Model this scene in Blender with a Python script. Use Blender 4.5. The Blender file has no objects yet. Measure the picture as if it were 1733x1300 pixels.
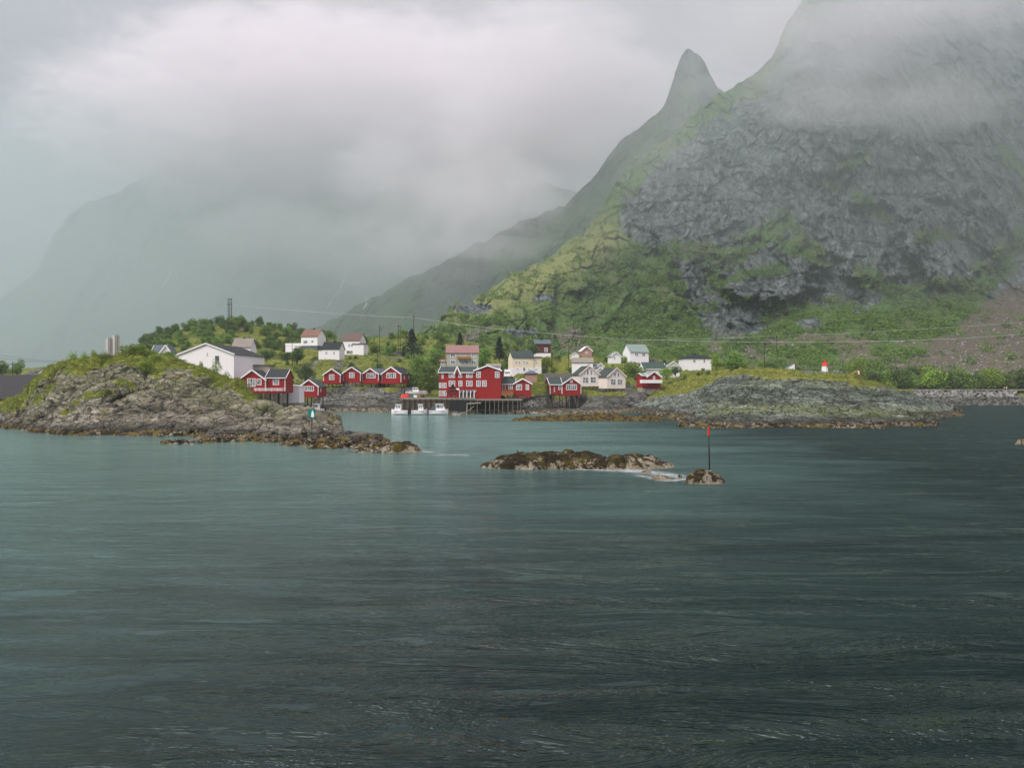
import bpy, math, random
import numpy as np
from mathutils import Vector, Matrix

SC = bpy.context.scene
COL = SC.collection
RAD = math.radians
F, CX, CY, EYE = 1350.0, 866.5, 650.0, 9.0     # focal length in photo pixels, optical centre, eye height (m)

# ------------------------------------------------------------------ camera
cam = bpy.data.cameras.new('camera')
camo = bpy.data.objects.new('camera', cam)
COL.objects.link(camo)
camo.location = (0, 0, EYE)
camo.rotation_euler = (RAD(90), 0, 0)
cam.sensor_width = 36
cam.lens = F / 1733 * 36
cam.clip_start = 0.5
cam.clip_end = 30000
SC.camera = camo

# ------------------------------------------------------------------ view / cycles
SC.view_settings.view_transform = 'Standard'
SC.view_settings.look = 'None'
SC.view_settings.exposure = 0.96
SC.view_settings.gamma = 1
SC.render.engine = 'CYCLES'
cy = SC.cycles
cy.max_bounces = 9
cy.diffuse_bounces = 2
cy.glossy_bounces = 2
cy.transmission_bounces = 2
cy.transparent_max_bounces = 12
cy.volume_bounces = 8
cy.volume_max_steps = 32
cy.volume_step_rate = 1.0
cy.use_denoising = True
cy.caustics_reflective = False
cy.caustics_refractive = False
cy.sample_clamp_indirect = 3.0

# ------------------------------------------------------------------ world: overcast sky over a Nishita sky
SUN_EL, SUN_AZ = RAD(42), RAD(-35)     # behind the cloud, ahead and a little left... azimuth from +Y
w = bpy.data.worlds.new('World')
SC.world = w
w.use_nodes = True
NT = w.node_tree
NT.nodes.clear()


def nd(nt, t, **kw):
    n = nt.nodes.new(t)
    for k, v in kw.items():
        if k == 'inp':
            for a, b in v.items():
                n.inputs[a].default_value = b
        else:
            setattr(n, k, v)
    return n


def ramp(nt, src, stops, interp='LINEAR'):
    r = nt.nodes.new('ShaderNodeValToRGB')
    r.color_ramp.interpolation = interp
    els = r.color_ramp.elements
    while len(els) < len(stops):
        els.new(0.5)
    for e, (p, c) in zip(els, stops):
        e.position = p
        e.color = (c, c, c, 1) if isinstance(c, (int, float)) else (*c, 1)
    if src is not None:
        nt.links.new(src, r.inputs[0])
    return r.outputs[0]


def mth(nt, op, a, b=None, clamp=False):
    n = nt.nodes.new('ShaderNodeMath')
    n.operation = op
    n.use_clamp = clamp
    for i, v in enumerate((a, b)):
        if v is None:
            continue
        if isinstance(v, (int, float)):
            n.inputs[i].default_value = v
        else:
            nt.links.new(v, n.inputs[i])
    return n.outputs[0]


def mixc(nt, fac, a, b, mode='MIX'):
    n = nt.nodes.new('ShaderNodeMix')
    n.data_type = 'RGBA'
    n.blend_type = mode
    for idx, v in ((0, fac), (6, a), (7, b)):
        if isinstance(v, (int, float)):
            n.inputs[idx].default_value = v if idx == 0 else (v, v, v, 1)
        elif isinstance(v, tuple):
            n.inputs[idx].default_value = (*v[:3], 1)
        else:
            nt.links.new(v, n.inputs[idx])
    return n.outputs[2]


def noise(nt, vec, scale, detail=4, rough=0.55, dist=0.0, mapping=None):
    if mapping:
        m = nt.nodes.new('ShaderNodeMapping')
        m.inputs['Scale'].default_value = mapping
        nt.links.new(vec, m.inputs['Vector'])
        vec = m.outputs[0]
    n = nt.nodes.new('ShaderNodeTexNoise')
    n.inputs['Scale'].default_value = scale
    n.inputs['Detail'].default_value = detail
    n.inputs['Roughness'].default_value = rough
    n.inputs['Distortion'].default_value = dist
    nt.links.new(vec, n.inputs['Vector'])
    return n.outputs[0]


sky = nd(NT, 'ShaderNodeTexSky', sky_type='NISHITA', sun_disc=False, sun_elevation=SUN_EL, sun_rotation=SUN_AZ)
b1 = nd(NT, 'ShaderNodeBackground', inp={'Strength': 0.1})
NT.links.new(sky.outputs[0], b1.inputs[0])
tc = nd(NT, 'ShaderNodeTexCoord')
sep = nd(NT, 'ShaderNodeSeparateXYZ')
NT.links.new(tc.outputs['Generated'], sep.inputs[0])
n1 = noise(NT, tc.outputs['Generated'], 2.2, 4, 0.5, 0.6, (1, 1, 2.2))
elev = sep.outputs[2]
# grey cloud sheet: blue grey low in the sky and to the left, pale and faintly pink higher up
t1 = mth(NT, 'ADD', mth(NT, 'MULTIPLY', elev, 1.9), mth(NT, 'MULTIPLY', sep.outputs[0], 0.70))
t1 = mth(NT, 'ADD', t1, mth(NT, 'MULTIPLY', mth(NT, 'SUBTRACT', n1, 0.5), 0.5))
skyc = ramp(NT, t1, [(0.0, (0.235, 0.25, 0.275)), (0.30, (0.30, 0.30, 0.32)), (0.62, (0.375, 0.345, 0.37)), (1.0, (0.39, 0.355, 0.38))])
zen = mth(NT, 'ADD', 1.0, mth(NT, 'MULTIPLY', mth(NT, 'MAXIMUM', mth(NT, 'SUBTRACT', elev, 0.45), 0.0), 4.2))
b2 = nd(NT, 'ShaderNodeBackground')
NT.links.new(skyc, b2.inputs[0])
NT.links.new(zen, b2.inputs[1])
mx = nd(NT, 'ShaderNodeMixShader', inp={0: 0.88})
NT.links.new(b1.outputs[0], mx.inputs[1])
NT.links.new(b2.outputs[0], mx.inputs[2])
wo = nd(NT, 'ShaderNodeOutputWorld')
NT.links.new(mx.outputs[0], wo.inputs[0])

sun = bpy.data.lights.new('sun', 'SUN')
sun.energy = 2.0
sun.angle = RAD(28)
sun.color = (1.0, 0.96, 0.91)
suno = bpy.data.objects.new('sun', sun)
COL.objects.link(suno)
SUN_DIR = Vector((-0.70 * math.cos(RAD(44)), -0.71 * math.cos(RAD(44)), math.sin(RAD(44)))).normalized()
suno.rotation_euler = SUN_DIR.to_track_quat('Z', 'Y').to_euler()
sky.sun_elevation = math.asin(SUN_DIR.z)
sky.sun_rotation = math.atan2(SUN_DIR.x, SUN_DIR.y)


# ------------------------------------------------------------------ helpers
def P(px, py, D):
    return Vector(((px - CX) / F * D, D, EYE + (CY - py) / F * D))


def WD(py):
    """distance of the water's surface seen at row py"""
    return EYE * F / (py - CY)


def tag(o, label=None, cat=None, group=None, kind=None):
    if label:
        o['label'] = label
    if cat:
        o['category'] = cat
    if group:
        o['group'] = group
    if kind:
        o['kind'] = kind
    return o


def mesh_obj(name, verts, faces, mat=None, parent=None, smooth=False, mats=None, mi=None):
    me = bpy.data.meshes.new(name)
    me.from_pydata([tuple(v) for v in verts], [], faces)
    for m in (mats or ([mat] if mat else [])):
        me.materials.append(m)
    if mi:
        me.polygons.foreach_set('material_index', mi)
    if smooth:
        me.shade_smooth()
    me.update()
    o = bpy.data.objects.new(name, me)
    COL.objects.link(o)
    if parent is not None:
        o.parent = parent
    return o


def np_mesh(name, V, Q, mat, smooth=True, attrs=None, parent=None):
    """fast mesh from numpy verts (n,3) and faces (m,k)"""
    me = bpy.data.meshes.new(name)
    n, (m, k) = len(V), Q.shape
    me.vertices.add(n)
    me.vertices.foreach_set('co', np.ascontiguousarray(V, dtype=np.float32).ravel())
    me.loops.add(m * k)
    me.loops.foreach_set('vertex_index', np.ascontiguousarray(Q, dtype=np.int32).ravel())
    me.polygons.add(m)
    me.polygons.foreach_set('loop_start', np.arange(0, m * k, k, dtype=np.int32))
    me.update(calc_edges=True)
    if smooth:
        me.shade_smooth()
    for an, arr in (attrs or {}).items():
        a = me.attributes.new(an, 'FLOAT', 'POINT')
        a.data.foreach_set('value', np.ascontiguousarray(arr, dtype=np.float32).ravel())
    if mat:
        me.materials.append(mat)
    o = bpy.data.objects.new(name, me)
    COL.objects.link(o)
    if parent is not None:
        o.parent = parent
    return o


def grid_obj(name, X, Y, Z, mat, attrs=None, smooth=True):
    r, c = X.shape
    V = np.stack([X, Y, Z], -1).reshape(-1, 3)
    idx = np.arange(r * c).reshape(r, c)
    Q = np.stack([idx[:-1, :-1], idx[:-1, 1:], idx[1:, 1:], idx[1:, :-1]], -1).reshape(-1, 4)
    return np_mesh(name, V, Q, mat, smooth, attrs)


# ------------------------------------------------------------------ numpy noise
_rs = np.random.RandomState(11)
_perm = np.concatenate([_rs.permutation(256)] * 3)
_g = _rs.normal(size=(256, 3))
_g /= np.linalg.norm(_g, axis=1)[:, None]


def pn(x, y, z):
    """gradient noise, about -0.7..0.7"""
    x, y, z = np.broadcast_arrays(np.asarray(x, float), y, z)
    xi, yi, zi = np.floor(x).astype(int), np.floor(y).astype(int), np.floor(z).astype(int)
    xf, yf, zf = x - xi, y - yi, z - zi
    s = lambda t: t * t * t * (t * (t * 6 - 15) + 10)
    u, v, ww = s(xf), s(yf), s(zf)
    out = 0
    for dx in (0, 1):
        for dy in (0, 1):
            for dz in (0, 1):
                h = _perm[(_perm[(_perm[(xi + dx) & 255] + yi + dy) & 255] + zi + dz) & 255]
                g = _g[h]
                d = g[..., 0] * (xf - dx) + g[..., 1] * (yf - dy) + g[..., 2] * (zf - dz)
                out = out + d * (u if dx else 1 - u) * (v if dy else 1 - v) * (ww if dz else 1 - ww)
    return out


def fbm(x, y, z=0.0, o=5, lac=2.1, g=0.5):
    s, a, t = 0, 1.0, 0
    for i in range(o):
        s = s + a * pn(x + 17.3 * i, y - 9.1 * i, z + 4.7 * i)
        t += a
        a *= g
        x, y, z = x * lac, y * lac, z * lac
    return s / t * 1.6


def ridged(x, y, z=0.0, o=5, lac=2.1, g=0.5):
    s, a, t = 0, 1.0, 0
    for i in range(o):
        n = 1 - np.abs(pn(x + 7.7 * i, y + 3.1 * i, z - 5.3 * i)) * 2.2
        s = s + a * n * n
        t += a
        a *= g
        x, y, z = x * lac, y * lac, z * lac
    return s / t


def cells(x, y, z=0.0, jitter=0.9, seed=0):
    """voronoi: nearest distance, second minus first, cell random"""
    x, y, z = np.broadcast_arrays(np.asarray(x, float), y, z)
    xi, yi, zi = np.floor(x).astype(int), np.floor(y).astype(int), np.floor(z).astype(int)
    f1 = np.full(x.shape, 9.0)
    f2 = np.full(x.shape, 9.0)
    cid = np.zeros(x.shape)
    for dx in (-1, 0, 1):
        for dy in (-1, 0, 1):
            for dz in (-1, 0, 1):
                h = _perm[(_perm[(_perm[(xi + dx + seed) & 255] + yi + dy) & 255] + zi + dz) & 255]
                g = _g[h] * 0.5 * jitter
                d = np.sqrt((xi + dx + .5 + g[..., 0] - x) ** 2 + (yi + dy + .5 + g[..., 1] - y) ** 2 + (zi + dz + .5 + g[..., 2] - z) ** 2)
                m = d < f1
                f2 = np.where(m, f1, np.minimum(f2, d))
                cid = np.where(m, h / 255.0, cid)
                f1 = np.where(m, d, f1)
    return f1, f2 - f1, cid


def smooth(a, b, x):
    t = np.clip((x - a) / (b - a), 0, 1)
    return t * t * (3 - 2 * t)


def strokes(px, py, lst):
    """soft mask (0..1) round polylines: lst of (width, [(x,y),...])"""
    out = np.zeros(px.shape)
    for wd, pts in lst:
        for (ax, ay), (bx, by) in zip(pts[:-1], pts[1:]):
            ux, uy = bx - ax, by - ay
            L = ux * ux + uy * uy + 1e-6
            t = np.clip(((px - ax) * ux + (py - ay) * uy) / L, 0, 1)
            d = np.hypot(px - ax - t * ux, py - ay - t * uy)
            out = np.maximum(out, np.exp(-(d / wd) ** 2))
    return out


def poly_mask(px, py, pts):
    inside = np.zeros(px.shape, bool)
    n = len(pts)
    for i in range(n):
        (x1, y1), (x2, y2) = pts[i], pts[(i + 1) % n]
        c = ((y1 > py) != (y2 > py)) & (px < (x2 - x1) * (py - y1) / ((y2 - y1) + 1e-9) + x1)
        inside ^= c
    return inside


def new_mat(name):
    m = bpy.data.materials.new(name)
    m.use_nodes = True
    nt = m.node_tree
    nt.nodes.clear()
    out = nt.nodes.new('ShaderNodeOutputMaterial')
    bs = nt.nodes.new('ShaderNodeBsdfPrincipled')
    nt.links.new(bs.outputs[0], out.inputs[0])
    bs.inputs['Specular IOR Level'].default_value = 0.10
    geo = nt.nodes.new('ShaderNodeNewGeometry')
    return m, nt, bs, geo


def bump(nt, bs, h, strength, dist=1.0, normal=None):
    b = nt.nodes.new('ShaderNodeBump')
    b.inputs['Strength'].default_value = strength
    b.inputs['Distance'].default_value = dist
    nt.links.new(h, b.inputs['Height'])
    if normal:
        nt.links.new(normal, b.inputs['Normal'])
    nt.links.new(b.outputs[0], bs.inputs['Normal'])
    return b.outputs[0]


def attr(nt, name):
    a = nt.nodes.new('ShaderNodeAttribute')
    a.attribute_name = name
    return a.outputs['Fac']
# ================================================================== mountains
def mountain_mat(name, rockA, rockB, vegA, vegB, sc=1.0):
    m, nt, bs, geo = new_mat(name)
    pos = geo.outputs['Position']
    big = noise(nt, pos, 0.012 * sc, 4, 0.6)
    st = noise(nt, pos, 0.11 * sc, 6, 0.68, 0.6, (1.6, 1.6, 0.32))        # vertical streaks
    fine = noise(nt, pos, 0.55 * sc, 5, 0.7)
    rock = mixc(nt, ramp(nt, st, [(0.38, 0), (0.62, 1)]), rockA, rockB)
    rock = mixc(nt, ramp(nt, fine, [(0.3, 0.0), (0.7, 0.75)]), rock, tuple(c * 0.45 for c in rockA))
    vor = nd(nt, 'ShaderNodeTexVoronoi', feature='DISTANCE_TO_EDGE', inp={'Scale': 0.035 * sc})
    mp = nd(nt, 'ShaderNodeMapping', inp={'Scale': (1.3, 1.3, 0.55), 'Rotation': (0.2, 0.5, 0.3)})
    wv = nd(nt, 'ShaderNodeVectorMath', operation='ADD')
    nz = nd(nt, 'ShaderNodeTexNoise', inp={'Scale': 0.03 * sc, 'Detail': 4})
    nt.links.new(pos, nz.inputs['Vector'])
    sc_ = nd(nt, 'ShaderNodeVectorMath', operation='SCALE', inp={'Scale': 40 / sc})
    nt.links.new(nz.outputs['Color'], sc_.inputs[0])
    nt.links.new(pos, wv.inputs[0]); nt.links.new(sc_.outputs[0], wv.inputs[1])
    nt.links.new(wv.outputs[0], mp.inputs['Vector']); nt.links.new(mp.outputs[0], vor.inputs['Vector'])
    crack = ramp(nt, vor.outputs['Distance'], [(0.0, 1.0), (0.035, 0.0)])
    rock = mixc(nt, mth(nt, 'MULTIPLY', crack, 0.75), rock, (0.02, 0.025, 0.026))
    mp2 = nd(nt, 'ShaderNodeMapping', inp={'Scale': (1.4, 1.4, 0.35), 'Rotation': (0.1, 0.25, 0.3)})
    vo2 = nd(nt, 'ShaderNodeTexVoronoi', feature='DISTANCE_TO_EDGE', inp={'Scale': 0.13 * sc})
    nt.links.new(wv.outputs[0], mp2.inputs['Vector']); nt.links.new(mp2.outputs[0], vo2.inputs['Vector'])
    crack2 = ramp(nt, vo2.outputs['Distance'], [(0.0, 1.0), (0.07, 0.0)])
    rock = mixc(nt, mth(nt, 'MULTIPLY', crack2, 0.6), rock, (0.022, 0.028, 0.03))
    veg = mixc(nt, ramp(nt, noise(nt, pos, 0.07 * sc, 5, 0.7), [(0.35, 0), (0.65, 1)]), vegA, vegB)
    veg = mixc(nt, ramp(nt, fine, [(0.35, 0.0), (0.62, 0.8)]), veg, tuple(c * 0.4 for c in vegA))
    veg = mixc(nt, ramp(nt, noise(nt, pos, 0.028 * sc, 5, 0.72, 0.8), [(0.50, 0), (0.60, 0.7)]), veg, (0.10, 0.095, 0.05))
    veg = mixc(nt, attr(nt, 'dry'), veg, (0.235, 0.245, 0.085))
    scr = mixc(nt, ramp(nt, noise(nt, pos, 0.9 * sc, 4, 0.75), [(0.35, 0), (0.65, 1)]), (0.095, 0.072, 0.050), (0.165, 0.135, 0.10))
    scr = mixc(nt, ramp(nt, noise(nt, pos, 0.06 * sc, 4, 0.6), [(0.56, 0), (0.68, 0.7)]), scr, vegA)
    # jagged edge between grass and rock
    e = mth(nt, 'ADD', attr(nt, 'veg'), mth(nt, 'MULTIPLY', mth(nt, 'SUBTRACT', noise(nt, pos, 0.16 * sc, 6, 0.72), 0.5), 1.1))
    c = mixc(nt, ramp(nt, e, [(0.42, 0), (0.58, 1)]), rock, veg)
    c = mixc(nt, attr(nt, 'scree'), c, scr)
    c = mixc(nt, ramp(nt, big, [(0.3, 0.35), (0.7, 0)]), c, (0.03, 0.05, 0.045))
    nt.links.new(c, bs.inputs['Base Color'])
    bs.inputs['Roughness'].default_value = 0.8
    h = mth(nt, 'ADD', st, mth(nt, 'MULTIPLY', fine, 0.5))
    h = mth(nt, 'SUBTRACT', h, mth(nt, 'MULTIPLY', mth(nt, 'ADD', crack, crack2), 0.35))
    bump(nt, bs, h, 0.6, 4.0 / sc)
    return m


def interp(px, knots):
    k = np.array(knots, float)
    return np.interp(px, k[:, 0], k[:, 1])


def mountain(name, px0, px1, ncol, nrow, ridge, foot, Df, Dr, shape, mat, rough, jag, feats=None, back=0.5, attrs=None, seed=0.0):
    """a slope whose foot and ridge lines are given by bearing; relief pushes the rock in and out; a back slope closes it"""
    px = np.linspace(px0, px1, ncol)
    t = np.linspace(0, 1, nrow)
    nb = 14
    PX = np.repeat(px[None], nrow, 0)
    T = np.repeat(t[:, None], ncol, 1)
    pr = interp(px, ridge) + jag * (fbm(px / 28.0, seed, 0, 5) + 0.9 * fbm(px / 75.0, seed + 4, 0, 3))
    pf = interp(px, foot)
    PY = pf + (pr - pf) * T
    g = np.interp(T, *zip(*shape))
    dr = interp(px, Dr)
    df = interp(px, Df)
    D = df + (dr - df) * g
    X = (PX - CX) / F * D
    Zc = EYE + (CY - PY) / F * D
    disp = rough(X, D, Zc, PX, PY, T)
    X = (PX - CX) / F * (D + disp)
    D2 = D + disp
    Z = EYE + (CY - PY) / F * D2
    at = attrs(X, D2, Z, PX, PY, T) if attrs else {'veg': np.ones(PX.shape), 'scree': 0 * PX, 'dry': 0 * PX}
    # the back
    zr, Dl = Z[-1], D2[-1]
    bx, by, bz = [], [], []
    for i in range(1, nb + 1):
        s = i / nb
        d = Dl * (1 + back * s)
        bx.append((px - CX) / F * d)
        by.append(d)
        bz.append(zr * (1 - s) ** 1.3 + 6 * fbm(px / 30, i * 0.4, seed))
    X = np.vstack([X, bx]); Y = np.vstack([D2, by]); Z = np.vstack([Z, bz])
    for k in at:
        at[k] = np.vstack([at[k], np.repeat(at[k][-1:], nb, 0)])
    o = grid_obj(name, X, Y, Z, mat, at)
    tag(o, kind='structure')
    return o


M_far = mountain_mat('far_slope', (0.08, 0.10, 0.10), (0.13, 0.15, 0.15), (0.035, 0.10, 0.055), (0.06, 0.15, 0.07), 0.35)
M_mid = mountain_mat('mid_slope', (0.04, 0.055, 0.052), (0.12, 0.14, 0.13), (0.03, 0.085, 0.03), (0.07, 0.15, 0.05), 0.6)
M_cliff = mountain_mat('cliff', (0.038, 0.052, 0.054), (0.31, 0.345, 0.34), (0.065, 0.135, 0.032), (0.165, 0.26, 0.065), 1.0)


# ---- far mountain across the fjord
def roughC(X, D, Z, PX, PY, T):
    gul = ridged(X / 420, Z / 900, 3.3, 5)
    return -170 * (gul - 0.5) * smooth(0, .2, T) + 60 * fbm(X / 120, Z / 120, D / 300, 5) * smooth(0, .1, T)


mountain('mountain', -700, 1250, 420, 170,
         [(-700, 640), (-300, 600), (0, 505), (60, 462), (90, 402), (118, 362), (145, 342), (200, 325), (300, 262), (500, 190), (700, 190), (900, 300), (1250, 420)],
         [(-700, 655), (1250, 655)], [(-700, 1700), (1250, 1300)], [(-700, 2500), (100, 2400), (700, 2300), (1250, 2200)],
         [(0, 0), (0.25, 0.35), (0.6, 0.65), (1, 1)], M_far, roughC, 7, back=0.4,
         attrs=lambda X, D, Z, PX, PY, T: {'veg': np.clip(0.75 + 0.6 * fbm(X / 260, Z / 260, 1, 4), 0, 1), 'scree': 0 * PX, 'dry': 0 * PX}, seed=3)


# ---- ridge with the sharp peak behind the main cliff
def roughB(X, D, Z, PX, PY, T):
    return -80 * (ridged(X / 150, Z / 400, 7.3, 5) - 0.5) * smooth(0, .2, T) + 30 * fbm(X / 60, Z / 60, D / 100, 5) * smooth(0, .1, T)


mountain('mountain', 380, 1500, 420, 200,
         [(380, 640), (500, 575), (600, 520), (700, 468), (790, 425), (833, 397), (880, 372), (952, 353), (1000, 300), (1030, 262), (1048, 238), (1085, 212), (1110, 196),
          (1124, 176), (1140, 132), (1152, 100), (1165, 80), (1176, 88), (1192, 104), (1215, 150), (1260, 190), (1330, 160), (1500, 200)],
         [(380, 655), (1500, 655)], [(380, 900), (1000, 720), (1500, 640)], [(380, 1200), (830, 1080), (1165, 960), (1500, 980)],
         [(0, 0), (0.3, 0.4), (0.7, 0.7), (1, 1)], M_mid, roughB, 12, back=0.3,
         attrs=lambda X, D, Z, PX, PY, T: {'veg': np.clip(0.55 + 0.9 * fbm(X / 120, Z / 120, 1, 5) - 0.35 * smooth(250, 420, Z), 0, 1), 'scree': 0 * PX, 'dry': 0 * PX}, seed=9)

# ---- the main mountain
BUTT = [(1300, 455, 95, 62, 24), (1475, 400, 95, 75, 13), (1610, 400, 85, 95, 15), (1170, 400, 75, 50, 9), (1240, 520, 60, 40, 9),
        (1330, 250, 130, 70, 7), (1500, 230, 110, 70, 7), (1100, 300, 60, 60, 6), (1160, 250, 80, 40, 5), (1260, 560, 50, 22, 12), (960, 470, 60, 30, 8)]
GROOVE = [(7, [(1337, 358), (1375, 400), (1420, 452), (1442, 487)]), (8, [(1513, 415), (1545, 450), (1572, 490)]), (6, [(1404, 311), (1461, 262), (1500, 225)]),
          (7, [(1248, 436), (1290, 400), (1335, 368)]), (6, [(1105, 400), (1130, 450), (1150, 500)]), (6, [(1480, 330), (1600, 345), (1700, 400)]),
          (5, [(1600, 250), (1650, 330), (1690, 410)]), (6, [(1225, 300), (1190, 350), (1180, 390)]), (5, [(1190, 560), (1240, 580), (1262, 600)])]
VEG = [(26, [(1733, 400), (1690, 450), (1640, 500), (1560, 545)]), (15, [(1404, 315), (1435, 280), (1461, 260)]), (16, [(1248, 431), (1290, 400), (1331, 368)]),
       (13, [(1331, 368), (1350, 395), (1390, 430)]), (14, [(1560, 400), (1640, 395)]), (20, [(1460, 470), (1540, 500), (1640, 480)]),
       (14, [(1320, 410), (1390, 440)]), (12, [(1250, 470), (1330, 455)]), (16, [(1150, 420), (1210, 430)]), (14, [(1120, 430), (1140, 470), (1160, 510)]),
       (16, [(1050, 410), (1090, 440)]), (14, [(1700, 250), (1733, 300), (1740, 350)]), (13, [(1210, 480), (1240, 500)]), (12, [(1450, 330), (1500, 370)])]


def roughA(X, D, Z, PX, PY, T):
    fade = smooth(0, 0.12, T) * (0.18 + 0.82 * smooth(0.12, 0.30, T + 0.05 * fbm(PX / 60, PY / 60, 2)))
    SX = X + 0.10 * Z                                             # the beds lean
    d = -22 * (ridged(SX / 70, Z / 190, 2.3, 6) - 0.5) * fade
    d = d + 8 * fbm(X / 24, Z / 60, D / 60, 4) * fade
    d = d - 9 * (ridged(SX / 16, Z / 90, 8.1, 4, g=0.45) - 0.5) * fade * smooth(0.05, 0.2, T)
    d = d - 2.5 * (ridged((X - Z) / 50, (X + Z) / 160, 5.1, 4) - 0.5) * fade
    f1, e, cid = cells(X / 26 + 0.5 * fbm(X / 30, Z / 30), Z / 48, 0, seed=5)
    d = d + (cid - 0.5) * 12 * fade * smooth(0, 0.12, e)
    f1, e, cid = cells(X / 9 + 0.5 * fbm(X / 12, Z / 12), Z / 22, 2, seed=25)
    d = d + ((cid - 0.5) * 5.5 * smooth(0, 0.12, e) + 2.2 * (1 - smooth(0, .1, e))) * fade
    led = Z / 17 + 1.2 * fbm(X / 60, Z / 60, 0, 3)
    d = d + 1.2 * (led - np.floor(led)) * fade
    for cx, cyy, rx, ry, a in BUTT:
        wob = 0.5 * fbm(PX / 24, PY / 24, cx, 5)
        r = np.sqrt(((PX - cx) / rx) ** 2 + ((PY - cyy) / ry) ** 2) + wob
        d = d - a * (1 - smooth(0.7, 1.2, r)) * fade
    d = d + 9 * strokes(PX + 16 * fbm(PX / 26, PY / 26), PY + 10 * fbm(PX / 22, PY / 22, 7), GROOVE) * smooth(-0.5, 0.3, fbm(PX / 40, PY / 40, 3))
    return d


def attrA(X, D, Z, PX, PY, T):
    n = fbm(PX / 55, PY / 40, 4, 5)
    n2 = fbm(PX / 14, PY / 12, 8, 5)
    low = smooth(480, 560, PY + 40 * n)                                        # green lower slopes
    left = 1 - smooth(-45, 25, PX - np.interp(PY, [300, 400, 470, 520, 600], [1035, 1060, 1150, 1200, 1280]) + 45 * n)
    top = smooth(0.86, 0.97, T + 0.05 * n) * (1 - 0.6 * smooth(1400, 1600, PX))
    upper = 0.5 * smooth(0.2, -0.1, (PY - 130) / 200) 
    v = np.maximum.reduce([low, left * 0.95, top * 0.95, strokes(PX + 14 * n2, PY + 14 * n2, VEG) * 1.0, upper * (0.5 + n)])
    v = np.clip(v * (0.80 + 0.5 * n) - 0.04 + 0.25 * n2, 0, 1)
    # turf clings to every ledge where the face lies back
    sl = np.gradient(Z, axis=0) / (np.abs(np.gradient(D, axis=0)) + 0.6)
    sl = (sl + np.roll(sl, 1, 1) + np.roll(sl, -1, 1) + np.roll(sl, 2, 1) + np.roll(sl, -2, 1)) / 5
    v = np.clip(v + 0.34 * (1 - smooth(0.25, 0.8, np.abs(sl))) * smooth(120, 260, PY) + 0.12 * smooth(0, .4, fbm(PX / 90, PY / 60, 31, 4)), 0, 1)
    # dark outcrops low down
    for cx, cyy, rx, ry in ((1240, 545, 65, 36), (1300, 490, 90, 22), (800, 522, 40, 12), (920, 505, 24, 8), (1180, 505, 30, 14), (880, 562, 34, 9), (1370, 548, 28, 10)):
        r = np.sqrt(((PX - cx) / rx) ** 2 + ((PY - cyy) / ry) ** 2) + 0.6 * n2
        v = v * smooth(0.6, 1.1, r)
    s = smooth(0.0, 14, PY - np.interp(PX, [1200, 1330, 1450, 1560, 1640, 1700, 1733, 2400], [640, 620, 618, 594, 530, 482, 472, 400]) + 10 * n2)
    s = s * smooth(1420, 1560, PX + 60 * n)
    rub = smooth(-0.08, 0.2, fbm(PX / 70, PY / 28, 12, 5)) * smooth(545, 575, PY) * smooth(1080, 1240, PX) * 0.9
    rub = np.maximum(rub, 0.8 * smooth(0.1, 0.3, fbm(PX / 50, PY / 50, 21, 5)) * smooth(540, 560, PY) * (PX < 1180))
    scree = np.clip(np.maximum(s * 0.95, rub), 0, 1)
    dry = np.clip(strokes(PX, PY, [(34, [(1030, 400), (960, 440), (860, 500), (790, 520)])]) * 0.85 + 0.3 * smooth(0.1, .5, n) * smooth(520, 600, PY), 0, 0.85)
    return {'veg': v, 'scree': scree, 'dry': dry}


mountain('mountain', 560, 2500, 1150, 420,
         [(560, 640), (640, 610), (700, 572), (736, 540), (770, 515), (800, 507), (833, 490), (870, 462), (926, 441), (960, 410), (985, 392), (1010, 360), (1041, 311), (1080, 272),
          (1124, 239), (1160, 208), (1196, 176), (1240, 142), (1280, 119), (1305, 100), (1316, 78), (1330, 40), (1357, 6), (1400, -50), (1500, -80), (1733, -100), (2500, -110)],
         [(560, 655), (2500, 655)], [(560, 420), (740, 402), (1000, 366), (1300, 358), (2500, 352)],
         [(560, 480), (740, 500), (860, 560), (1000, 630), (1165, 680), (1360, 720), (1733, 760), (2500, 760)],
         [(0, 0), (0.1, 0.19), (0.2, 0.36), (0.3, 0.44), (0.45, 0.52), (0.65, 0.64), (0.85, 0.80), (1, 1)], M_cliff, roughA, 17, back=0.35, attrs=attrA, seed=5)

# ================================================================== water
m, nt, bs, geo = new_mat('sea')
pos = geo.outputs['Position']
wA = noise(nt, pos, 1.5, 4, 0.6, 0.7, (0.7, 1.15, 1))            # half metre chop
wB = noise(nt, pos, 4.6, 3, 0.6, 0.5, (0.7, 1.2, 1))
wC = noise(nt, pos, 0.05, 5, 0.6, 1.2, (0.6, 1.5, 1))            # patches of wind
wD = noise(nt, pos, 0.22, 4, 0.6, 1.0, (0.6, 1.5, 1))            # low swell
patch = ramp(nt, wC, [(0.36, 0.0), (0.62, 1.0)])
sx = nd(nt, 'ShaderNodeSeparateXYZ'); nt.links.new(pos, sx.inputs[0])
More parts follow.
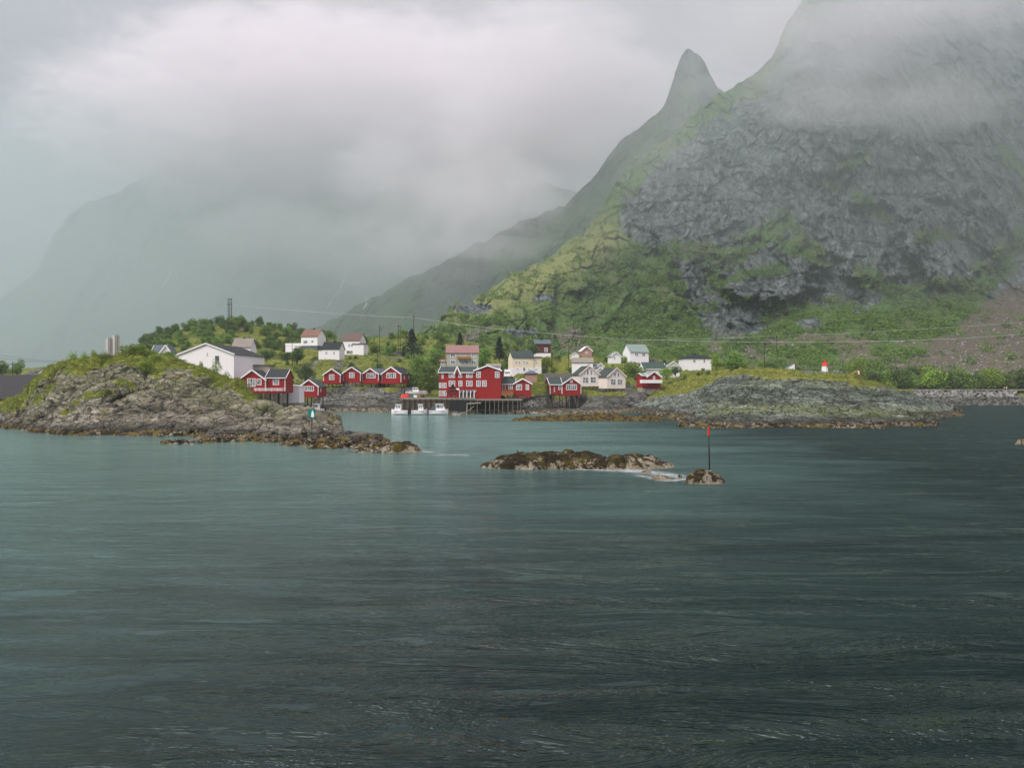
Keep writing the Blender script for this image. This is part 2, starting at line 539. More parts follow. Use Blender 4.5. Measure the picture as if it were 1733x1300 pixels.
# ruffled water lies to the right, calmer water in the lee of the islets
side = ramp(nt, mth(nt, 'ADD', mth(nt, 'MULTIPLY', sx.outputs[0], 0.016), mth(nt, 'ADD', 0.35, mth(nt, 'MULTIPLY', wC, 0.3))), [(0.30, 0.10), (0.62, 0.7), (0.95, 1.6)])
h = mth(nt, 'ADD', mth(nt, 'MULTIPLY', wA, 0.34), mth(nt, 'MULTIPLY', wB, 0.035))
h = mth(nt, 'MULTIPLY', h, mth(nt, 'MULTIPLY', side, mth(nt, 'ADD', 0.6, mth(nt, 'MULTIPLY', patch, 0.9))))
h = mth(nt, 'ADD', h, mth(nt, 'MULTIPLY', mth(nt, 'MULTIPLY', wD, side), 1.3))
wE = noise(nt, pos, 0.30, 5, 0.65, 1.6, (0.35, 1.3, 1))
h = mth(nt, 'MULTIPLY', h, ramp(nt, wE, [(0.38, 0.35), (0.60, 1.5)]))
nrm = bump(nt, bs, h, 1.0, 0.72)
nt.nodes.remove(bs)
df = nd(nt, 'ShaderNodeBsdfDiffuse')
# reflected sky painted into the diffuse colour: paler far and left, dark at right
painted_sheen = mth(nt, 'MULTIPLY', ramp(nt, mth(nt, 'ADD', mth(nt, 'MULTIPLY', sx.outputs[1], 0.0062), mth(nt, 'MULTIPLY', mth(nt, 'SUBTRACT', wC, 0.5), 0.35)), [(0.15, 0.03), (0.75, 1.0)]),
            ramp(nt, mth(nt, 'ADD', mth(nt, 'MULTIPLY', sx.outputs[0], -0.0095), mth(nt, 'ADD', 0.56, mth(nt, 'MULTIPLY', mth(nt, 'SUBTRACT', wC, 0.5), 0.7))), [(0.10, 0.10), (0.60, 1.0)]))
nt.links.new(mixc(nt, painted_sheen, (0.002, 0.007, 0.0075), (0.078, 0.135, 0.125)), df.inputs['Color'])
gl = nd(nt, 'ShaderNodeBsdfGlossy', inp={'Color': (0.80, 0.98, 0.94, 1), 'Roughness': 0.13})
fr = nd(nt, 'ShaderNodeFresnel', inp={'IOR': 1.30})
for n_ in (gl, fr):
    nt.links.new(nrm, n_.inputs['Normal'])
mxs = nd(nt, 'ShaderNodeMixShader')
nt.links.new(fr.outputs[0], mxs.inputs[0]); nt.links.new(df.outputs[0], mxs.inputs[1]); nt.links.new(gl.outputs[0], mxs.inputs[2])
nt.links.new(mxs.outputs[0], [n for n in nt.nodes if n.type == 'OUTPUT_MATERIAL'][0].inputs[0])
SEA = m
o = mesh_obj('sea', [(-6000, -300, 0), (6000, -300, 0), (6000, 9000, 0), (-6000, 9000, 0)], [(0, 1, 2, 3)], SEA)
tag(o, kind='structure')
# ================================================================== land near the water
def land_mat(name, rA, rB, tide=1.0, weed=0.5, ochre=0.5, scale=1.0, relief=1.0, grit=0.95, lay=(0.35, 0.6, 1.5)):
    m, nt, bs, geo = new_mat(name)
    pos = geo.outputs['Position']
    sep = nd(nt, 'ShaderNodeSeparateXYZ'); nt.links.new(pos, sep.inputs[0])
    sn = nd(nt, 'ShaderNodeSeparateXYZ'); nt.links.new(geo.outputs['Normal'], sn.inputs[0])
    strat = noise(nt, pos, 0.9 * scale, 6, 0.68, 0.8, lay)
    fine = noise(nt, pos, 3.2 * scale, 5, 0.7)
    mid = noise(nt, pos, 0.35 * scale, 5, 0.62, 0.5)
    rock = mixc(nt, ramp(nt, strat, [(0.33, 0), (0.66, 1)]), rA, rB)
    rock = mixc(nt, ramp(nt, fine, [(0.38, grit), (0.54, 0)]), rock, tuple(c * 0.14 for c in rA))
    blot = noise(nt, pos, 0.16 * scale, 5, 0.7, 1.0, (0.6, 1, 2.6))
    rock = mixc(nt, ramp(nt, blot, [(0.42, 0.6), (0.56, 0)]), rock, tuple(c * 0.28 for c in rA))
    rock = mixc(nt, ramp(nt, mid, [(0.55, 0), (0.68, ochre)]), rock, (0.19, 0.16, 0.045))
    rock = mixc(nt, mth(nt, 'MULTIPLY', attr(nt, 'moss'), ramp(nt, noise(nt, pos, 1.1 * scale, 5, 0.7), [(0.38, 0.1), (0.58, 0.9)])), rock, (0.115, 0.135, 0.04))
    rock = mixc(nt, mth(nt, 'MULTIPLY', attr(nt, 'tone'), 0.8), rock, tuple(c * 0.33 for c in rA))
    # joints
    mp = nd(nt, 'ShaderNodeMapping', inp={'Scale': (0.22 * scale, 0.3 * scale, 0.6 * scale), 'Rotation': (0.15, 0.35, 0.2)})
    nz = nd(nt, 'ShaderNodeTexNoise', inp={'Scale': 0.4 * scale, 'Detail': 4}); nt.links.new(pos, nz.inputs['Vector'])
    s2 = nd(nt, 'ShaderNodeVectorMath', operation='SCALE', inp={'Scale': 3.0 / scale}); nt.links.new(nz.outputs['Color'], s2.inputs[0])
    ad = nd(nt, 'ShaderNodeVectorMath', operation='ADD'); nt.links.new(pos, ad.inputs[0]); nt.links.new(s2.outputs[0], ad.inputs[1])
    nt.links.new(ad.outputs[0], mp.inputs['Vector'])
    vor = nd(nt, 'ShaderNodeTexVoronoi', feature='DISTANCE_TO_EDGE', inp={'Scale': 1.6}); nt.links.new(mp.outputs[0], vor.inputs['Vector'])
    crack = ramp(nt, vor.outputs['Distance'], [(0.0, 1.0), (0.05, 0.0)])
    rock = mixc(nt, mth(nt, 'MULTIPLY', crack, 0.9), rock, (0.014, 0.013, 0.011))
    # grass
    gn = noise(nt, pos, 0.5 * scale, 5, 0.7)
    gr = mixc(nt, ramp(nt, gn, [(0.35, 0), (0.65, 1)]), (0.10, 0.16, 0.02), (0.25, 0.30, 0.04))
    gr = mixc(nt, ramp(nt, noise(nt, pos, 1.7 * scale, 4, 0.7), [(0.46, 0), (0.6, 0.85)]), gr, (0.16, 0.12, 0.028))
    gr = mixc(nt, ramp(nt, fine, [(0.3, 0.8), (0.55, 0)]), gr, (0.022, 0.035, 0.01))
    gr = mixc(nt, mth(nt, 'MULTIPLY', attr(nt, 'dry'), 0.8), gr, (0.25, 0.25, 0.055))
    e = mth(nt, 'ADD', attr(nt, 'veg'), mth(nt, 'MULTIPLY', mth(nt, 'SUBTRACT', noise(nt, pos, 1.3 * scale, 6, 0.72), 0.5), 0.9))
    e = mth(nt, 'ADD', e, mth(nt, 'MULTIPLY', mth(nt, 'SUBTRACT', sn.outputs[2], 0.75), 0.5))
    c = mixc(nt, ramp(nt, e, [(0.44, 0), (0.56, 1)]), rock, gr)
    # tide zone
    zz = mth(nt, 'ADD', sep.outputs[2], mth(nt, 'MULTIPLY', mth(nt, 'SUBTRACT', mid, 0.5), 3.2 * tide))
    wn = noise(nt, pos, 1.5 * scale, 5, 0.72, 0.7)
    td = mixc(nt, ramp(nt, wn, [(0.56 - 0.2 * weed, 0), (0.60 - 0.2 * weed, 1)]), (0.30, 0.255, 0.185), (0.030, 0.021, 0.011))
    td = mixc(nt, ramp(nt, noise(nt, pos, 0.8 * scale, 4, 0.6), [(0.54 - 0.09 * weed, 0), (0.66 - 0.09 * weed, 0.85)]), td, (0.135, 0.098, 0.02))
    dark = mixc(nt, ramp(nt, strat, [(0.3, 0), (0.7, 1)]), (0.022, 0.020, 0.018), (0.085, 0.08, 0.075))
    c = mixc(nt, ramp(nt, mth(nt, 'DIVIDE', zz, 6 * tide), [(0.30, 0.85), (0.52, 0)]), c, dark)
    c = mixc(nt, ramp(nt, mth(nt, 'DIVIDE', zz, 6 * tide), [(0.20, 1), (0.27, 0)]), c, td)
    nt.links.new(c, bs.inputs['Base Color'])
    bs.inputs['Roughness'].default_value = 0.75
    h = mth(nt, 'ADD', mth(nt, 'MULTIPLY', strat, 1.2), mth(nt, 'MULTIPLY', fine, 0.35))
    h = mth(nt, 'SUBTRACT', h, mth(nt, 'MULTIPLY', crack, 0.5))
    bump(nt, bs, h, 1.0, 0.8 * relief / scale)
    return m


W = None


def rows_surface(rows, px, Dv):
    """height over (bearing px, distance Dv) from rows {distance: [(px, py), ...]}; py None is under water"""
    ds = sorted(rows)
    cols = []
    for d in ds:
        k = [(x, (EYE + (CY - y) / F * d) if y is not None else -3.0) for x, y in rows[d]]
        cols.append(interp(px, k))
    cols = np.array(cols)                                      # (nd, npx)
    ds = np.array(ds, float)
    out = np.zeros((len(Dv), len(px)))
    for j, d in enumerate(Dv):
        i = int(np.clip(np.searchsorted(ds, d) - 1, 0, len(ds) - 2))
        t = np.clip((d - ds[i]) / (ds[i + 1] - ds[i]), 0, 1)
        t = t * 0.6 + 0.4 * t * t * (3 - 2 * t)
        out[j] = cols[i] * (1 - t) + cols[i + 1] * t
    return out


LANDS = {}


def land(name, rows, px0, px1, npx, Dv, relief, attrs, mat, pads=()):
    px = np.linspace(px0, px1, npx)
    Dv = np.asarray(Dv, float)
    Z0 = rows_surface(rows, px, Dv)
    PX, D = np.meshgrid(px, Dv)
    X = (PX - CX) / F * D
    dx, dy, dz, at = relief(X, D, Z0, PX)
    Z = Z0 + dz
    padm = np.zeros(Z.shape)
    for (x, y, z, r) in pads:
        d = np.hypot(X - x, D - y)
        wgt = 1 - smooth(r, r + 5, d)
        Z = Z * (1 - wgt) + z * wgt
        padm = np.maximum(padm, wgt)
    at = attrs(X, D, Z, PX, at)
    LANDS[name] = (px, Dv, Z)
    o = grid_obj(name, X + dx * (1 - padm), D + dy * (1 - padm), Z, mat, at)
    tag(o, kind='structure')
    return o


def ground_any(x, y):
    """height of whatever ground is on top at x, y"""
    z = -5.0
    for nm in ('mountain.002', 'village_hillside', 'headland', 'rocky_islet_land'):
        ok, lc, no, fi = bpy.data.objects[nm].ray_cast(Vector((x, y, 700)), Vector((0, 0, -1)))
        if ok:
            z = max(z, lc.z)
    return z


def ground_z(nm, x, y):
    px, Dv, Z = LANDS[nm]
    p = x / y * F + CX
    i = np.clip(np.interp(y, Dv, np.arange(len(Dv))), 0, len(Dv) - 1.001)
    j = np.clip(np.interp(p, px, np.arange(len(px))), 0, len(px) - 1.001)
    i0, j0 = int(i), int(j)
    a, b = i - i0, j - j0
    return float((Z[i0, j0] * (1 - b) + Z[i0, j0 + 1] * b) * (1 - a) + (Z[i0 + 1, j0] * (1 - b) + Z[i0 + 1, j0 + 1] * b) * a)


# ---- left islet
ISLE = {
    104: [(-300, W), (800, W)],
    112: [(-300, W), (460, W), (495, 759), (520, 756), (560, 754), (600, 756), (640, 757), (670, 758), (690, W), (800, W)],
    120: [(-300, W), (250, W), (275, 749), (330, 748), (380, 747), (420, 746), (500, 741), (560, 738), (600, 739), (640, 743), (675, 747), (695, W), (800, W)],
    128: [(-300, W), (290, W), (350, 742), (400, 737), (450, 730), (500, 727), (560, 725), (600, 732), (640, 737), (672, W), (800, W)],
    138: [(-300, W), (70, W), (120, 736), (200, 733), (300, 732), (400, 727), (450, 712), (500, 706), (540, 708), (575, 718), (600, W), (800, W)],
    145: [(-300, W), (30, W), (100, 724), (200, 716), (300, 713), (400, 702), (450, 695), (490, 691), (520, 695), (550, 705), (575, 720), (590, W), (800, W)],
    152: [(-300, W), (10, W), (60, 716), (100, 704), (200, 688), (260, 668), (300, 676), (400, 680), (450, 687), (490, 697), (530, W), (800, W)],
    160: [(-300, W), (-20, W), (30, 708), (60, 690), (100, 670), (200, 652), (260, 652), (300, 655), (400, 662), (430, 672), (460, 690), (500, W), (800, W)],
    168: [(-300, W), (-40, W), (0, 716), (30, 690), (60, 662), (100, 640), (150, 625), (200, 618), (240, 612), (300, 628), (350, 638), (400, 650), (430, 670), (470, 700), (490, W), (800, W)],
    176: [(-300, 705), (0, 700), (29, 676), (53, 645), (80, 627), (114, 615), (150, 609), (200, 605), (230, 600), (262, 603), (303, 614), (339, 623), (364, 630), (397, 639), (412, 655), (440, 690), (460, W), (800, W)],
    190: [(-300, 688), (0, 683), (30, 680), (55, 652), (80, 640), (120, 630), (200, 625), (260, 625), (300, 630), (400, 655), (430, 690), (450, W), (800, W)],
    210: [(-300, 685), (0, 680), (100, 670), (200, 660), (400, 670), (430, W), (800, W)],
    245: [(-300, 670), (0, 665), (100, 655), (200, 650), (400, 660), (450, W), (800, W)],
}


def rel_isle(X, Y, Z, PX):
    wet = smooth(-2.6, 0.6, Z)
    u = X * 0.92 + Y * 0.4
    v = -X * 0.4 + Y * 0.92
    folded = ridged(X / 16 + 0.4 * fbm(X / 9, Y / 9), Y / 9, Z / 4, 4)
    f1, e, cid = cells(u / 13 + 0.3 * fbm(X / 9, Y / 9, Z / 5), v / 5.5, Z / 4.0, seed=2)
    f1b, eb, cidb = cells(u / 4.2 + 0.3 * fbm(X / 4, Y / 4, 5), v / 2.6, Z / 1.9, seed=9)
    dz = 1.2 * (folded - 0.55) + 2.0 * (cid - 0.5) * smooth(0, 0.30, e) + 2.6 * (0.30 - f1 * f1) - 1.1 * (1 - smooth(0, .13, e)) + 0.5 * fbm(X / 6, Y / 6, 0, 4) + 0.7 * (0.25 - f1b * f1b) + 0.35 * (cidb - .5) * smooth(0, .2, eb) - 0.35 * (1 - smooth(0, .08, eb)) + 0.06 * fbm(X / 1.2, Y / 1.2, 2, 4)
    dz = dz * wet * (0.55 + 0.45 * smooth(-1, 3, Z))
    dx = 0.8 * fbm(X / 4, Z / 2, Y / 4, 4) * wet
    dy = -2.4 * fbm(X / 6, Z / 1.8, Y / 9 + 5, 4) * wet - 1.8 * (cid - 0.5) * wet
    return dx, dy, dz, folded


def at_isle(X, Y, Z, PX, f):
    PYs = CY - (Z - EYE) / Y * F
    n = fbm(X / 5, Y / 5, 1, 5)
    top = interp(PX[0], [(-300, 700), (0, 690), (29, 676), (53, 645), (80, 627), (114, 614), (200, 604), (262, 602), (303, 614), (364, 630), (397, 636), (430, 652), (470, 650), (500, 640), (800, 600)])
    d = PYs - top
    v = 1 - smooth(10, 30, d + 24 * n + 14 * smooth(395, 420, PX))
    v = np.maximum(v, strokes(PX, PYs, [(13, [(205, 650), (225, 655)]), (14, [(265, 625), (275, 650)]), (10, [(150, 670), (190, 665)]), (8, [(60, 680), (90, 655)]), (9, [(105, 700), (135, 680)]),
                                        (12, [(400, 655), (425, 672)]), (9, [(340, 645), (380, 655)]), (7, [(430, 680), (445, 690)])]) * (0.8 + 0.5 * n))
    # bare faces near the crest
    for cx, cyy, rx, ry in ((200, 626, 26, 13), (300, 640, 28, 20), (165, 632, 20, 9), (345, 645, 14, 10), (100, 640, 10, 12)):
        v = v * smooth(0.6, 1.15, np.sqrt(((PX - cx) / rx) ** 2 + ((PYs - cyy) / ry) ** 2) + 0.5 * n)
    v = np.where(PX > 425, v * (n > 0.15), v)
    v = np.where(Y > 178, 1.0, v) * smooth(2.2, 3.4, Z)
    dry = np.clip(0.45 * smooth(-0.1, 0.5, fbm(X / 7, Y / 7, 6, 4)), 0, 1)
    moss = np.clip(0.5 * (1 - smooth(40, 90, d + 20 * n)) + 0.3 * n, 0, 1) * smooth(2, 5, Z)
    tone = np.clip(0.9 * strokes(PX, PYs, [(8, [(120, 727), (260, 722), (420, 716), (520, 716)]), (7, [(180, 700), (280, 690)]), (6, [(270, 672), (300, 680)]), (7, [(330, 700), (400, 690)])]) * (0.6 + n), 0, 1)
    return {'veg': v, 'dry': dry, 'moss': moss, 'tone': tone}


M_isle = land_mat('islet_rock', (0.11, 0.10, 0.075), (0.40, 0.37, 0.29), tide=0.6, weed=0.8, ochre=0.6, grit=0.4, relief=0.5)
land('rocky_islet_land', ISLE, -320, 720, 900, np.concatenate([np.arange(104, 180, 0.16), np.arange(180, 245, 1.0)]), rel_isle, at_isle, M_isle)

# ---- right headland
HEAD = {
    158: [(1000, W), (2000, W)],
    162: [(1000, W), (1150, W), (1185, 724), (1300, 725), (1450, 725), (1520, 724.5), (1550, W), (2000, W)],
    167: [(1000, W), (1125, W), (1150, 719), (1200, 715), (1300, 712), (1400, 712), (1500, 713), (1560, 716), (1590, 720), (1605, W), (2000, W)],
    175: [(1000, W), (1130, W), (1160, 709), (1200, 702), (1250, 695), (1350, 697), (1500, 699), (1520, 704), (1535, 703), (1560, 699), (1585, 707), (1605, W), (2000, W)],
    185: [(1000, W), (1130, W), (1180, 700), (1230, 689), (1300, 687), (1400, 688), (1500, 694), (1520, 705), (1570, W), (2000, W)],
    200: [(1000, W), (1090, W), (1150, 704), (1180, 702), (1250, 699), (1350, 700), (1480, 704), (1500, 709), (1540, W), (2000, W)],
    212: [(1000, W), (1080, W), (1140, 701), (1180, 695), (1250, 690), (1350, 689), (1450, 691), (1530, 695), (1600, 699), (1650, W), (2000, W)],
    228: [(1000, W), (1070, W), (1110, 702), (1160, 688), (1200, 668), (1300, 655), (1400, 656), (1450, 665), (1500, 675), (1570, 690), (1630, 698), (1650, W), (2000, W)],
    245: [(1000, W), (1060, W), (1090, 695), (1120, 683), (1160, 671), (1200, 653), (1250, 639), (1300, 630), (1350, 631), (1400, 635), (1450, 644), (1500, 659), (1560, 677), (1610, 692), (1640, W), (2000, W)],
    262: [(1000, W), (1040, 696), (1060, 690), (1090, 680), (1130, 664), (1180, 648), (1220, 636), (1260, 626), (1300, 621), (1350, 624), (1400, 629), (1450, 635), (1500, 651), (1560, 671), (1620, 690), (1660, W), (2000, W)],
    285: [(1000, 680), (1040, 675), (1090, 662), (1140, 646), (1180, 632), (1230, 627), (1300, 626), (1400, 633), (1450, 642), (1500, 658), (1600, 688), (1660, W), (2000, W)],
    315: [(1000, W), (1200, 640), (1300, 640), (1400, 648), (1500, 670), (1560, W), (2000, W)],
}


def rel_head(X, Y, Z, PX):
    wet = smooth(-2.6, 0.6, Z)
    lay = (Z * 0.9 + X * 0.05 + 0.9 * fbm(X / 14, Y / 14, 0, 4)) / 2.0
    stp = (lay - np.floor(lay))
    f1, e, cid = cells(X / 17 + 0.3 * fbm(X / 9, Y / 9), Y / 5, Z / 2.0, seed=4)
    f1b, eb, cidb = cells(X / 6, Y / 2.2, Z / 1.0, seed=19)
    dz = 2.3 * (smooth(0.7, 1.0, stp) - 0.3 - 0.4 * stp) + 1.3 * (cid - 0.5) * smooth(0, 0.25, e) + 1.8 * (0.3 - f1 * f1) - 1.0 * (1 - smooth(0, .10, e)) + 0.5 * fbm(X / 10, Y / 7, 3, 4) + 0.10 * fbm(X / 1.4, Y / 1.2, 3, 4) + 0.7 * (0.25 - f1b * f1b) - 0.3 * (1 - smooth(0, .1, eb))
    rough = 0.55 + 0.6 * smooth(0, .3, fbm(X / 25, Y / 25, 9, 3))
    dz = dz * wet * rough
    dy = -1.6 * fbm(X / 9, Z / 1.8, Y / 10 + 5, 4) * wet
    return 0.4 * fbm(X / 4, Z / 2, Y / 4, 3) * wet, dy, dz, e


def at_head(X, Y, Z, PX, f):
    PYs = CY - (Z - EYE) / Y * F
    n = fbm(X / 6, Y / 6, 1, 5)
    low = interp(PX[0], [(1000, 640), (1060, 676), (1110, 672), (1180, 660), (1215, 640), (1270, 632), (1300, 642), (1350, 640), (1400, 642), (1450, 652), (1500, 655), (1560, 668), (1620, 640), (2000, 600)])
    v = 1 - smooth(-4, 6, PYs - low + 8 * n)
    v = v * smooth(0.3, 1.0, np.sqrt(((PX - 1390) / 70) ** 2 + ((PYs - 628) / 7) ** 2) + 0.5 * n)
    v = np.maximum(v, 0.45 * strokes(PX, PYs, [(9, [(1230, 690), (1320, 692), (1420, 696), (1500, 701)])]) * (0.7 + n))
    v = v * smooth(2.2, 3.4, Z)
    dry = np.clip(0.75 + 0.8 * fbm(X / 6, Y / 6, 6, 4) - 0.5 * smooth(1440, 1500, PX), 0, 1)
    moss = np.clip(strokes(PX, PYs, [(11, [(1200, 697), (1280, 692), (1400, 694), (1500, 700), (1580, 702)])]) + 0.5 * strokes(PX, PYs, [(12, [(1260, 645), (1400, 648), (1520, 660)])]), 0, 1)
    tone = np.clip(strokes(PX + 10 * n, PYs + 5 * n, [(8, [(1190, 668), (1250, 660), (1330, 672)]), (5, [(1240, 678), (1330, 682)]), (5, [(1150, 712), (1260, 706), (1400, 712), (1560, 712)]), (4, [(1330, 655), (1420, 664), (1500, 672)]), (4, [(1400, 680), (1480, 682)]),
                                              (5, [(1500, 668), (1560, 684)]), (6, [(1210, 645), (1260, 645)])]) * (0.8 + n), 0, 1)
    return {'veg': v, 'dry': dry, 'moss': moss, 'tone': tone}


M_head = land_mat('headland_rock', (0.10, 0.118, 0.095), (0.36, 0.41, 0.345), tide=0.6, weed=0.6, ochre=0.25, grit=0.55, lay=(0.12, 0.35, 1.3))
land('headland', HEAD, 1030, 1690, 720, np.concatenate([np.arange(158, 215, 0.22), np.arange(215, 285, 0.35), np.arange(285, 316, 1.5)]), rel_head, at_head, M_head)

# ---- village shore and hill
VILL = {
    205: [(0, W), (2200, W)],
    218: [(0, W), (2200, W)],
    232: [(0, 668), (300, 662), (400, 668), (440, 690), (470, 704), (500, W), (850, W), (2200, W)],
    242: [(0, 668), (180, 664), (300, 655), (400, 660), (445, 685), (475, 700), (500, W), (688, W), (694, 674), (760, 674), (790, 684), (810, 697), (850, W), (868, 694), (900, 690), (935, 692), (985, 692), (1020, 697), (1060, W), (2200, W)],
    262: [(0, 655), (180, 652), (400, 650), (450, 676), (500, 690), (535, 694), (560, 693), (690, 693), (700, 673), (745, 673), (800, 674), (850, 675), (880, 674), (915, 684), (930, 695), (975, 695), (992, 684), (1020, 674), (1060, 688), (1090, W), (2200, W)],
    274: [(0, 650), (180, 645), (400, 645), (450, 668), (500, 682), (535, 684), (560, 676), (600, 668), (660, 668), (690, 682), (720, 671), (745, 668), (850, 670), (900, 666), (928, 692), (978, 692), (992, 664), (1020, 662), (1060, 664), (1090, 676), (1130, 668), (1160, W), (2200, W)],
    285: [(0, 650), (180, 640), (400, 640), (450, 660), (500, 672), (530, 672), (552, 656), (600, 651), (650, 651), (695, 656), (720, 667), (745, 662), (850, 660), (900, 658), (935, 668), (960, 668), (985, 656), (1020, 653), (1080, 656), (1130, 650), (1180, 640), (1300, 650), (1400, W), (2200, W)],
    310: [(0, 650), (180, 640), (330, 640), (400, 634), (480, 648), (520, 646), (560, 640), (600, 634), (690, 640), (745, 642), (850, 640), (900, 640), (960, 640), (1020, 640), (1080, 642), (1130, 632), (1200, 628), (1300, 640), (1400, 655), (1450, W), (2200, W)],
    336: [(0, 640), (200, 620), (330, 612), (400, 614), (450, 618), (500, 618), (545, 612), (600, 610), (690, 616), (745, 618), (850, 626), (900, 634), (960, 628), (1020, 624), (1080, 620), (1130, 622), (1200, 624), (1300, 632), (1400, 642), (1450, 655), (1500, 686), (1560, 687), (2200, 687)],
    346: [(0, 635), (200, 610), (330, 602), (400, 606), (450, 610), (500, 608), (545, 602), (600, 602), (690, 610), (745, 612), (850, 620), (900, 626), (960, 622), (1020, 618), (1080, 615), (1130, 617), (1200, 620), (1300, 628), (1400, 640), (1450, 651), (1500, 662), (1560, 663), (2200, 664)],
    380: [(0, 630), (180, 612), (235, 592), (290, 580), (340, 572), (400, 580), (450, 586), (500, 588), (600, 586), (700, 590), (780, 596), (900, 606), (1000, 606), (1100, 606), (1200, 611), (1300, 620), (1450, 650), (2200, 656)],
    430: [(0, 640), (180, 606), (235, 586), (270, 568), (300, 558), (330, 555), (370, 550), (390, 548), (440, 551), (480, 557), (520, 568), (560, 573), (600, 575), (650, 571), (700, 566), (760, 572), (850, 590), (1000, 612), (2200, 660)],
    500: [(0, 655), (235, 630), (390, 575), (480, 585), (600, 580), (700, 566), (760, 580), (1000, 640), (2200, 670)],
    620: [(0, 660), (2200, 665)],
}


def rel_vill(X, Y, Z, PX):
    wet = smooth(-2.5, 0.5, Z)
    f1, e, cid = cells(X / 9 + 0.4 * fbm(X / 7, Y / 7), Y / 8, Z / 4, seed=6)
    out = smooth(0.05, 0.35, fbm(X / 26, Y / 26, 3.3, 4))
    dz = 0.7 * fbm(X / 14, Y / 12, 0, 5) + out * (1.8 * (cid - .3) * smooth(0, .25, e)) + 0.3 * fbm(X / 3, Y / 3, 0, 4)
    cliff = smooth(250, 262, Y) * (1 - smooth(285, 290, Y))
    dz = dz + cliff * (1.6 * (cid - 0.5) * smooth(0, .2, e))
    return 0 * X, -2.2 * cliff * fbm(X / 6, Z / 5, 3, 4), dz * wet * np.where(Y > 330, 1.5, 0.8), out


def at_vill(X, Y, Z, PX, out):
    n = fbm(X / 9, Y / 9, 5, 5)
    v = 1.0 - 0.75 * out
    v = v * np.where((Y < 284) & (PX > 530) & (PX < 700), smooth(5.2, 8.2, Z + 2.4 * n) * 0.9, 1)
    v = v * np.where((PX > 860) & (PX < 1130) & (Y < 280), smooth(4.2, 6, Z + 1.5 * n), 1)
    v = v * smooth(2.0, 3.6, Z)
    v = np.where((PX > 1480) & (Y < 344), v * 0.25, v)
    dry = np.clip(0.25 + 1.0 * fbm(X / 16, Y / 14, 6, 4), 0, 0.8) * (1 - smooth(370, 430, Y) * 0.7)
    return {'veg': v, 'dry': dry}


M_vill = land_mat('hillside', (0.12, 0.125, 0.105), (0.34, 0.34, 0.30), tide=0.7, weed=0.4, ochre=0.35, scale=0.6)
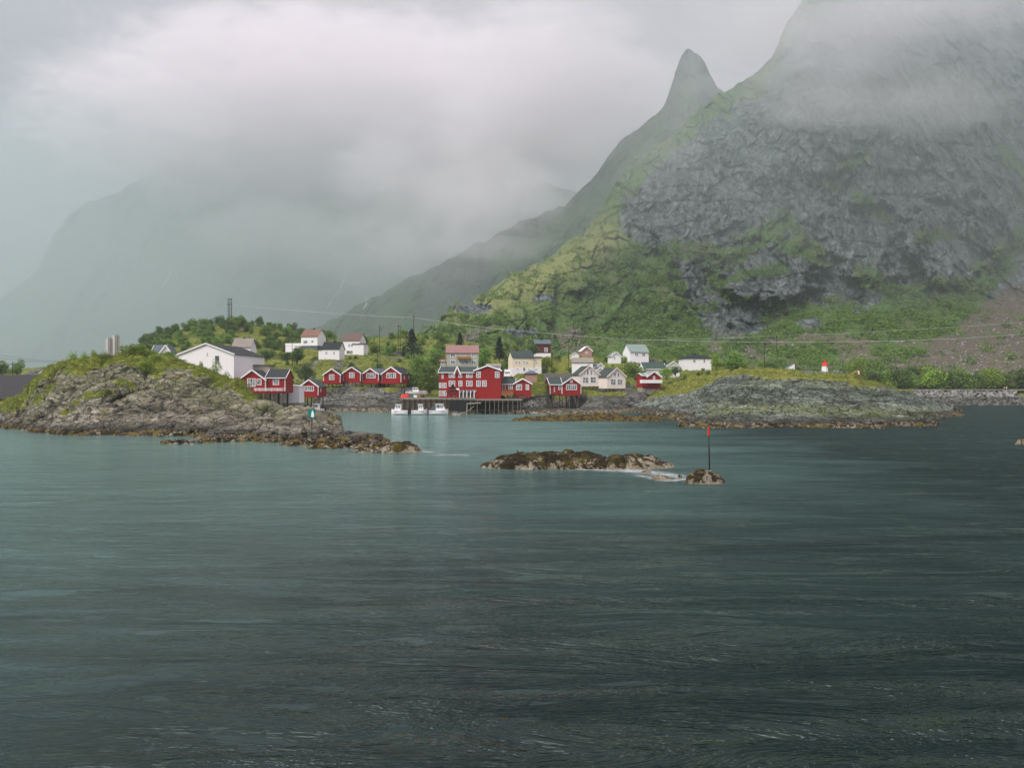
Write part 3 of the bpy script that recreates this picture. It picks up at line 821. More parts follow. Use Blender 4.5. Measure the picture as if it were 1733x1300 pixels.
# ================================================================== the houses, as measured: px,py middle of the front wall's foot, D distance,
# blocks: (x0, x1 [photo px], foot py, eave height px, roof rise px, depth m, 'g' gable to us / 'e' eave to us / 'h' hip / 'f' flat, set back m)
# windows: (px, py, w px, h px, panes across, panes down)
HOUSES = [
 dict(n='warehouse', label='large pale warehouse with a wide low gable behind the left islet', cat='warehouse', D=238, yaw=4, py=650,
      wall='palewhite', roof='slate', blocks=[(301, 397, 650, 50, 18, 24, 'g', 0)], win=[(351, 600, 2.6, 7, 1, 2), (368, 609, 9, 15, 1, 1)], trim=1),
 dict(n='house', label='tall white house with grey brown roof above the pale warehouse', cat='house', D=265, yaw=-4, py=616,
      wall='white', roof='greybrown', blocks=[(393.5, 423.5, 614, 27, 15, 8, 'e', 0)], win=[(401, 594, 3.6, 4.4, 2, 2), (415, 594, 3.6, 4.4, 2, 2)], ch=[(408, 573, 2.4, 6)], base=10),
 dict(n='house', label='small white gabled house with blue grey roof beside the big pale warehouse', cat='house', D=262, yaw=-6, py=616,
      wall='white', roof='bluegrey', blocks=[(257, 275, 612, 15, 13, 6, 'e', 0.6), (273, 287.5, 612, 17, 10, 7, 'g', 0)], win=[(281, 601, 4, 5, 1, 1)], trim=1),
 dict(n='barn', label='dark grey metal roofed barn beyond the left end of the islet', cat='barn', D=205, yaw=0, py=682,
      wall='darkred', roof='darkmetal', blocks=[(-120, 54, 683, 8, 40, 18, 'e', 0)], win=[]),
 dict(n='house', label='dark roofed gable with black chimney peeping over the islet beside the barn', cat='house', D=236, yaw=8, py=652,
      wall='white', roof='slate', blocks=[(66, 136, 652, 20, 18, 9, 'g', 0)], win=[], ch=[(93, 617, 4, 9)], trim=1),
 dict(n='boathouse', label='low flat concrete store with turf on its roof behind the red stilt house', cat='store', D=252, yaw=0, py=645,
      wall='concrete', roof='turf', blocks=[(396, 455, 642, 23, 0, 6, 'f', 0)], win=[(397.5, 627.5, 2, 6, 1, 1), (400.7, 627.5, 2, 6, 1, 1), (404, 627.5, 2, 6, 1, 1), (410, 630, 3, 10, 1, 1)], nof=1),
 dict(n='shed', label='little pink roofed lean to beside the red stilt house gable', cat='shed', D=244, yaw=0, py=655,
      wall='palewhite', roof='tile', blocks=[(394, 410, 655, 13, 10, 5, 'e', 0)], win=[]),
 dict(n='stilt_house', label='red house with black roof and white railed deck on thick stilts by the islet', cat='house', D=232, yaw=0, py=662,
      wall='red', roof='slate', blocks=[(405, 449, 662, 19, 16, 9, 'g', 0), (449.3, 481, 662, 22.5, 14, 8.6, 'e', 0.8)],
      win=[(425.5, 647.5, 14, 14, 3, 2), (438.5, 646.5, 8, 11, 1, 1), (465.7, 646, 10.5, 11.5, 2, 3)], trim=1, corner=1,
      deck=(433, 481.5, 1.6, 'railwhite'), stilts=[449, 463, 478.5], stw=0.5, to=-1.5),
 dict(n='shed', label='pale slant roofed shed on a concrete footing beside the red stilt house', cat='shed', D=243, yaw=0, py=679,
      wall='palewhite', roof='palewhite', blocks=[(451, 506, 679, 25, 3.5, 6, 'm', 0)], win=[], base=-9, basemat='concrete'),
 dict(n='cabin', label='small red cabin on posts at the water nearest the pale shed', cat='cabin', D=258, yaw=9, py=669,
      wall='red', roof='greenslate', blocks=[(507.5, 539, 669, 14.5, 11, 7, 'g', 0)], win=[(523.5, 658, 16.5, 8.6, 4, 2)], sidewin=1,
      trim=1, corner=1, stilts=[509, 516, 530, 537], stw=0.35, to=0.0),
 dict(n='cabin', label='red gabled cabin with a square window, leftmost of the row on the rock', cat='cabin', D=280, yaw=4, py=647.6,
      wall='red', roof='slate', blocks=[(547.6, 576, 647.6, 13, 9.6, 7, 'g', 0)], win=[(561.4, 638.4, 9, 9.4, 3, 3)], trim=1, corner=1,
      stilts=[549, 556, 563, 574], stw=0.3, to=2.0, deck=(539, 577, 1.2, 'railred')),
 dict(n='cabin', label='red gabled cabin with a square window, second from left on the rock', cat='cabin', D=283, yaw=2, py=645,
      wall='red', roof='slate', blocks=[(580.8, 610, 645, 13.5, 9.5, 7, 'g', 0)], win=[(595.4, 635.2, 9, 9.4, 3, 3)], trim=1, corner=1, stilts=[583, 596, 608], stw=.3, to=3),
 dict(n='cabin', label='red cabin with a wide window and grey roof, third along the rock', cat='cabin', D=284, yaw=16, py=647.2,
      wall='red', roof='bluegrey', blocks=[(613, 641, 647.2, 13.6, 9.3, 11, 'g', 0)], win=[(628, 636, 16, 8.4, 4, 2)], trim=1, corner=1,
      stilts=[618, 626, 634, 641], stw=.25, to=2.5, deck=(612, 645, 1.2, 'railred')),
 dict(n='cabin', label='red cabin with a wide window and brown grey side roof, rightmost on the rock', cat='cabin', D=283, yaw=22, py=647.4,
      wall='red', roof='slate', blocks=[(645.5, 679.5, 647.4, 14, 11.6, 8, 'g', 0)], win=[(662.2, 635.6, 17, 8.8, 4, 2)], trim=1, corner=1, sidewin=2,
      stilts=[648, 656, 664, 672, 679], stw=.25, to=2.5, deck=(646, 680, 1.2, 'railred')),
 dict(n='house', label='white house with faded red roof highest on the left of the village', cat='house', D=352, yaw=14, py=590,
      wall='white', roof='redbrown', blocks=[(508.5, 538, 590, 21, 12, 8, 'e', 0)], win=[(516.5, 578.8, 8, 6, 3, 1), (529, 578, 5, 4, 1, 1)], ch=[(524.5, 557, 2, 5)], base=5, basemat='bluegrey',
      terrace=(479, 508, 580.5, 590)),
 dict(n='house', label='white cottage with black roof below and between the two brown roofed houses', cat='house', D=330, yaw=4, py=608,
      wall='white', roof='black', blocks=[(544.5, 574.5, 608, 17.5, 12, 8, 'e', 0), (537.5, 544.3, 606, 14, 2, 5, 'e', 1)],
      win=[(552.3, 597.6, 4, 5, 2, 2), (565.2, 597.6, 4, 5, 2, 2), (550, 605.5, 3, 1.8, 1, 1)], ch=[(562, 580, 4, 7)]),
 dict(n='house', label='white house with brown roof and a raised terrace behind the black roofed cottage', cat='house', D=350, yaw=10, py=600,
      wall='white', roof='brown', blocks=[(579, 609, 600, 24, 12, 8, 'e', 0), (600, 619, 600, 17, 0, 6, 'f', -2.2)],
      win=[(590.8, 584.6, 4.4, 5.6, 1, 2), (595.9, 584.6, 4, 5.6, 1, 2), (601, 584.6, 4, 5.6, 1, 2), (595, 596, 20, 6, 3, 1)], ch=[(594, 566, 3.6, 6)]),
 dict(n='house', label='big grey green house with pinkish red roof above the red quay building', cat='house', D=296, yaw=-4, py=628,
      wall='sage', roof='pinktile', blocks=[(756, 809.5, 628, 31, 13, 9, 'e', 0), (745, 755, 626, 14, 5, 5, 'e', 1)],
      win=[(766.5, 601, 8.4, 6.8, 2, 1), (783.5, 600.4, 8.4, 5.4, 2, 1), (801.5, 601, 8.4, 6.8, 2, 1), (766.5, 612.7, 8.4, 6.8, 2, 1), (785, 612.5, 17, 8, 4, 1), (801.5, 612.7, 8.4, 6.8, 2, 1), (750, 613, 6, 5, 2, 1)],
      balcony=(774, 795.5, 603.2, 607.6)),
 dict(n='quay_building', label='largest red building, three storeys with white windows on the quay', cat='building', D=241, yaw=3, py=674.3,
      wall='red', roof='slate2', blocks=[(742.5, 803, 674.3, 43.5, 9.8, 12, 'e', 0.6), (803.3, 847.6, 674.3, 46.8, 8, 15, 'g', 0)],
      win=[(761.3, 634.8, 4.8, 9.6, 1, 3), (767.4, 634.8, 4.8, 9.6, 1, 3), (778.6, 634.4, 6.6, 9.6, 2, 3), (791, 634.8, 4.8, 9.6, 1, 3), (796.9, 634.8, 4.8, 9.6, 1, 3),
           (761.3, 649.2, 4.8, 9.6, 1, 3), (767.4, 649.2, 4.8, 9.6, 1, 3), (778.8, 649.2, 6.6, 9.6, 2, 3), (791, 649.2, 4.8, 9.6, 1, 3), (796.9, 649.2, 4.8, 9.6, 1, 3),
           (748.4, 637, 3.2, 8, 1, 2), (744, 652.5, 3.4, 9, 1, 3), (748.5, 652.5, 3, 9, 1, 3), (753, 652.5, 3.8, 9, 1, 3), (744, 666, 3.4, 9.5, 1, 3), (748.5, 666, 3, 9.5, 1, 3), (753, 666, 3.8, 9.5, 1, 3),
           (809.8, 634.3, 7.4, 10.4, 2, 3), (841.5, 634.3, 7.4, 10.4, 2, 3), (809.8, 649.2, 7.4, 10.4, 2, 3), (819.8, 649.2, 7.6, 10.4, 2, 3)],
      trim=1, dormer=(773.6, 621, 9.5, 12), arcade=(778, 802.5, 661.5, 674)),
 dict(n='house', label='low red building with dark green roof joined to the big red quay building', cat='building', D=243, yaw=2, py=666,
      wall='red', roof='greenslate', blocks=[(841, 870.6, 665, 14.5, 9.6, 8, 'e', 0.8), (870.8, 898.6, 669, 19.6, 7.6, 10, 'g', 0)],
      win=[(842.8, 655, 6, 9, 2, 2), (863.8, 655, 8, 9, 2, 2), (878.4, 655.4, 10, 9.8, 3, 2), (892.6, 655.4, 5.6, 9.4, 2, 2), (850.5, 656.5, 1.5, 9.5, 1, 1), (854.8, 656.5, 1.5, 9.5, 1, 1)],
      trim=1, ch=[(865.5, 640.5, 4, 3.4)], deck=(836, 869, 2.4, 'railwood'), stilts=[838, 845, 858, 867, 889], stw=.25, to=4.4),
 dict(n='house', label='cream yellow house with dark green roof above the joined red building', cat='house', D=300, yaw=-13, py=632,
      wall='cream', roof='greenslate', blocks=[(867.5, 903, 632, 27, 12, 7.5, 'e', 0), (903.3, 916.8, 630, 25, 0, 6, 'f', .4)],
      win=[(873.8, 614, 3.8, 5.6, 2, 2), (878.6, 614, 3.8, 5.6, 2, 2), (887.2, 614, 3.8, 5.6, 2, 2), (892, 614, 3.8, 5.6, 2, 2), (908.4, 614, 4, 4.4, 2, 2), (875, 624.4, 3, 3, 1, 1), (887, 624.6, 5, 7, 1, 1), (894, 624.4, 2.6, 2.6, 1, 1), (908, 625, 3, 3, 1, 1)], ch=[(878.5, 594, 4, 3.5)], basemat='white', base=9),
 dict(n='house', label='dark maroon house with one white window half hidden in trees', cat='house', D=345, yaw=-4, py=603,
      wall='maroon', roof='bluegrey', blocks=[(905, 932, 604, 22, 7.5, 8, 'e', 0)], win=[(924, 592, 5.6, 6.6, 2, 2)], ch=[(917.5, 575, 4.4, 5)], base=6, basemat='white'),
 dict(n='shed', label='grey roofed white garage just behind the red quay building', cat='garage', D=268, yaw=-3, py=630,
      wall='white', roof='greybrown', blocks=[(824, 847, 630, 9.6, 4.4, 6, 'e', 0)], win=[]),
 dict(n='shed', label='pinkish brick shed with hipped dark roof below the cream house', cat='shed', D=264, yaw=0, py=646,
      wall='brick', roof='bluegrey', blocks=[(889, 908.5, 646, 13, 7, 6, 'h', 0)], win=[]),
 dict(n='stilt_house', label='red cabin with five pane window high on long slanting stilts', cat='cabin', D=264, yaw=-8, py=666.8,
      wall='red', roof='greenslate', blocks=[(931.3, 951, 666.8, 15.8, 11, 8, 'e', 0.4), (951.2, 983.4, 666.8, 15.8, 11.2, 9, 'g', 0)],
      win=[(967.3, 655.4, 18.4, 9.6, 5, 2), (967, 645.4, 4.6, 4.6, 2, 1), (946.8, 656.2, 3.6, 7.6, 1, 2), (938.5, 659, 1.8, 9.4, 1, 1)], trim=1, corner=1,
      stilts=[934, 942, 952, 957, 963.5, 972, 981], stw=.3, to=-0.6, slant=1),
 dict(n='cabin', label='cream cabin with tall glazed gable, left one of the matching pair', cat='cabin', D=274, yaw=-12, py=651,
      wall='peach', roof='greenslate', blocks=[(980.5, 1014.2, 651, 17, 14, 9, 'g', 0)],
      win=[(991, 643, 10.6, 10.8, 2, 2), (1004, 643, 10.6, 10.8, 2, 2), (994.6, 630.6, 4.4, 8.6, 1, 1), (1000.8, 630.6, 4.4, 8.6, 1, 1), (989, 633, 2.8, 3.4, 1, 1), (1006.5, 633, 2.8, 3.4, 1, 1)],
      trimc='peach', trim=1, stilts=[984, 991, 998, 1006, 1012], stw=.25, to=3.2),
 dict(n='cabin', label='cream cabin with tall glazed gable, right one of the matching pair', cat='cabin', D=270, yaw=-20, py=654.6,
      wall='peach', roof='greenslate', blocks=[(1027, 1059.4, 654.6, 17, 14, 9, 'g', 0)],
      win=[(1037.4, 646.6, 9.6, 10.4, 2, 2), (1049.4, 646.6, 9.8, 10.4, 2, 2), (1040.6, 634.4, 4.2, 8, 1, 1), (1046.6, 634.4, 4.2, 8, 1, 1), (1034.8, 637, 2.8, 3.2, 1, 1), (1052.2, 637, 2.8, 3.2, 1, 1)],
      trimc='peach', trim=1, stilts=[1029, 1036, 1043, 1050, 1058], stw=.25, to=3.2),
 dict(n='house', label='long white house with weathered grey roof behind the cream cabins', cat='house', D=312, yaw=3, py=637,
      wall='white', roof='greybrown', blocks=[(968.5, 1003.5, 637, 23.5, 8, 8, 'e', 0)], win=[(982.5, 623.3, 2.4, 4.4, 1, 1), (996, 618, 3, 4, 1, 1)], ch=[(993, 612, 3, 4)]),
 dict(n='house', label='small white gabled house just right of the weathered grey roof', cat='house', D=318, yaw=-8, py=634,
      wall='white', roof='bluegrey', blocks=[(1011.5, 1021.5, 634, 14, 5, 6, 'g', 0), (1000, 1011.3, 634, 13, 5, 5, 'e', .3)], win=[(1016.5, 620, 3, 4, 1, 1)], trim=1),
 dict(n='shed', label='low white gabled outbuilding between the two cream glazed cabins', cat='shed', D=292, yaw=-5, py=642,
      wall='palewhite', roof='bluegrey', blocks=[(1008, 1023.5, 642, 13, 6.5, 6, 'g', 0)], win=[(1017, 633, 2.4, 4, 1, 1)], trim=1),
 dict(n='house', label='small white house with arched looking gable at the foot of the slope', cat='house', D=345, yaw=0, py=606,
      wall='white', roof='white', blocks=[(966, 980, 607, 6, 4.6, 5, 'g', 0)], win=[(972, 601, 3, 3, 1, 1)]),
 dict(n='house', label='white gable over a reddish porch highest above the cream cabins', cat='house', D=350, yaw=-6, py=603,
      wall='brick', roof='white', blocks=[(984, 1002, 603, 9, 7.4, 6, 'g', 0)], win=[(993, 597, 5, 3, 2, 1)], trim=1),
 dict(n='house', label='white house with pale grey green roof standing alone right of centre', cat='house', D=345, yaw=-16, py=615,
      wall='white', roof='palegreen', blocks=[(1066, 1098.5, 615, 19.5, 12.6, 8, 'e', 0)], win=[(1077, 600.4, 5.8, 5.6, 2, 1), (1089.6, 600.4, 5.8, 5.6, 2, 1)], base=8, basemat='palewhite'),
 dict(n='shed', label='low white gabled shed beside the pale grey green roofed house', cat='shed', D=343, yaw=-8, py=615,
      wall='white', roof='palegreen', blocks=[(1034.5, 1051, 615, 12, 7, 6, 'g', 0)], win=[(1040, 606, 3, 4, 1, 1)], trim=1),
 dict(n='house', label='white house with long dark green roof behind the red balcony cabin', cat='house', D=302, yaw=-7, py=639,
      wall='white', roof='darkgreen', blocks=[(1090, 1128, 639, 14.4, 11, 8, 'e', 0.4), (1128.2, 1151, 637, 17, 7.4, 9, 'g', 0)], win=[(1099, 629.4, 3.4, 4.4, 1, 2), (1117, 629.4, 3.4, 5, 1, 2), (1105, 629.4, 3.4, 4.4, 1, 2)], trim=1, ch=[(1131, 613, 4, 6)]),
 dict(n='cabin', label='little red cabin with a white boarded balcony on a stone base', cat='cabin', D=274, yaw=-14, py=655,
      wall='red', roof='palegreen', blocks=[(1095, 1118.5, 655, 17, 8.4, 6, 'g', 0), (1087.5, 1094.8, 653, 17, 4, 5, 'e', 0.5)], win=[(1107, 639.6, 3.8, 6, 2, 2)], trim=1,
      balcony=(1082, 1118.5, 643, 648.6), balmat='white', base=-13, basemat='concrete'),
 dict(n='bungalow', label='white bungalow with hipped black roof left of the round bush', cat='bungalow', D=322, yaw=-3, py=627,
      wall='white', roof='black', blocks=[(1158, 1204, 627, 20, 8, 9, 'h', 0)], win=[(1175, 611, 5, 5.8, 1, 1), (1192, 611, 3.8, 7, 1, 1)], ch=[(1180.5, 600, 4, 3.5)]),
]
PADS = []
for hh in HOUSES:
    D_ = hh['D']
    x0 = min(b[0] for b in hh['blocks']); x1 = max(b[1] for b in hh['blocks'])
    zb = EYE + (CY - max(b[2] for b in hh['blocks'] )) / F * D_
    if hh['n'] in ('warehouse', 'barn', 'quay_building'):
        continue
    drop = 0.1
    if hh.get('stilts'):
        if hh['to'] < 1:
            continue
        drop = max(0.3, min(zb - hh['to'] - 0.3, 1.8))
    if hh.get('base', 0) < 0:
        continue
    wm_ = (x1 - x0) / F * D_
    PADS.append((((x0 + x1) / 2 - CX) / F * D_, D_ + 4, zb - drop, max(4.5, wm_ * 0.5)))
land('village_hillside', VILL, -40, 2150, 1150, np.concatenate([np.arange(205, 300, 0.7), np.arange(300, 440, 1.1), np.arange(440, 621, 6)]), rel_vill, at_vill, M_vill, pads=PADS)


# ---- low skerries in the sound
def skerry(name, px, py, D, wpx, hpx, depth, seed, prof, mat, label, cat, res=(220, 90), rough=1.0, group=None):
    """a rock out of the water: px,py its middle at the water line, wpx wide, hpx high"""
    c = P(px, py, D)
    wm, hm = wpx / F * D / 2, hpx / F * D
    u, v = np.meshgrid(np.linspace(-1.12, 1.12, res[0]), np.linspace(-1.15, 1.15, res[1]))
    top = np.interp(u, *zip(*prof)) * hm
    wid = np.clip(1 - np.abs(u) ** 3, 0.0, 1) ** 0.6 * (0.75 + 0.3 * pn(u * 2 + seed, 0.3, seed)) + 0.02
    r = np.abs(v) / wid
    Z = top * (1 - np.clip(r, 0, 1.6) ** 2.4) - 0.25 * (np.abs(u) > 1) - 0.9 * np.clip(r - 1, 0, 1)
    X, Y = u * wm, v * depth
    k = max(hm, 0.5)
    f1, e, cid = cells(X / (1.1 * k) + seed, Y / (0.9 * k), Z / k, seed=int(seed))
    dz = k * rough * (0.32 * (cid - 0.5) * smooth(0, .3, e) + 0.22 * fbm(X / k + seed, Y / k, 0, 5) + 0.14 * (ridged(X / k / 2, Y / k, seed, 4) - 0.5) - 0.10 * (1 - smooth(0, .12, e)))
    Z = Z + dz * smooth(-0.5 * k, 0.3 * k, Z + 0.15)
    Z = np.maximum(Z, -0.8)
    Y = Y - 0.12 * k * fbm(X / k, Z / k * 2, 4, 4)
    o = grid_obj(name, X, Y, Z, mat, {'veg': np.zeros(X.shape), 'dry': np.zeros(X.shape)})
    o.location = (c.x, c.y + depth * 0.6, 0)
    tag(o, label, cat, group)
    return o


def weed_rock(name):
    """bare cream rock low and on the knobs, brown wrack draped over the rest"""
    m, nt, bs, geo = new_mat(name)
    pos = geo.outputs['Position']
    sep = nd(nt, 'ShaderNodeSeparateXYZ'); nt.links.new(pos, sep.inputs[0])
    a = noise(nt, pos, 0.9, 5, 0.7, 0.6)
    b = noise(nt, pos, 4.5, 5, 0.75)
    rock = mixc(nt, ramp(nt, b, [(0.35, 0), (0.62, 1)]), (0.16, 0.125, 0.085), (0.56, 0.49, 0.37))
    weed = mixc(nt, ramp(nt, b, [(0.40, 0), (0.66, 1)]), (0.012, 0.009, 0.005), (0.058, 0.042, 0.016))
    weed = mixc(nt, ramp(nt, noise(nt, pos, 0.6, 4, 0.6), [(0.50, 0), (0.66, 0.85)]), weed, (0.10, 0.082, 0.012))
    k = mth(nt, 'ADD', mth(nt, 'MULTIPLY', sep.outputs[2], 0.34), mth(nt, 'MULTIPLY', mth(nt, 'SUBTRACT', a, 0.5), 3.0))
    k = mth(nt, 'ADD', k, mth(nt, 'MULTIPLY', mth(nt, 'SUBTRACT', b, 0.5), 2.2))
    c = mixc(nt, ramp(nt, k, [(0.05, 0), (0.14, 1)]), rock, weed)
    nt.links.new(c, bs.inputs['Base Color'])
    bs.inputs['Roughness'].default_value = 0.6
    bump(nt, bs, mth(nt, 'ADD', b, a), 1.0, 0.5)
    return m


M_sk = weed_rock('wet_rock')
M_sk2 = land_mat('shore_rock', (0.10, 0.10, 0.08), (0.24, 0.23, 0.18), tide=3.0, weed=1.1, ochre=0.5, scale=1.3, relief=0.7)
skerry('skerry', 980, 797, 84, 338, 27, 3.4, 3.0, [(-1.1, 0), (-1, .05), (-.8, .62), (-.6, .95), (-.35, 1), (.0, .95), (.12, 1.0), (.22, .72), (.3, .6), (.5, .86), (.65, .7), (.8, .62), (.93, .35), (1, .1), (1.1, 0)],
       M_sk, 'long low skerry of brown weed and cream rock in mid channel, bird on top', 'skerry', (420, 110))
skerry('rock', 1197, 818, 71.5, 66, 24, 1.3, 8.0, [(-1.1, 0), (-1, .2), (-.8, .8), (-.3, 1), (.3, .95), (.7, .7), (.95, .35), (1.1, 0)],
       M_sk, 'cream and brown weedy rock that carries the red topped marker pole', 'rock', (140, 70))
skerry('rock', 1122, 812, 74.5, 36, 10, 0.6, 5.0, [(-1.1, 0), (-1, .1), (-.5, 1), (.2, .7), (1, .1), (1.1, 0)], M_sk, 'small tan rock in white foam beside the marker rock', 'rock', (70, 40))
skerry('rock', 1150, 808, 76, 13, 7, 0.3, 6.0, [(-1.1, 0), (-1, .1), (0, 1), (1, .1), (1.1, 0)], M_sk, 'tiny tan rock nearest the marker rock in the foam', 'rock', (40, 26))
skerry('rock', 1094, 799, 80, 22, 7, 0.5, 7.0, [(-1.1, 0), (-1, .1), (0, 1), (1, .1), (1.1, 0)], M_sk, 'tiny pale rock awash in foam at the right end of the long skerry', 'rock', (40, 26))
skerry('skerry', 652, 767, 104.5, 125, 18, 1.6, 9.0, [(-1.1, 0), (-1, .1), (-.6, .35), (-.2, .5), (.1, .55), (.3, .95), (.6, 1), (.85, .6), (1, .1), (1.1, 0)],
       M_sk, 'small dark weedy skerry off the tip of the left islet', 'skerry', (220, 70))
skerry('skerry', 998, 713, 193, 268, 12, 5.0, 12.0, [(-1.1, 0), (-1, .05), (-.8, .6), (-.5, .7), (-.2, .75), (.1, 1), (.4, .9), (.6, .6), (.8, .6), (.95, .4), (1.1, 0)],
       M_sk2, 'long flat tan reef in front of the red stilt cabin and quay', 'reef', (420, 90))
skerry('rock', 1735, 752, 118, 24, 12, 1.0, 4.0, [(-1.1, 0), (-1, .1), (-.4, .8), (.3, 1), (1, .5), (1.1, 0)], M_sk, 'small tan rock cut by the edge of the picture', 'rock', (60, 34))

# white water round the rocks
m, nt, bs, geo = new_mat('foam')
pos = geo.outputs['Position']
bs.inputs['Base Color'].default_value = (0.75, 0.77, 0.78, 1)
bs.inputs['Roughness'].default_value = 0.6
fn = noise(nt, pos, 1.6, 6, 0.72, 1.4, (0.3, 1.5, 1))
al = mth(nt, 'MULTIPLY', ramp(nt, mth(nt, 'ADD', fn, mth(nt, 'MULTIPLY', attr(nt, 'thick'), 0.55)), [(0.70, 0), (1.0, 0.9)]), ramp(nt, attr(nt, 'thick'), [(0.0, 0), (0.5, 1)]), True)
al = mth(nt, 'MULTIPLY', al, ramp(nt, noise(nt, pos, 5.0, 5, 0.75, 1.5, (0.5, 1.6, 1)), [(0.42, 0.08), (0.62, 1.0)]))
nt.links.new(al, bs.inputs['Alpha'])


def foam(pts, r, D0, th=1.0):
    px = np.linspace(min(p[0] for p in pts) - 30, max(p[0] for p in pts) + 30, 140)
    py = np.linspace(max(p[1] for p in pts) + 8, max(CY + 15, min(p[1] for p in pts) - 8), 70)
    PX, PY = np.meshgrid(px, py)
    d = np.full(PX.shape, 1e9)
    for (ax, ay), (bx_, by_) in zip(pts[:-1], pts[1:]):
        ux, uy = bx_ - ax, (by_ - ay) * 3.5
        t = np.clip(((PX - ax) * ux + (PY - ay) * 3.5 * uy) / (ux * ux + uy * uy + 1e-6), 0, 1)
        d = np.minimum(d, np.hypot(PX - ax - t * ux, (PY - ay) * 3.5 - t * uy))
    k = np.clip(1 - d / r, 0, 1) * th
    Dm = EYE * F / (PY - CY)
    o = grid_obj('foam', (PX - CX) / F * Dm, Dm, 0.02 + 0.05 * k * (1 + fbm(PX / 9, PY / 3, 0, 3)), m, {'thick': k})
    tag(o, kind='stuff')


foam([(1060, 797), (1100, 800), (1150, 808)], 30, 78, 0.8)
foam([(1080, 806), (1130, 815), (1165, 812)], 20, 78, 0.7)
foam([(930, 792), (1000, 796), (1070, 799)], 12, 84, 0.75)
foam([(700, 764), (730, 766)], 24, 105, 0.62)
foam([(735, 771), (790, 771)], 16, 100, 0.6)
# ================================================================== mesh builder
class MB:
    def __init__(s):
        s.v, s.f = [], []

    def add(s, vs, fs):
        n = len(s.v)
        s.v += [tuple(v) for v in vs]
        s.f += [tuple(i + n for i in f) for f in fs]

    def hexa(s, p):      # 8 points: bottom 4 (ccw), top 4
        s.add(p, [(0, 3, 2, 1), (4, 5, 6, 7), (0, 1, 5, 4), (1, 2, 6, 5), (2, 3, 7, 6), (3, 0, 4, 7)])

    def box(s, x0, x1, y0, y1, z0, z1):
        s.hexa([(x0, y0, z0), (x1, y0, z0), (x1, y1, z0), (x0, y1, z0), (x0, y0, z1), (x1, y0, z1), (x1, y1, z1), (x0, y1, z1)])

    def beam(s, a, b, w, h=None):
        a, b = Vector(a), Vector(b)
        h = h or w
        d = (b - a).normalized()
        up = Vector((0, 0, 1)) if abs(d.z) < 0.95 else Vector((0, 1, 0))
        r = d.cross(up).normalized() * w / 2
        u = r.cross(d).normalized() * h / 2
        s.hexa([a - r - u, a + r - u, a + r + u, a - r + u, b - r - u, b + r - u, b + r + u, b - r + u])

    def cyl(s, a, b, r0, r1=None, n=10):
        a, b = Vector(a), Vector(b)
        r1 = r0 if r1 is None else r1
        d = (b - a).normalized()
        up = Vector((0, 0, 1)) if abs(d.z) < 0.9 else Vector((1, 0, 0))
        e1 = d.cross(up).normalized()
        e2 = d.cross(e1)
        vs = []
        for c, r in ((a, r0), (b, r1)):
            for i in range(n):
                t = 2 * math.pi * i / n
                vs.append(c + (e1 * math.cos(t) + e2 * math.sin(t)) * r)
        s.add(vs, [(i, (i + 1) % n, n + (i + 1) % n, n + i) for i in range(n)] + [tuple(range(n))[::-1], tuple(range(n, 2 * n))])

    def lathe(s, c, prof, n=16, sx=1, sy=1):
        c = Vector(c)
        vs = [c + Vector((r * sx * math.cos(2 * math.pi * i / n), r * sy * math.sin(2 * math.pi * i / n), z)) for r, z in prof for i in range(n)]
        fs = [(k * n + i, k * n + (i + 1) % n, (k + 1) * n + (i + 1) % n, (k + 1) * n + i) for k in range(len(prof) - 1) for i in range(n)]
        s.add(vs, fs + [tuple(range(n))[::-1], tuple(range((len(prof) - 1) * n, len(prof) * n))])

    def build(s, name, mat, parent=None, smooth=False):
        return mesh_obj(name, s.v, s.f, mat, parent, smooth)


def empty(name, loc, label, cat, group=None, rz=0.0):
    o = bpy.data.objects.new(name, None)
    COL.objects.link(o)
    o.location = loc
    o.rotation_euler = (0, 0, rz)
    o.empty_display_size = 0.5
    return tag(o, label, cat, group)


# ---- paints
def paint(name, col, rough=0.6, var=0.25, boards=0.0, sc=1.0, metal=0.0, dirt=0.25):
    m, nt, bs, geo = new_mat(name)
    tc = nd(nt, 'ShaderNodeTexCoord')
    p = tc.outputs['Object']
    a = noise(nt, p, 0.7 * sc, 5, 0.65)
    b = noise(nt, p, 6 * sc, 4, 0.6, 0, (3, 3, 0.4))
    c = mixc(nt, ramp(nt, a, [(0.35, 0), (0.7, var)]), col, tuple(x * 0.55 for x in col))
    c = mixc(nt, ramp(nt, b, [(0.45, 0), (0.75, dirt)]), c, tuple(x * 0.5 + 0.02 for x in col))
    nt.links.new(c, bs.inputs['Base Color'])
    bs.inputs['Roughness'].default_value = rough
    bs.inputs['Metallic'].default_value = metal
    h = b
    if boards:
        wv = nd(nt, 'ShaderNodeTexWave', wave_type='BANDS', bands_direction='X' if boards > 0 else 'Z', inp={'Scale': abs(boards), 'Distortion': 0.0})
        nt.links.new(p, wv.inputs['Vector'])
        h = mth(nt, 'ADD', wv.outputs['Fac'], mth(nt, 'MULTIPLY', b, 0.4))
    bump(nt, bs, h, 0.5, 0.05)
    return m


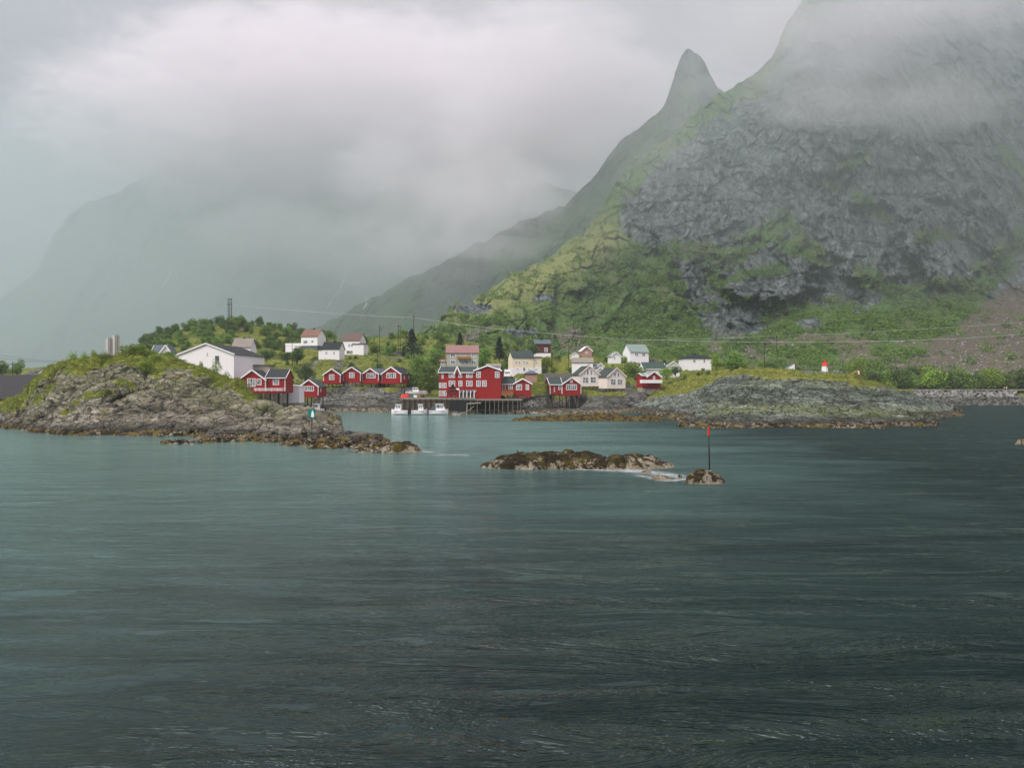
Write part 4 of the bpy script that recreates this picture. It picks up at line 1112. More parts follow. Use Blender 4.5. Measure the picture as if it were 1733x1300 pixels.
PAINT = dict(
    red=paint('red_boards', (0.30, 0.018, 0.018), 0.6, 0.3, 2.0), darkred=paint('dark_red_boards', (0.16, 0.03, 0.022), 0.7, 0.3, 2.0),
    maroon=paint('maroon_boards', (0.11, 0.03, 0.028), 0.7, 0.3, 2.0), white=paint('white_boards', (0.87, 0.85, 0.86), 0.6, 0.10, -3.0, dirt=0.15),
    palewhite=paint('pale_cladding', (0.86, 0.82, 0.835), 0.55, 0.08, 1.6, dirt=0.15), cream=paint('cream_boards', (0.82, 0.72, 0.54), 0.6, 0.1, -3.0, dirt=0.15),
    peach=paint('peach_boards', (0.82, 0.72, 0.65), 0.6, 0.1, -3.0, dirt=0.12), sage=paint('sage_render', (0.40, 0.41, 0.34), 0.8, 0.2),
    concrete=paint('concrete', (0.36, 0.33, 0.28), 0.9, 0.4, dirt=0.5), brick=paint('pink_brick', (0.42, 0.24, 0.19), 0.85, 0.3, dirt=0.4),
    slate=paint('slate_roof', (0.036, 0.040, 0.044), 0.8, 0.35, dirt=0.3), slate2=paint('worn_slate_roof', (0.05, 0.065, 0.065), 0.8, 0.5, dirt=0.4),
    black=paint('black_roof', (0.022, 0.03, 0.03), 0.8, 0.3), greenslate=paint('green_grey_roof', (0.045, 0.062, 0.058), 0.8, 0.35),
    darkgreen=paint('dark_green_roof', (0.045, 0.075, 0.062), 0.8, 0.3), palegreen=paint('pale_green_roof', (0.21, 0.27, 0.245), 0.6, 0.35),
    bluegrey=paint('blue_grey_roof', (0.10, 0.125, 0.135), 0.8, 0.35), greybrown=paint('weathered_roof', (0.24, 0.215, 0.185), 0.8, 0.4, dirt=0.5),
    redbrown=paint('faded_red_roof', (0.20, 0.115, 0.09), 0.8, 0.45, dirt=0.5), brown=paint('brown_roof', (0.135, 0.09, 0.08), 0.8, 0.35),
    pinktile=paint('pink_tiles', (0.27, 0.155, 0.145), 0.8, 0.3, 2.2, dirt=0.3), tile=paint('red_tiles', (0.50, 0.22, 0.18), 0.8, 0.3),
    darkmetal=paint('sheet_metal', (0.045, 0.043, 0.046), 0.85, 0.3, 0.9), turf=paint('turf', (0.10, 0.13, 0.045), 0.95, 0.6, sc=2, dirt=0.7),
    wood=paint('weathered_wood', (0.17, 0.135, 0.10), 0.9, 0.4, dirt=0.6), darkwood=paint('wet_wood', (0.045, 0.034, 0.026), 0.8, 0.5, dirt=0.5),
    orange=paint('oiled_wood', (0.36, 0.17, 0.06), 0.7, 0.3), black_iron=paint('black_iron', (0.02, 0.02, 0.02), 0.6, 0.2),
    stone=paint('field_stone', (0.22, 0.20, 0.19), 0.95, 0.6, sc=3, dirt=0.7), hull=paint('white_hull', (0.82, 0.80, 0.80), 0.3, 0.05, dirt=0.08),
    scarlet=paint('scarlet', (0.62, 0.035, 0.025), 0.5, 0.15), teal=paint('teal', (0.0, 0.19, 0.16), 0.5, 0.15), signwhite=paint('sign_white', (0.85, 0.86, 0.86), 0.5, 0.02, dirt=0.05),
    grass=paint('bright_turf', (0.13, 0.19, 0.03), 0.95, 0.5, sc=2, dirt=0.6))
m, nt, bs, geo = new_mat('glass')
bs.inputs['Base Color'].default_value = (0.10, 0.13, 0.15, 1)
bs.inputs['Roughness'].default_value = 0.08
bs.inputs['IOR'].default_value = 1.6
bs.inputs['Specular IOR Level'].default_value = 0.5
gn = noise(nt, geo.outputs['Position'], 1.1, 2)
nt.links.new(ramp(nt, gn, [(0.40, (0.05, 0.065, 0.075)), (0.62, (0.34, 0.36, 0.37))]), bs.inputs['Base Color'])
PAINT['glass'] = m


def slab(b, p0, p1, p2, p3, t):
    """p0,p1 eave ends, p2,p3 ridge ends; thickness t upward"""
    up = Vector((0, 0, t))
    p = [Vector(q) for q in (p0, p1, p2, p3)]
    b.hexa(p + [q + up for q in p])


def block(root, x0, x1, y0, dep, z0, ze, rise, kind, wall, roof, trim, trimm, corner, base, basem):
    """one wing: walls and roof under root"""
    y1 = y0 + dep
    b = MB()
    zb = z0 - (0.6 if kind != 'f' else 0.6)
    ov, th = 0.35, 0.16
    if kind == 'g':
        xm, zr = (x0 + x1) / 2, ze + rise
        b.add([(x0, y0, zb), (x1, y0, zb), (x1, y0, ze), (xm, y0, zr), (x0, y0, ze), (x0, y1, zb), (x1, y1, zb), (x1, y1, ze), (xm, y1, zr), (x0, y1, ze)],
              [(0, 1, 2, 3, 4), (9, 8, 7, 6, 5), (0, 5, 6, 1), (1, 6, 7, 2), (2, 7, 8, 3), (3, 8, 9, 4), (4, 9, 5, 0)])
        w_ = b.build('wall', wall, root)
        k = rise / (xm - x0)
        r = MB()
        e = 0.04
        for sgn in (-1, 1):
            xe = xm + sgn * (xm - x0 + ov)
            zl = ze - ov * k + e
            pts = [(xe, y0 - ov, zl), (xe, y1 + ov, zl), (xm, y1 + ov, zr + e), (xm, y0 - ov, zr + e)]
            if sgn > 0:
                pts = [pts[1], pts[0], pts[3], pts[2]]
            slab(r, *pts, th)
        ro = r.build('roof', roof, root)
        if trim:
            for yy in (y0 - ov - 0.05, y1 + ov + 0.05)[:1]:
                for sgn in (-1, 1):
                    t = MB()
                    xe = xm + sgn * (xm - x0 + ov + 0.06)
                    t.beam((xe, yy, ze - (ov + .06) * k + e + th / 2), (xm, yy, zr + e + th / 2), 0.09, 0.38)
                    t.build('bargeboard', trimm, root)
    elif kind == 'e':
        ym, zr = (y0 + y1) / 2, ze + rise
        b.add([(x0, y0, zb), (x0, y1, zb), (x0, y1, ze), (x0, ym, zr), (x0, y0, ze), (x1, y0, zb), (x1, y1, zb), (x1, y1, ze), (x1, ym, zr), (x1, y0, ze)],
              [(0, 1, 2, 3, 4), (9, 8, 7, 6, 5), (0, 5, 6, 1), (1, 6, 7, 2), (2, 7, 8, 3), (3, 8, 9, 4), (4, 9, 5, 0)])
        w_ = b.build('wall', wall, root)
        k = rise / (ym - y0)
        r = MB()
        e = 0.04
        o2 = 0.3
        for sgn in (-1, 1):
            ye = ym + sgn * (ym - y0 + ov)
            pts = [(x0 - o2, ye, ze - ov * k + e), (x1 + o2, ye, ze - ov * k + e), (x1 + o2, ym, zr + e), (x0 - o2, ym, zr + e)]
            if sgn > 0:
                pts = [pts[1], pts[0], pts[3], pts[2]]
            slab(r, *pts, th)
        ro = r.build('roof', roof, root)
        if trim:
            for xx in (x0 - o2 - 0.05, x1 + o2 + 0.05):
                t = MB()
                t.beam((xx, ym - (ym - y0 + ov), ze - ov * k + e + th / 2), (xx, ym, zr + e + th / 2), 0.09, 0.3)
                t.build('bargeboard', trimm, root)
            t = MB()
            t.beam((x0 - o2, y0 - ov - 0.06, ze - ov * k + e + th / 2), (x1 + o2, y0 - ov - 0.06, ze - ov * k + e + th / 2), 0.08, 0.24)
            t.build('fascia', trimm, root)
    elif kind == 'h':
        b.box(x0, x1, y0, y1, zb, ze)
        w_ = b.build('wall', wall, root)
        r = MB()
        q = min((y1 - y0) / 2, (x1 - x0) / 2) * 0.95
        X0, X1, Y0, Y1 = x0 - .4, x1 + .4, y0 - .4, y1 + .4
        ym = (y0 + y1) / 2
        r.add([(X0, Y0, ze + .03), (X1, Y0, ze + .03), (X1, Y1, ze + .03), (X0, Y1, ze + .03), (X0, Y0, ze + .2), (X1, Y0, ze + .2), (X1, Y1, ze + .2), (X0, Y1, ze + .2), (x0 + q, ym, ze + rise), (x1 - q, ym, ze + rise)],
              [(3, 2, 1, 0), (0, 1, 5, 4), (1, 2, 6, 5), (2, 3, 7, 6), (3, 0, 4, 7), (4, 5, 9, 8), (6, 7, 8, 9), (5, 6, 9), (7, 4, 8)])
        ro = r.build('roof', roof, root)
    elif kind == 'm':
        zr = ze + rise
        b.add([(x0, y0, zb), (x1, y0, zb), (x1, y1, zb), (x0, y1, zb), (x0, y0, zr), (x1, y0, ze), (x1, y1, ze), (x0, y1, zr)],
              [(3, 2, 1, 0), (0, 1, 5, 4), (1, 2, 6, 5), (2, 3, 7, 6), (3, 0, 4, 7), (4, 5, 6, 7)])
        w_ = b.build('wall', wall, root)
        r = MB()
        slab(r, (x0 - .2, y0 - .2, zr + .03), (x1 + .2, y0 - .2, ze + .03), (x1 + .2, y1 + .2, ze + .03), (x0 - .2, y1 + .2, zr + .03), .12)
        ro = r.build('roof', roof, root)
    else:
        b.box(x0, x1, y0, y1, zb, ze)
        w_ = b.build('wall', wall, root)
        r = MB()
        r.box(x0 - .3, x1 + .3, y0 - .4, y1 + .3, ze + .02, ze + .3)
        ro = r.build('roof', roof, root)
    if corner:
        for xx in (x0, x1):
            t = MB()
            t.box(xx - .09, xx + .09, y0 - .05, y0 + .12, z0, ze - 0.05)
            t.build('corner_board', trimm, root)
    if base:
        t = MB()
        if base > 0:
            t.box(x0 - .05, x1 + .05, y0 - .06, y1 + .05, z0 - 1.2, z0 + base)
        else:
            t.box(x0 + .1, x1 - .1, y0 + .25, y1 - .1, z0 + base, z0 - 0.02)
        t.build('foundation', basem, root)
    return w_, ro


def window(root, x, z, w, h, nx, ny, y=0.0, border=0.16, fm=None, face='F', xw=0.0):
    """white frame with glazing bars; the pane is its child"""
    f = MB()
    bw = min(border, w * 0.22)

    def bx(a0, a1, c0, c1, d0, d1):
        if face == 'F':
            f.box(a0, a1, y - d1, y - d0, c0, c1)
        else:
            sg = 1 if face == 'R' else -1
            lo, hi = sorted((xw + sg * d0, xw + sg * d1))
            f.box(lo, hi, a0, a1, c0, c1)
    x0, x1, z0, z1 = x - w / 2, x + w / 2, z - h / 2, z + h / 2
    bx(x0, x0 + bw, z0, z1, -.02, .07)
    bx(x1 - bw, x1, z0, z1, -.02, .07)
    bx(x0 + bw, x1 - bw, z1 - bw, z1, -.02, .068)
    bx(x0 + bw, x1 - bw, z0, z0 + bw, -.02, .068)
    for i in range(1, nx):
        xx = x0 + bw + (w - 2 * bw) * i / nx
        bx(xx - .05, xx + .05, z0 + bw, z1 - bw, -.02, .060)
    for j in range(1, ny):
        zz = z0 + bw + (h - 2 * bw) * j / ny
        bx(x0 + bw, x1 - bw, zz - .035, zz + .035, -.02, .055)
    o = f.build('window', fm or PAINT['white'], root)
    f = MB()
    bx(x0 + bw * .8, x1 - bw * .8, z0 + bw * .8, z1 - bw * .8, -.01, .025)
    f.build('pane', PAINT['glass'], o)
    return o


def railing(root, x0, x1, y, z, mat, kind='wood', h=0.95, yback=None):
    b = MB()
    n = max(2, int((x1 - x0) / 1.5))
    segs = [((x0, y), (x1, y))]
    if yback is not None:
        segs += [((x0, y), (x0, yback)), ((x1, y), (x1, yback))]
    for (ax, ay), (bx_, by_) in segs:
        n = max(1, int(math.hypot(bx_ - ax, by_ - ay) / 1.4))
        for i in range(n + 1):
            t = i / n
            px_, py_ = ax + (bx_ - ax) * t, ay + (by_ - ay) * t
            b.box(px_ - .05, px_ + .05, py_ - .05, py_ + .05, z, z + h)
        for hh, ww in ((h, .09), (h * .66, .16), (h * .33, .16)):
            b.beam((ax, ay - .06, z + hh), (bx_, by_ - .06, z + hh), .05, ww)
    return b.build('railing', mat, root)


SPEC_SIDE = 0
for H in HOUSES:
    D, s = H['D'], H['D'] / F
    bl = H['blocks']
    xa, xb = min(b[0] for b in bl), max(b[1] for b in bl)
    pc, pyb = (xa + xb) / 2, H['py']
    cyaw = math.cos(RAD(H.get('yaw', 0)))
    o3 = P(pc, pyb, D)
    root = empty(H['n'], o3, H['label'], H['cat'], H.get('group'), -RAD(H.get('yaw', 0)))
    lx = lambda p: (p - pc) * s / cyaw
    lz = lambda p: (pyb - p) * s
    wall, roof = PAINT[H['wall']], PAINT[H['roof']]
    trimm = PAINT[H.get('trimc', 'white')]
    lastroof = None
    for i, (bx0, bx1, foot, eh, rise, dep, kind, sb) in enumerate(bl):
        z0 = lz(foot)
        ze = z0 + eh * s
        wl, ro = block(root, lx(bx0), lx(bx1), sb, dep, z0, ze, rise * s, kind, wall, roof, H.get('trim'), trimm, H.get('corner'), H.get('base', 0) * s, PAINT[H.get('basemat', 'concrete')])
        lastroof = lastroof or ro
        if H.get('sidewin') and kind == 'g':
            for q in range(H['sidewin']):
                window(root, sb + dep * (0.3 + .4 * q), z0 + eh * s * .6, 0.7, 1.3, 1, 2, face='R', xw=lx(bx1), border=.14)

    def setback(px):
        for b in bl:
            if b[0] - .5 <= px <= b[1] + .5:
                return b[7]
        return 0
    for (wx, wy, ww, wh, nx, ny) in H.get('win', []):
        window(root, lx(wx), lz(wy), ww * s / cyaw, wh * s, nx, ny, y=setback(wx) - (0.08 if (H.get('base', 0) > 0 and lz(wy) < H['base'] * s) else 0),
               fm=PAINT['concrete'] if H.get('nof') else None)
    for (cx_, cy_, cw, chh) in H.get('ch', []):
        c = MB()
        yb = (bl[0][5]) / 2 + bl[0][7]
        hw = cw * s / 2
        c.box(lx(cx_) - hw, lx(cx_) + hw, yb - hw, yb + hw, lz(cy_) - 1.6, lz(cy_) + chh * s * .5)
        c.box(lx(cx_) - hw - .06, lx(cx_) + hw + .06, yb - hw - .06, yb + hw + .06, lz(cy_) + chh * s * .5 + .003, lz(cy_) + chh * s * .5 + .12)
        c.build('chimney', PAINT['black'] if H['roof'] != 'brown' else PAINT['brick'], lastroof)
    if H.get('deck'):
        d0, d1, dd, rk = H['deck']
        b = MB()
        b.box(lx(d0), lx(d1), -dd, 2.0, -0.30, -0.10)
        b.box(lx(d0) + .02, lx(d1) - .02, -dd + .05, -dd + .2, -0.55, -0.302)
        b.build('deck', PAINT['red'] if rk != 'railwood' else PAINT['orange'], root)
        if rk == 'railred':
            b = MB()
            b.box(lx(d0), lx(d1), -dd - .06, -dd, -0.32, 0.55)
            b.build('railing', PAINT['red'], root)
        else:
            railing(root, lx(d0), lx(d1), -dd, -0.1, PAINT['white'] if rk == 'railwhite' else PAINT['orange'], yback=0)
    if H.get('stilts'):
        zt = H['to'] - o3.z
        fy = -H['deck'][2] + .3 if H.get('deck') else 0.3
        for i, sx_ in enumerate(H['stilts']):
            sl = (0, 0)
            if H.get('slant'):
                sl = ((1.2, 0), (-.9, 0), (.5, 0), (-.3, 0), (.2, 0), (1.4, 0), (-.8, 0))[i % 7]
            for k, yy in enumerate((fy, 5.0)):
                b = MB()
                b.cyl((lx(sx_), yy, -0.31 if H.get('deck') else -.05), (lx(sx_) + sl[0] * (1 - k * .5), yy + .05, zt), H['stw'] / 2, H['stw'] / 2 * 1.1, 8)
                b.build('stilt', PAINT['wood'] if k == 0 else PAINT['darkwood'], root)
        b = MB()
        b.box(lx(H['stilts'][0]) - .3, lx(H['stilts'][-1]) + .3, fy + .05, fy + .3, -0.62 if H.get('deck') else -.4, -0.32 if H.get('deck') else -.06)
        if H['to'] < 1:
            b.beam((lx(H['stilts'][0]), fy - .12, -1.2), (lx(H['stilts'][1]), fy - .12, zt + 1.8), .14, .14)
            b.beam((lx(H['stilts'][-2]), fy - .12, zt + 1.8), (lx(H['stilts'][-1]), fy - .12, -1.2), .14, .14)
            b.beam((lx(H['stilts'][0]), fy - .2, zt + (0 - zt) * .33), (lx(H['stilts'][-1]), fy - .2, zt + (0 - zt) * .33), .14, .16)
        b.build('brace', PAINT['darkwood'], root)
    if H.get('balcony'):
        d0, d1, ya, yb2 = H['balcony']
        bm_ = PAINT[H.get('balmat', 'orange')]
        b = MB()
        b.box(lx(d0), lx(d1), -1.5, -1.42, lz(yb2), lz(ya))
        b.box(lx(d0), lx(d0) + .08, -1.42, -.06, lz(yb2), lz(ya))
        b.box(lx(d1) - .08, lx(d1), -1.42, -.06, lz(yb2), lz(ya))
        b.box(lx(d0) + .08, lx(d1) - .08, -1.42, -.06, lz(yb2), lz(yb2) + .15)
        b.build('balcony', bm_, root)
    if H.get('dormer'):
        dx_, dy_, dw, dh = H['dormer']
        b = MB()
        x0, x1, xm = lx(dx_ - dw / 2), lx(dx_ + dw / 2), lx(dx_)
        zt, zb_ = lz(dy_), lz(dy_ + dh)
        yy = setback(dx_) - .45
        b.add([(x0, yy, zb_), (x1, yy, zb_), (xm, yy, zt), (x0, yy + 6, zb_), (x1, yy + 6, zb_), (xm, yy + 6, zt)], [(0, 1, 2), (5, 4, 3), (0, 3, 4, 1), (1, 4, 5, 2), (2, 5, 3, 0)])
        dm = b.build('dormer', wall, root)
        b = MB()
        b.beam((x0 - .2, yy - .1, zb_ - .3), (xm, yy - .1, zt + .15), .12, .36)
        b.build('bargeboard', trimm, dm)
        b = MB()
        b.beam((x1 + .2, yy - .1, zb_ - .3), (xm, yy - .1, zt + .15), .12, .36)
        b.build('bargeboard', trimm, dm)
        b = MB()
        slab(b, (x0 - .15, yy - .04, zb_ - .15), (x0 - .15, yy + 6, zb_ - .15), (xm, yy + 6, zt + .12), (xm, yy - .04, zt + .12), .1)
        slab(b, (x1 + .15, yy + 6, zb_ - .15), (x1 + .15, yy - .04, zb_ - .15), (xm, yy - .04, zt + .12), (xm, yy + 6, zt + .12), .1)
        b.build('roof', roof, dm)
    if H.get('arcade'):
        a0, a1, ya, yb2 = H['arcade']
        b = MB()
        yy = setback((a0 + a1) / 2)
        b.box(lx(a0), lx(a1), yy - .03, yy + .2, lz(yb2), lz(ya))
        b.build('bay_shade', PAINT['darkwood'], root)  # dark panel on the wall paints the shade inside the arcade
        for q in range(5):
            xx = lx(a0 + (a1 - a0) * q / 4)
            b = MB()
            b.box(xx - .12, xx + .12, yy - 1.0, yy - .78, lz(yb2), lz(ya) + .3)
            b.beam((xx, yy - .9, lz(ya) - .7), (xx + .7, yy - .9, lz(ya) + .2), .12)
            b.build('post', PAINT['white'], root)
        b = MB()
        for q in range(9):
            xx = lx(a0 + 3 + (a1 - a0 - 4) * q / 9)
            b.beam((xx, yy - .2, lz(yb2) + .05), (xx + .3 * (-1) ** q, yy - .12, lz(ya) - .25 - .2 * (q % 3)), .22, .06)
        b.build('stacked_boards', PAINT['greybrown'], root)
        b = MB()
        b.box(lx(a0) - .3, lx(a1), yy - 1.1, yy - .05, lz(ya) + .32, lz(ya) + .5)
        b.build('canopy', PAINT['red'], root)
    if H.get('terrace'):
        a0, a1, ya, yb2 = H['terrace']
        b = MB()
        b.box(lx(a0), lx(a1) - .1, 0.5, 4, lz(yb2) - 1.5, lz(ya) - .9 * 0 - .9)
        b.box(lx(a0), lx(a1) - .1, 0.4, 0.5, lz(ya) - 1.2, lz(ya))
        b.build('terrace', PAINT['palewhite'], root)
# ================================================================== quay and harbour things
PB = PAINT


def loc(px, py, D):
    return P(px, py, D)


def flat(px, D):
    return P(px, CY + EYE * F / D, D)          # a point on the water at that bearing


# quay wall, stone and timber
Dq = 238.0
sq = Dq / F
r = empty('quay', P(741, 704, Dq), 'dark timber faced quay wall with pale coping behind the moored boats', 'quay')
X = lambda p: (p - 741) * sq
Zq = lambda p: (704 - p) * sq
b = MB(); b.box(X(681), X(792), 0, 9, -1.5, Zq(677)); b.build('wall', paint('quay_wall', (0.12, 0.095, 0.065), 0.9, 0.7, 1.2, dirt=0.7), r)
b = MB(); b.box(X(680), X(805), -.3, 9, Zq(677) + .01, Zq(673.6)); b.build('coping', PB['greybrown'], r)
for i, p in enumerate(range(684, 790, 9)):
    b = MB(); b.cyl((X(p), -.35, -1.5), (X(p), -.35, Zq(675.5)), .16, .14, 8); b.build('fender_post', PB['darkwood'], r)
b = MB(); b.box(X(760), X(792), -0.02, -.5, Zq(679) - 3.6, Zq(679)); b.build('shade_box', PB['black_iron'], r)  # black box on the wall face stands in for the shade under the deck
# timber deck on piles
r = empty('pier', P(840, 704, Dq), 'timber pier on tall thin piles under the red quay buildings', 'pier')
X = lambda p: (p - 840) * sq
b = MB(); b.box(X(805), X(884), -1.5, 8, Zq(678), Zq(675.6)); b.build('deck', PB['greybrown'], r)
b = MB(); b.box(X(793), X(884), -1.3, -1.0, Zq(680), Zq(678) - .01); b.build('bearer', PB['darkwood'], r)
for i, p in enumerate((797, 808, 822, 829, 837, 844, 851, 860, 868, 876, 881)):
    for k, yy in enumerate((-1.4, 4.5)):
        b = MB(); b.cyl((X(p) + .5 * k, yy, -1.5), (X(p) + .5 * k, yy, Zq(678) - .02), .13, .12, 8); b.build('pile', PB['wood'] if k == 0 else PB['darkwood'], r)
b = MB(); b.box(X(805), X(870), 7.2, 7.8, -1.5, Zq(678) - .02); b.build('shade_sheet', PB['black_iron'], r)  # black sheet added behind the piles for the dark void under the pier
b = MB(); b.box(X(795), X(884), -1.25, -1.1, 1.6, 1.85); b.build('waling', PB['darkwood'], r)
# sloping footbridge to the stilt cabin
r = empty('footbridge', P(884, 676, 240), 'dark sloping footbridge climbing from the pier to the stilt cabin', 'footbridge')
a, c = Vector((0, 0, 0)), P(934, 668, 256) - P(884, 676, 240)
b = MB(); b.beam(a, c, 1.4, .35); b.build('deck', PB['darkwood'], r)
for i in range(8):
    q = a + (c - a) * (i / 7)
    b = MB(); b.cyl(q - Vector((0, .6, .1)), q - Vector((0, .6, 3.6)), .1, .1, 6); b.build('pile', PB['wood'], r)
for i in range(8):
    q = a + (c - a) * (i / 7)
    b = MB(); b.beam(q + Vector((0, -.6, .1)), q + Vector((0, -.6, .95)), .08, .08); b.build('post', PB['darkwood'], r)

# gangway to the floating stage
r = empty('gangway', P(801, 704, 233), 'pale metal gangway and hanging frame in front of the pier', 'gangway')
s_ = 233 / F
X = lambda p: (p - 801) * s_
Zg = lambda p: (704 - p) * s_
b = MB(); b.beam((X(790), 0, Zg(683.4)), (X(814), 0, Zg(682)), .5, .3); b.build('walkway', PB['concrete'], r)
b = MB(); b.beam((X(790.5), 0, Zg(683.5)), (X(789.5), 0, -.6), .22); b.build('post', PB['concrete'], r)
b = MB()
pr_ = None
for i in range(9):
    t = i / 8
    q = Vector((X(780 + 22 * t), -.1, Zg(698.6 - 11.5 * t ** 2.2)))
    if pr_ is not None:
        b.beam(pr_, q, .16)
    pr_ = q
b.build('hose', PB['concrete'], r)

# ---- motor boats


def boat(px, py, D, wpx, hpx, label, cabx=0.55, cabl=0.42, stripe=None, flip=1, canvas=None, open_=False, group='small motor boats moored at the quay'):
    s = D / F
    L = wpx * s
    Bm = L * 0.36
    r = empty('motor_boat' if not open_ else 'dinghy', flat(px, D) if py is None else P(px, py, D), label, 'boat', group, 0.0)
    r.rotation_euler.z = RAD(6 * flip)
    fb = hpx * s * 0.42
    st = [(-0.5, .82, .95, 0.0), (-.3, .95, .98, 0), (0, 1, 1.0, -.02), (.25, .82, 1.08, -.02), (.4, .5, 1.2, .05), (.5, .04, 1.34, .30)]
    vs, fs = [], []
    for (x, wd, sh, kz) in st:
        w2 = Bm / 2 * wd
        zt = fb * sh
        vs += [(flip * x * L, -w2, zt), (flip * x * L, -w2 * .86, zt * .25 + kz * fb), (flip * x * L * .97, 0, -.35 + kz * fb), (flip * x * L, w2 * .86, zt * .25 + kz * fb), (flip * x * L, w2, zt)]
    n = len(st)
    for i in range(n - 1):
        for j in range(4):
            q = (i * 5 + j, i * 5 + j + 1, (i + 1) * 5 + j + 1, (i + 1) * 5 + j)
            fs.append(q if flip > 0 else q[::-1])
        if not open_:
            q = (i * 5 + 4, i * 5, (i + 1) * 5, (i + 1) * 5 + 4)
            fs.append(q if flip > 0 else q[::-1])
    fs.append((0, 1, 2, 3, 4))
    o = mesh_obj('hull', vs, fs, PB['hull'], r)
    bb = MB()
    bb.beam((-flip * .5 * L, -Bm * .42, fb * .62), (flip * .30 * L, -Bm * .42, fb * .72), .06, .12)
    bb.build('rubbing_strake', PB[stripe or 'bluegrey'], r)
    if open_:
        b = MB(); b.box(-.1, .15, -Bm * .42, Bm * .42, fb * .55, fb * .62); b.build('thwart', PB['wood'], r)
        b = MB(); b.box(-flip * .54 * L - .1, -flip * .54 * L + .15, -.15, .15, -.2, fb + .35); b.build('outboard_motor', PB['black_iron'], r)
        return r
    c0, c1 = flip * (cabx - .5 - cabl / 2) * L, flip * (cabx - .5 + cabl / 2) * L
    x0, x1 = min(c0, c1), max(c0, c1)
    zc = hpx * s
    yy = Bm * .34
    b = MB()
    sl = .28 * (x1 - x0)
    fr = (0, -sl) if flip > 0 else (sl, 0)
    b.hexa([(x0, -yy, fb * .95), (x1, -yy, fb * .95), (x1, yy, fb * .95), (x0, yy, fb * .95),
            (x0 + fr[0], -yy * .9, zc - .16), (x1 + fr[1], -yy * .9, zc - .16), (x1 + fr[1], yy * .9, zc - .16), (x0 + fr[0], yy * .9, zc - .16)])
    cb = b.build('cabin', PB['hull'], r)
    b = MB()
    z0, z1 = fb + (zc - fb) * .38, zc - .26
    for q in range(2):
        a0 = x0 + fr[0] * .7 + .1 + (x1 - x0 + fr[1] * .7 - fr[0] * .7 - .2) * q / 2 + .05
        a1 = a0 + (x1 - x0 - sl * .7 - .3) / 2 - .08
        w = MB(); w.box(a0, a1, -yy * .97 - .03, -yy * .93 + .02, z0, z1); w.build('window', PB['glass'], cb)
    b = MB(); b.box(x0 + fr[0] - .18, x1 + fr[1] + .18, -yy, yy, zc - .15, zc); b.build('cabin_roof', PB['hull'], r)
    b = MB()
    xr = flip * L * .47
    for q in range(4):
        xx = flip * L * (.2 + .09 * q)
        b.beam((xx, -Bm * .3 + .14 * q * Bm * .4, fb * 1.05), (xx, -Bm * .3 + .14 * q * Bm * .4, fb * 1.05 + .5), .04)
    b.beam((flip * L * .2, -Bm * .3, fb * 1.05 + .5), (flip * L * .47, -Bm * .13, fb * 1.05 + .5), .05)
    b.build('bow_rail', PB['bluegrey'], r)
    b = MB(); b.box(-flip * .53 * L - .2, -flip * .53 * L + .22, -.22, .22, -.3, fb + .45); b.build('outboard_motor', PB['black_iron'], r)
    if canvas:
        a0, a1 = sorted((-flip * .45 * L, x0 if flip > 0 else x1))
        b = MB()
        if flip > 0:
            b.hexa([(a0, -yy, fb), (a1, -yy, fb), (a1, yy, fb), (a0, yy, fb), (a0 + .5, -yy, fb + .7), (a1, -yy, zc - .3), (a1, yy, zc - .3), (a0 + .5, yy, fb + .7)])
        else:
            b.hexa([(a0, -yy, fb), (a1, -yy, fb), (a1, yy, fb), (a0, yy, fb), (a0, -yy, zc - .3), (a1 - .5, -yy, fb + .7), (a1 - .5, yy, fb + .7), (a0, yy, zc - .3)])
        b.build('canvas_hood', PB['bluegrey'], r)
    return r


boat(676.5, None, 233.5, 29, 17.5, 'small white motor boat with square wheelhouse, leftmost at the quay wall', .62, .4, flip=-1)
boat(709.5, None, 233, 27, 18, 'white motor boat with rounded wheelhouse, middle one at the quay wall', .62, .36, flip=1)
boat(742, None, 232.5, 33, 18.5, 'largest white cabin boat with grey canvas hood at the quay wall', .62, .52, canvas=1, flip=1)
boat(771, None, 229, 14, 5, 'tiny grey dinghy beside the largest white cabin boat', open_=True, flip=1, group='small motor boats moored at the quay')
boat(531, None, 250, 38, 15, 'white and red motor boat moored below the small red cabin', .42, .34, stripe='scarlet', flip=-1, group='small motor boats moored at the quay')
# boat laid up on trestles, and the red upturned one
r = boat(704, 667, 246, 36, 11, 'white boat under a tarpaulin laid up on trestles on the quay', .5, .3, group='boats ashore on the quay')
for xx in (-1.6, 0, 1.6):
    b = MB(); b.beam((xx, -.7, -1.2), (xx, 0, -.05), .15); b.beam((xx, .7, -1.2), (xx, 0, -.05), .15); b.build('trestle', PB['wood'], r)
s_ = 244 / F
r = empty('upturned_boat', P(685.5, 673, 244), 'scarlet upturned boat lying on the quay beside the tarpaulin covered boat', 'boat', 'boats ashore on the quay', RAD(20))
b = MB()
prof = [(-1.6, .05), (-1.3, .45), (-.8, .8), (0, .95), (.8, .8), (1.3, .45), (1.7, .05)]
vs, fs = [], []
for x, k in prof:
    for j in range(7):
        t = math.pi * j / 6
        vs.append((x, -math.cos(t) * 1.0 * k ** .5, math.sin(t) * 1.1 * k))
for i in range(len(prof) - 1):
    for j in range(6):
        fs.append((i * 7 + j, (i + 1) * 7 + j, (i + 1) * 7 + j + 1, i * 7 + j + 1))
mesh_obj('hull', vs, fs, PB['scarlet'], r, smooth=True)
b = MB(); b.beam((-1.5, 0, .25), (0, 0, 1.0), .1); b.beam((0, 0, 1.0), (1.5, 0, .3), .1); b.build('keel', PB['scarlet'], r)
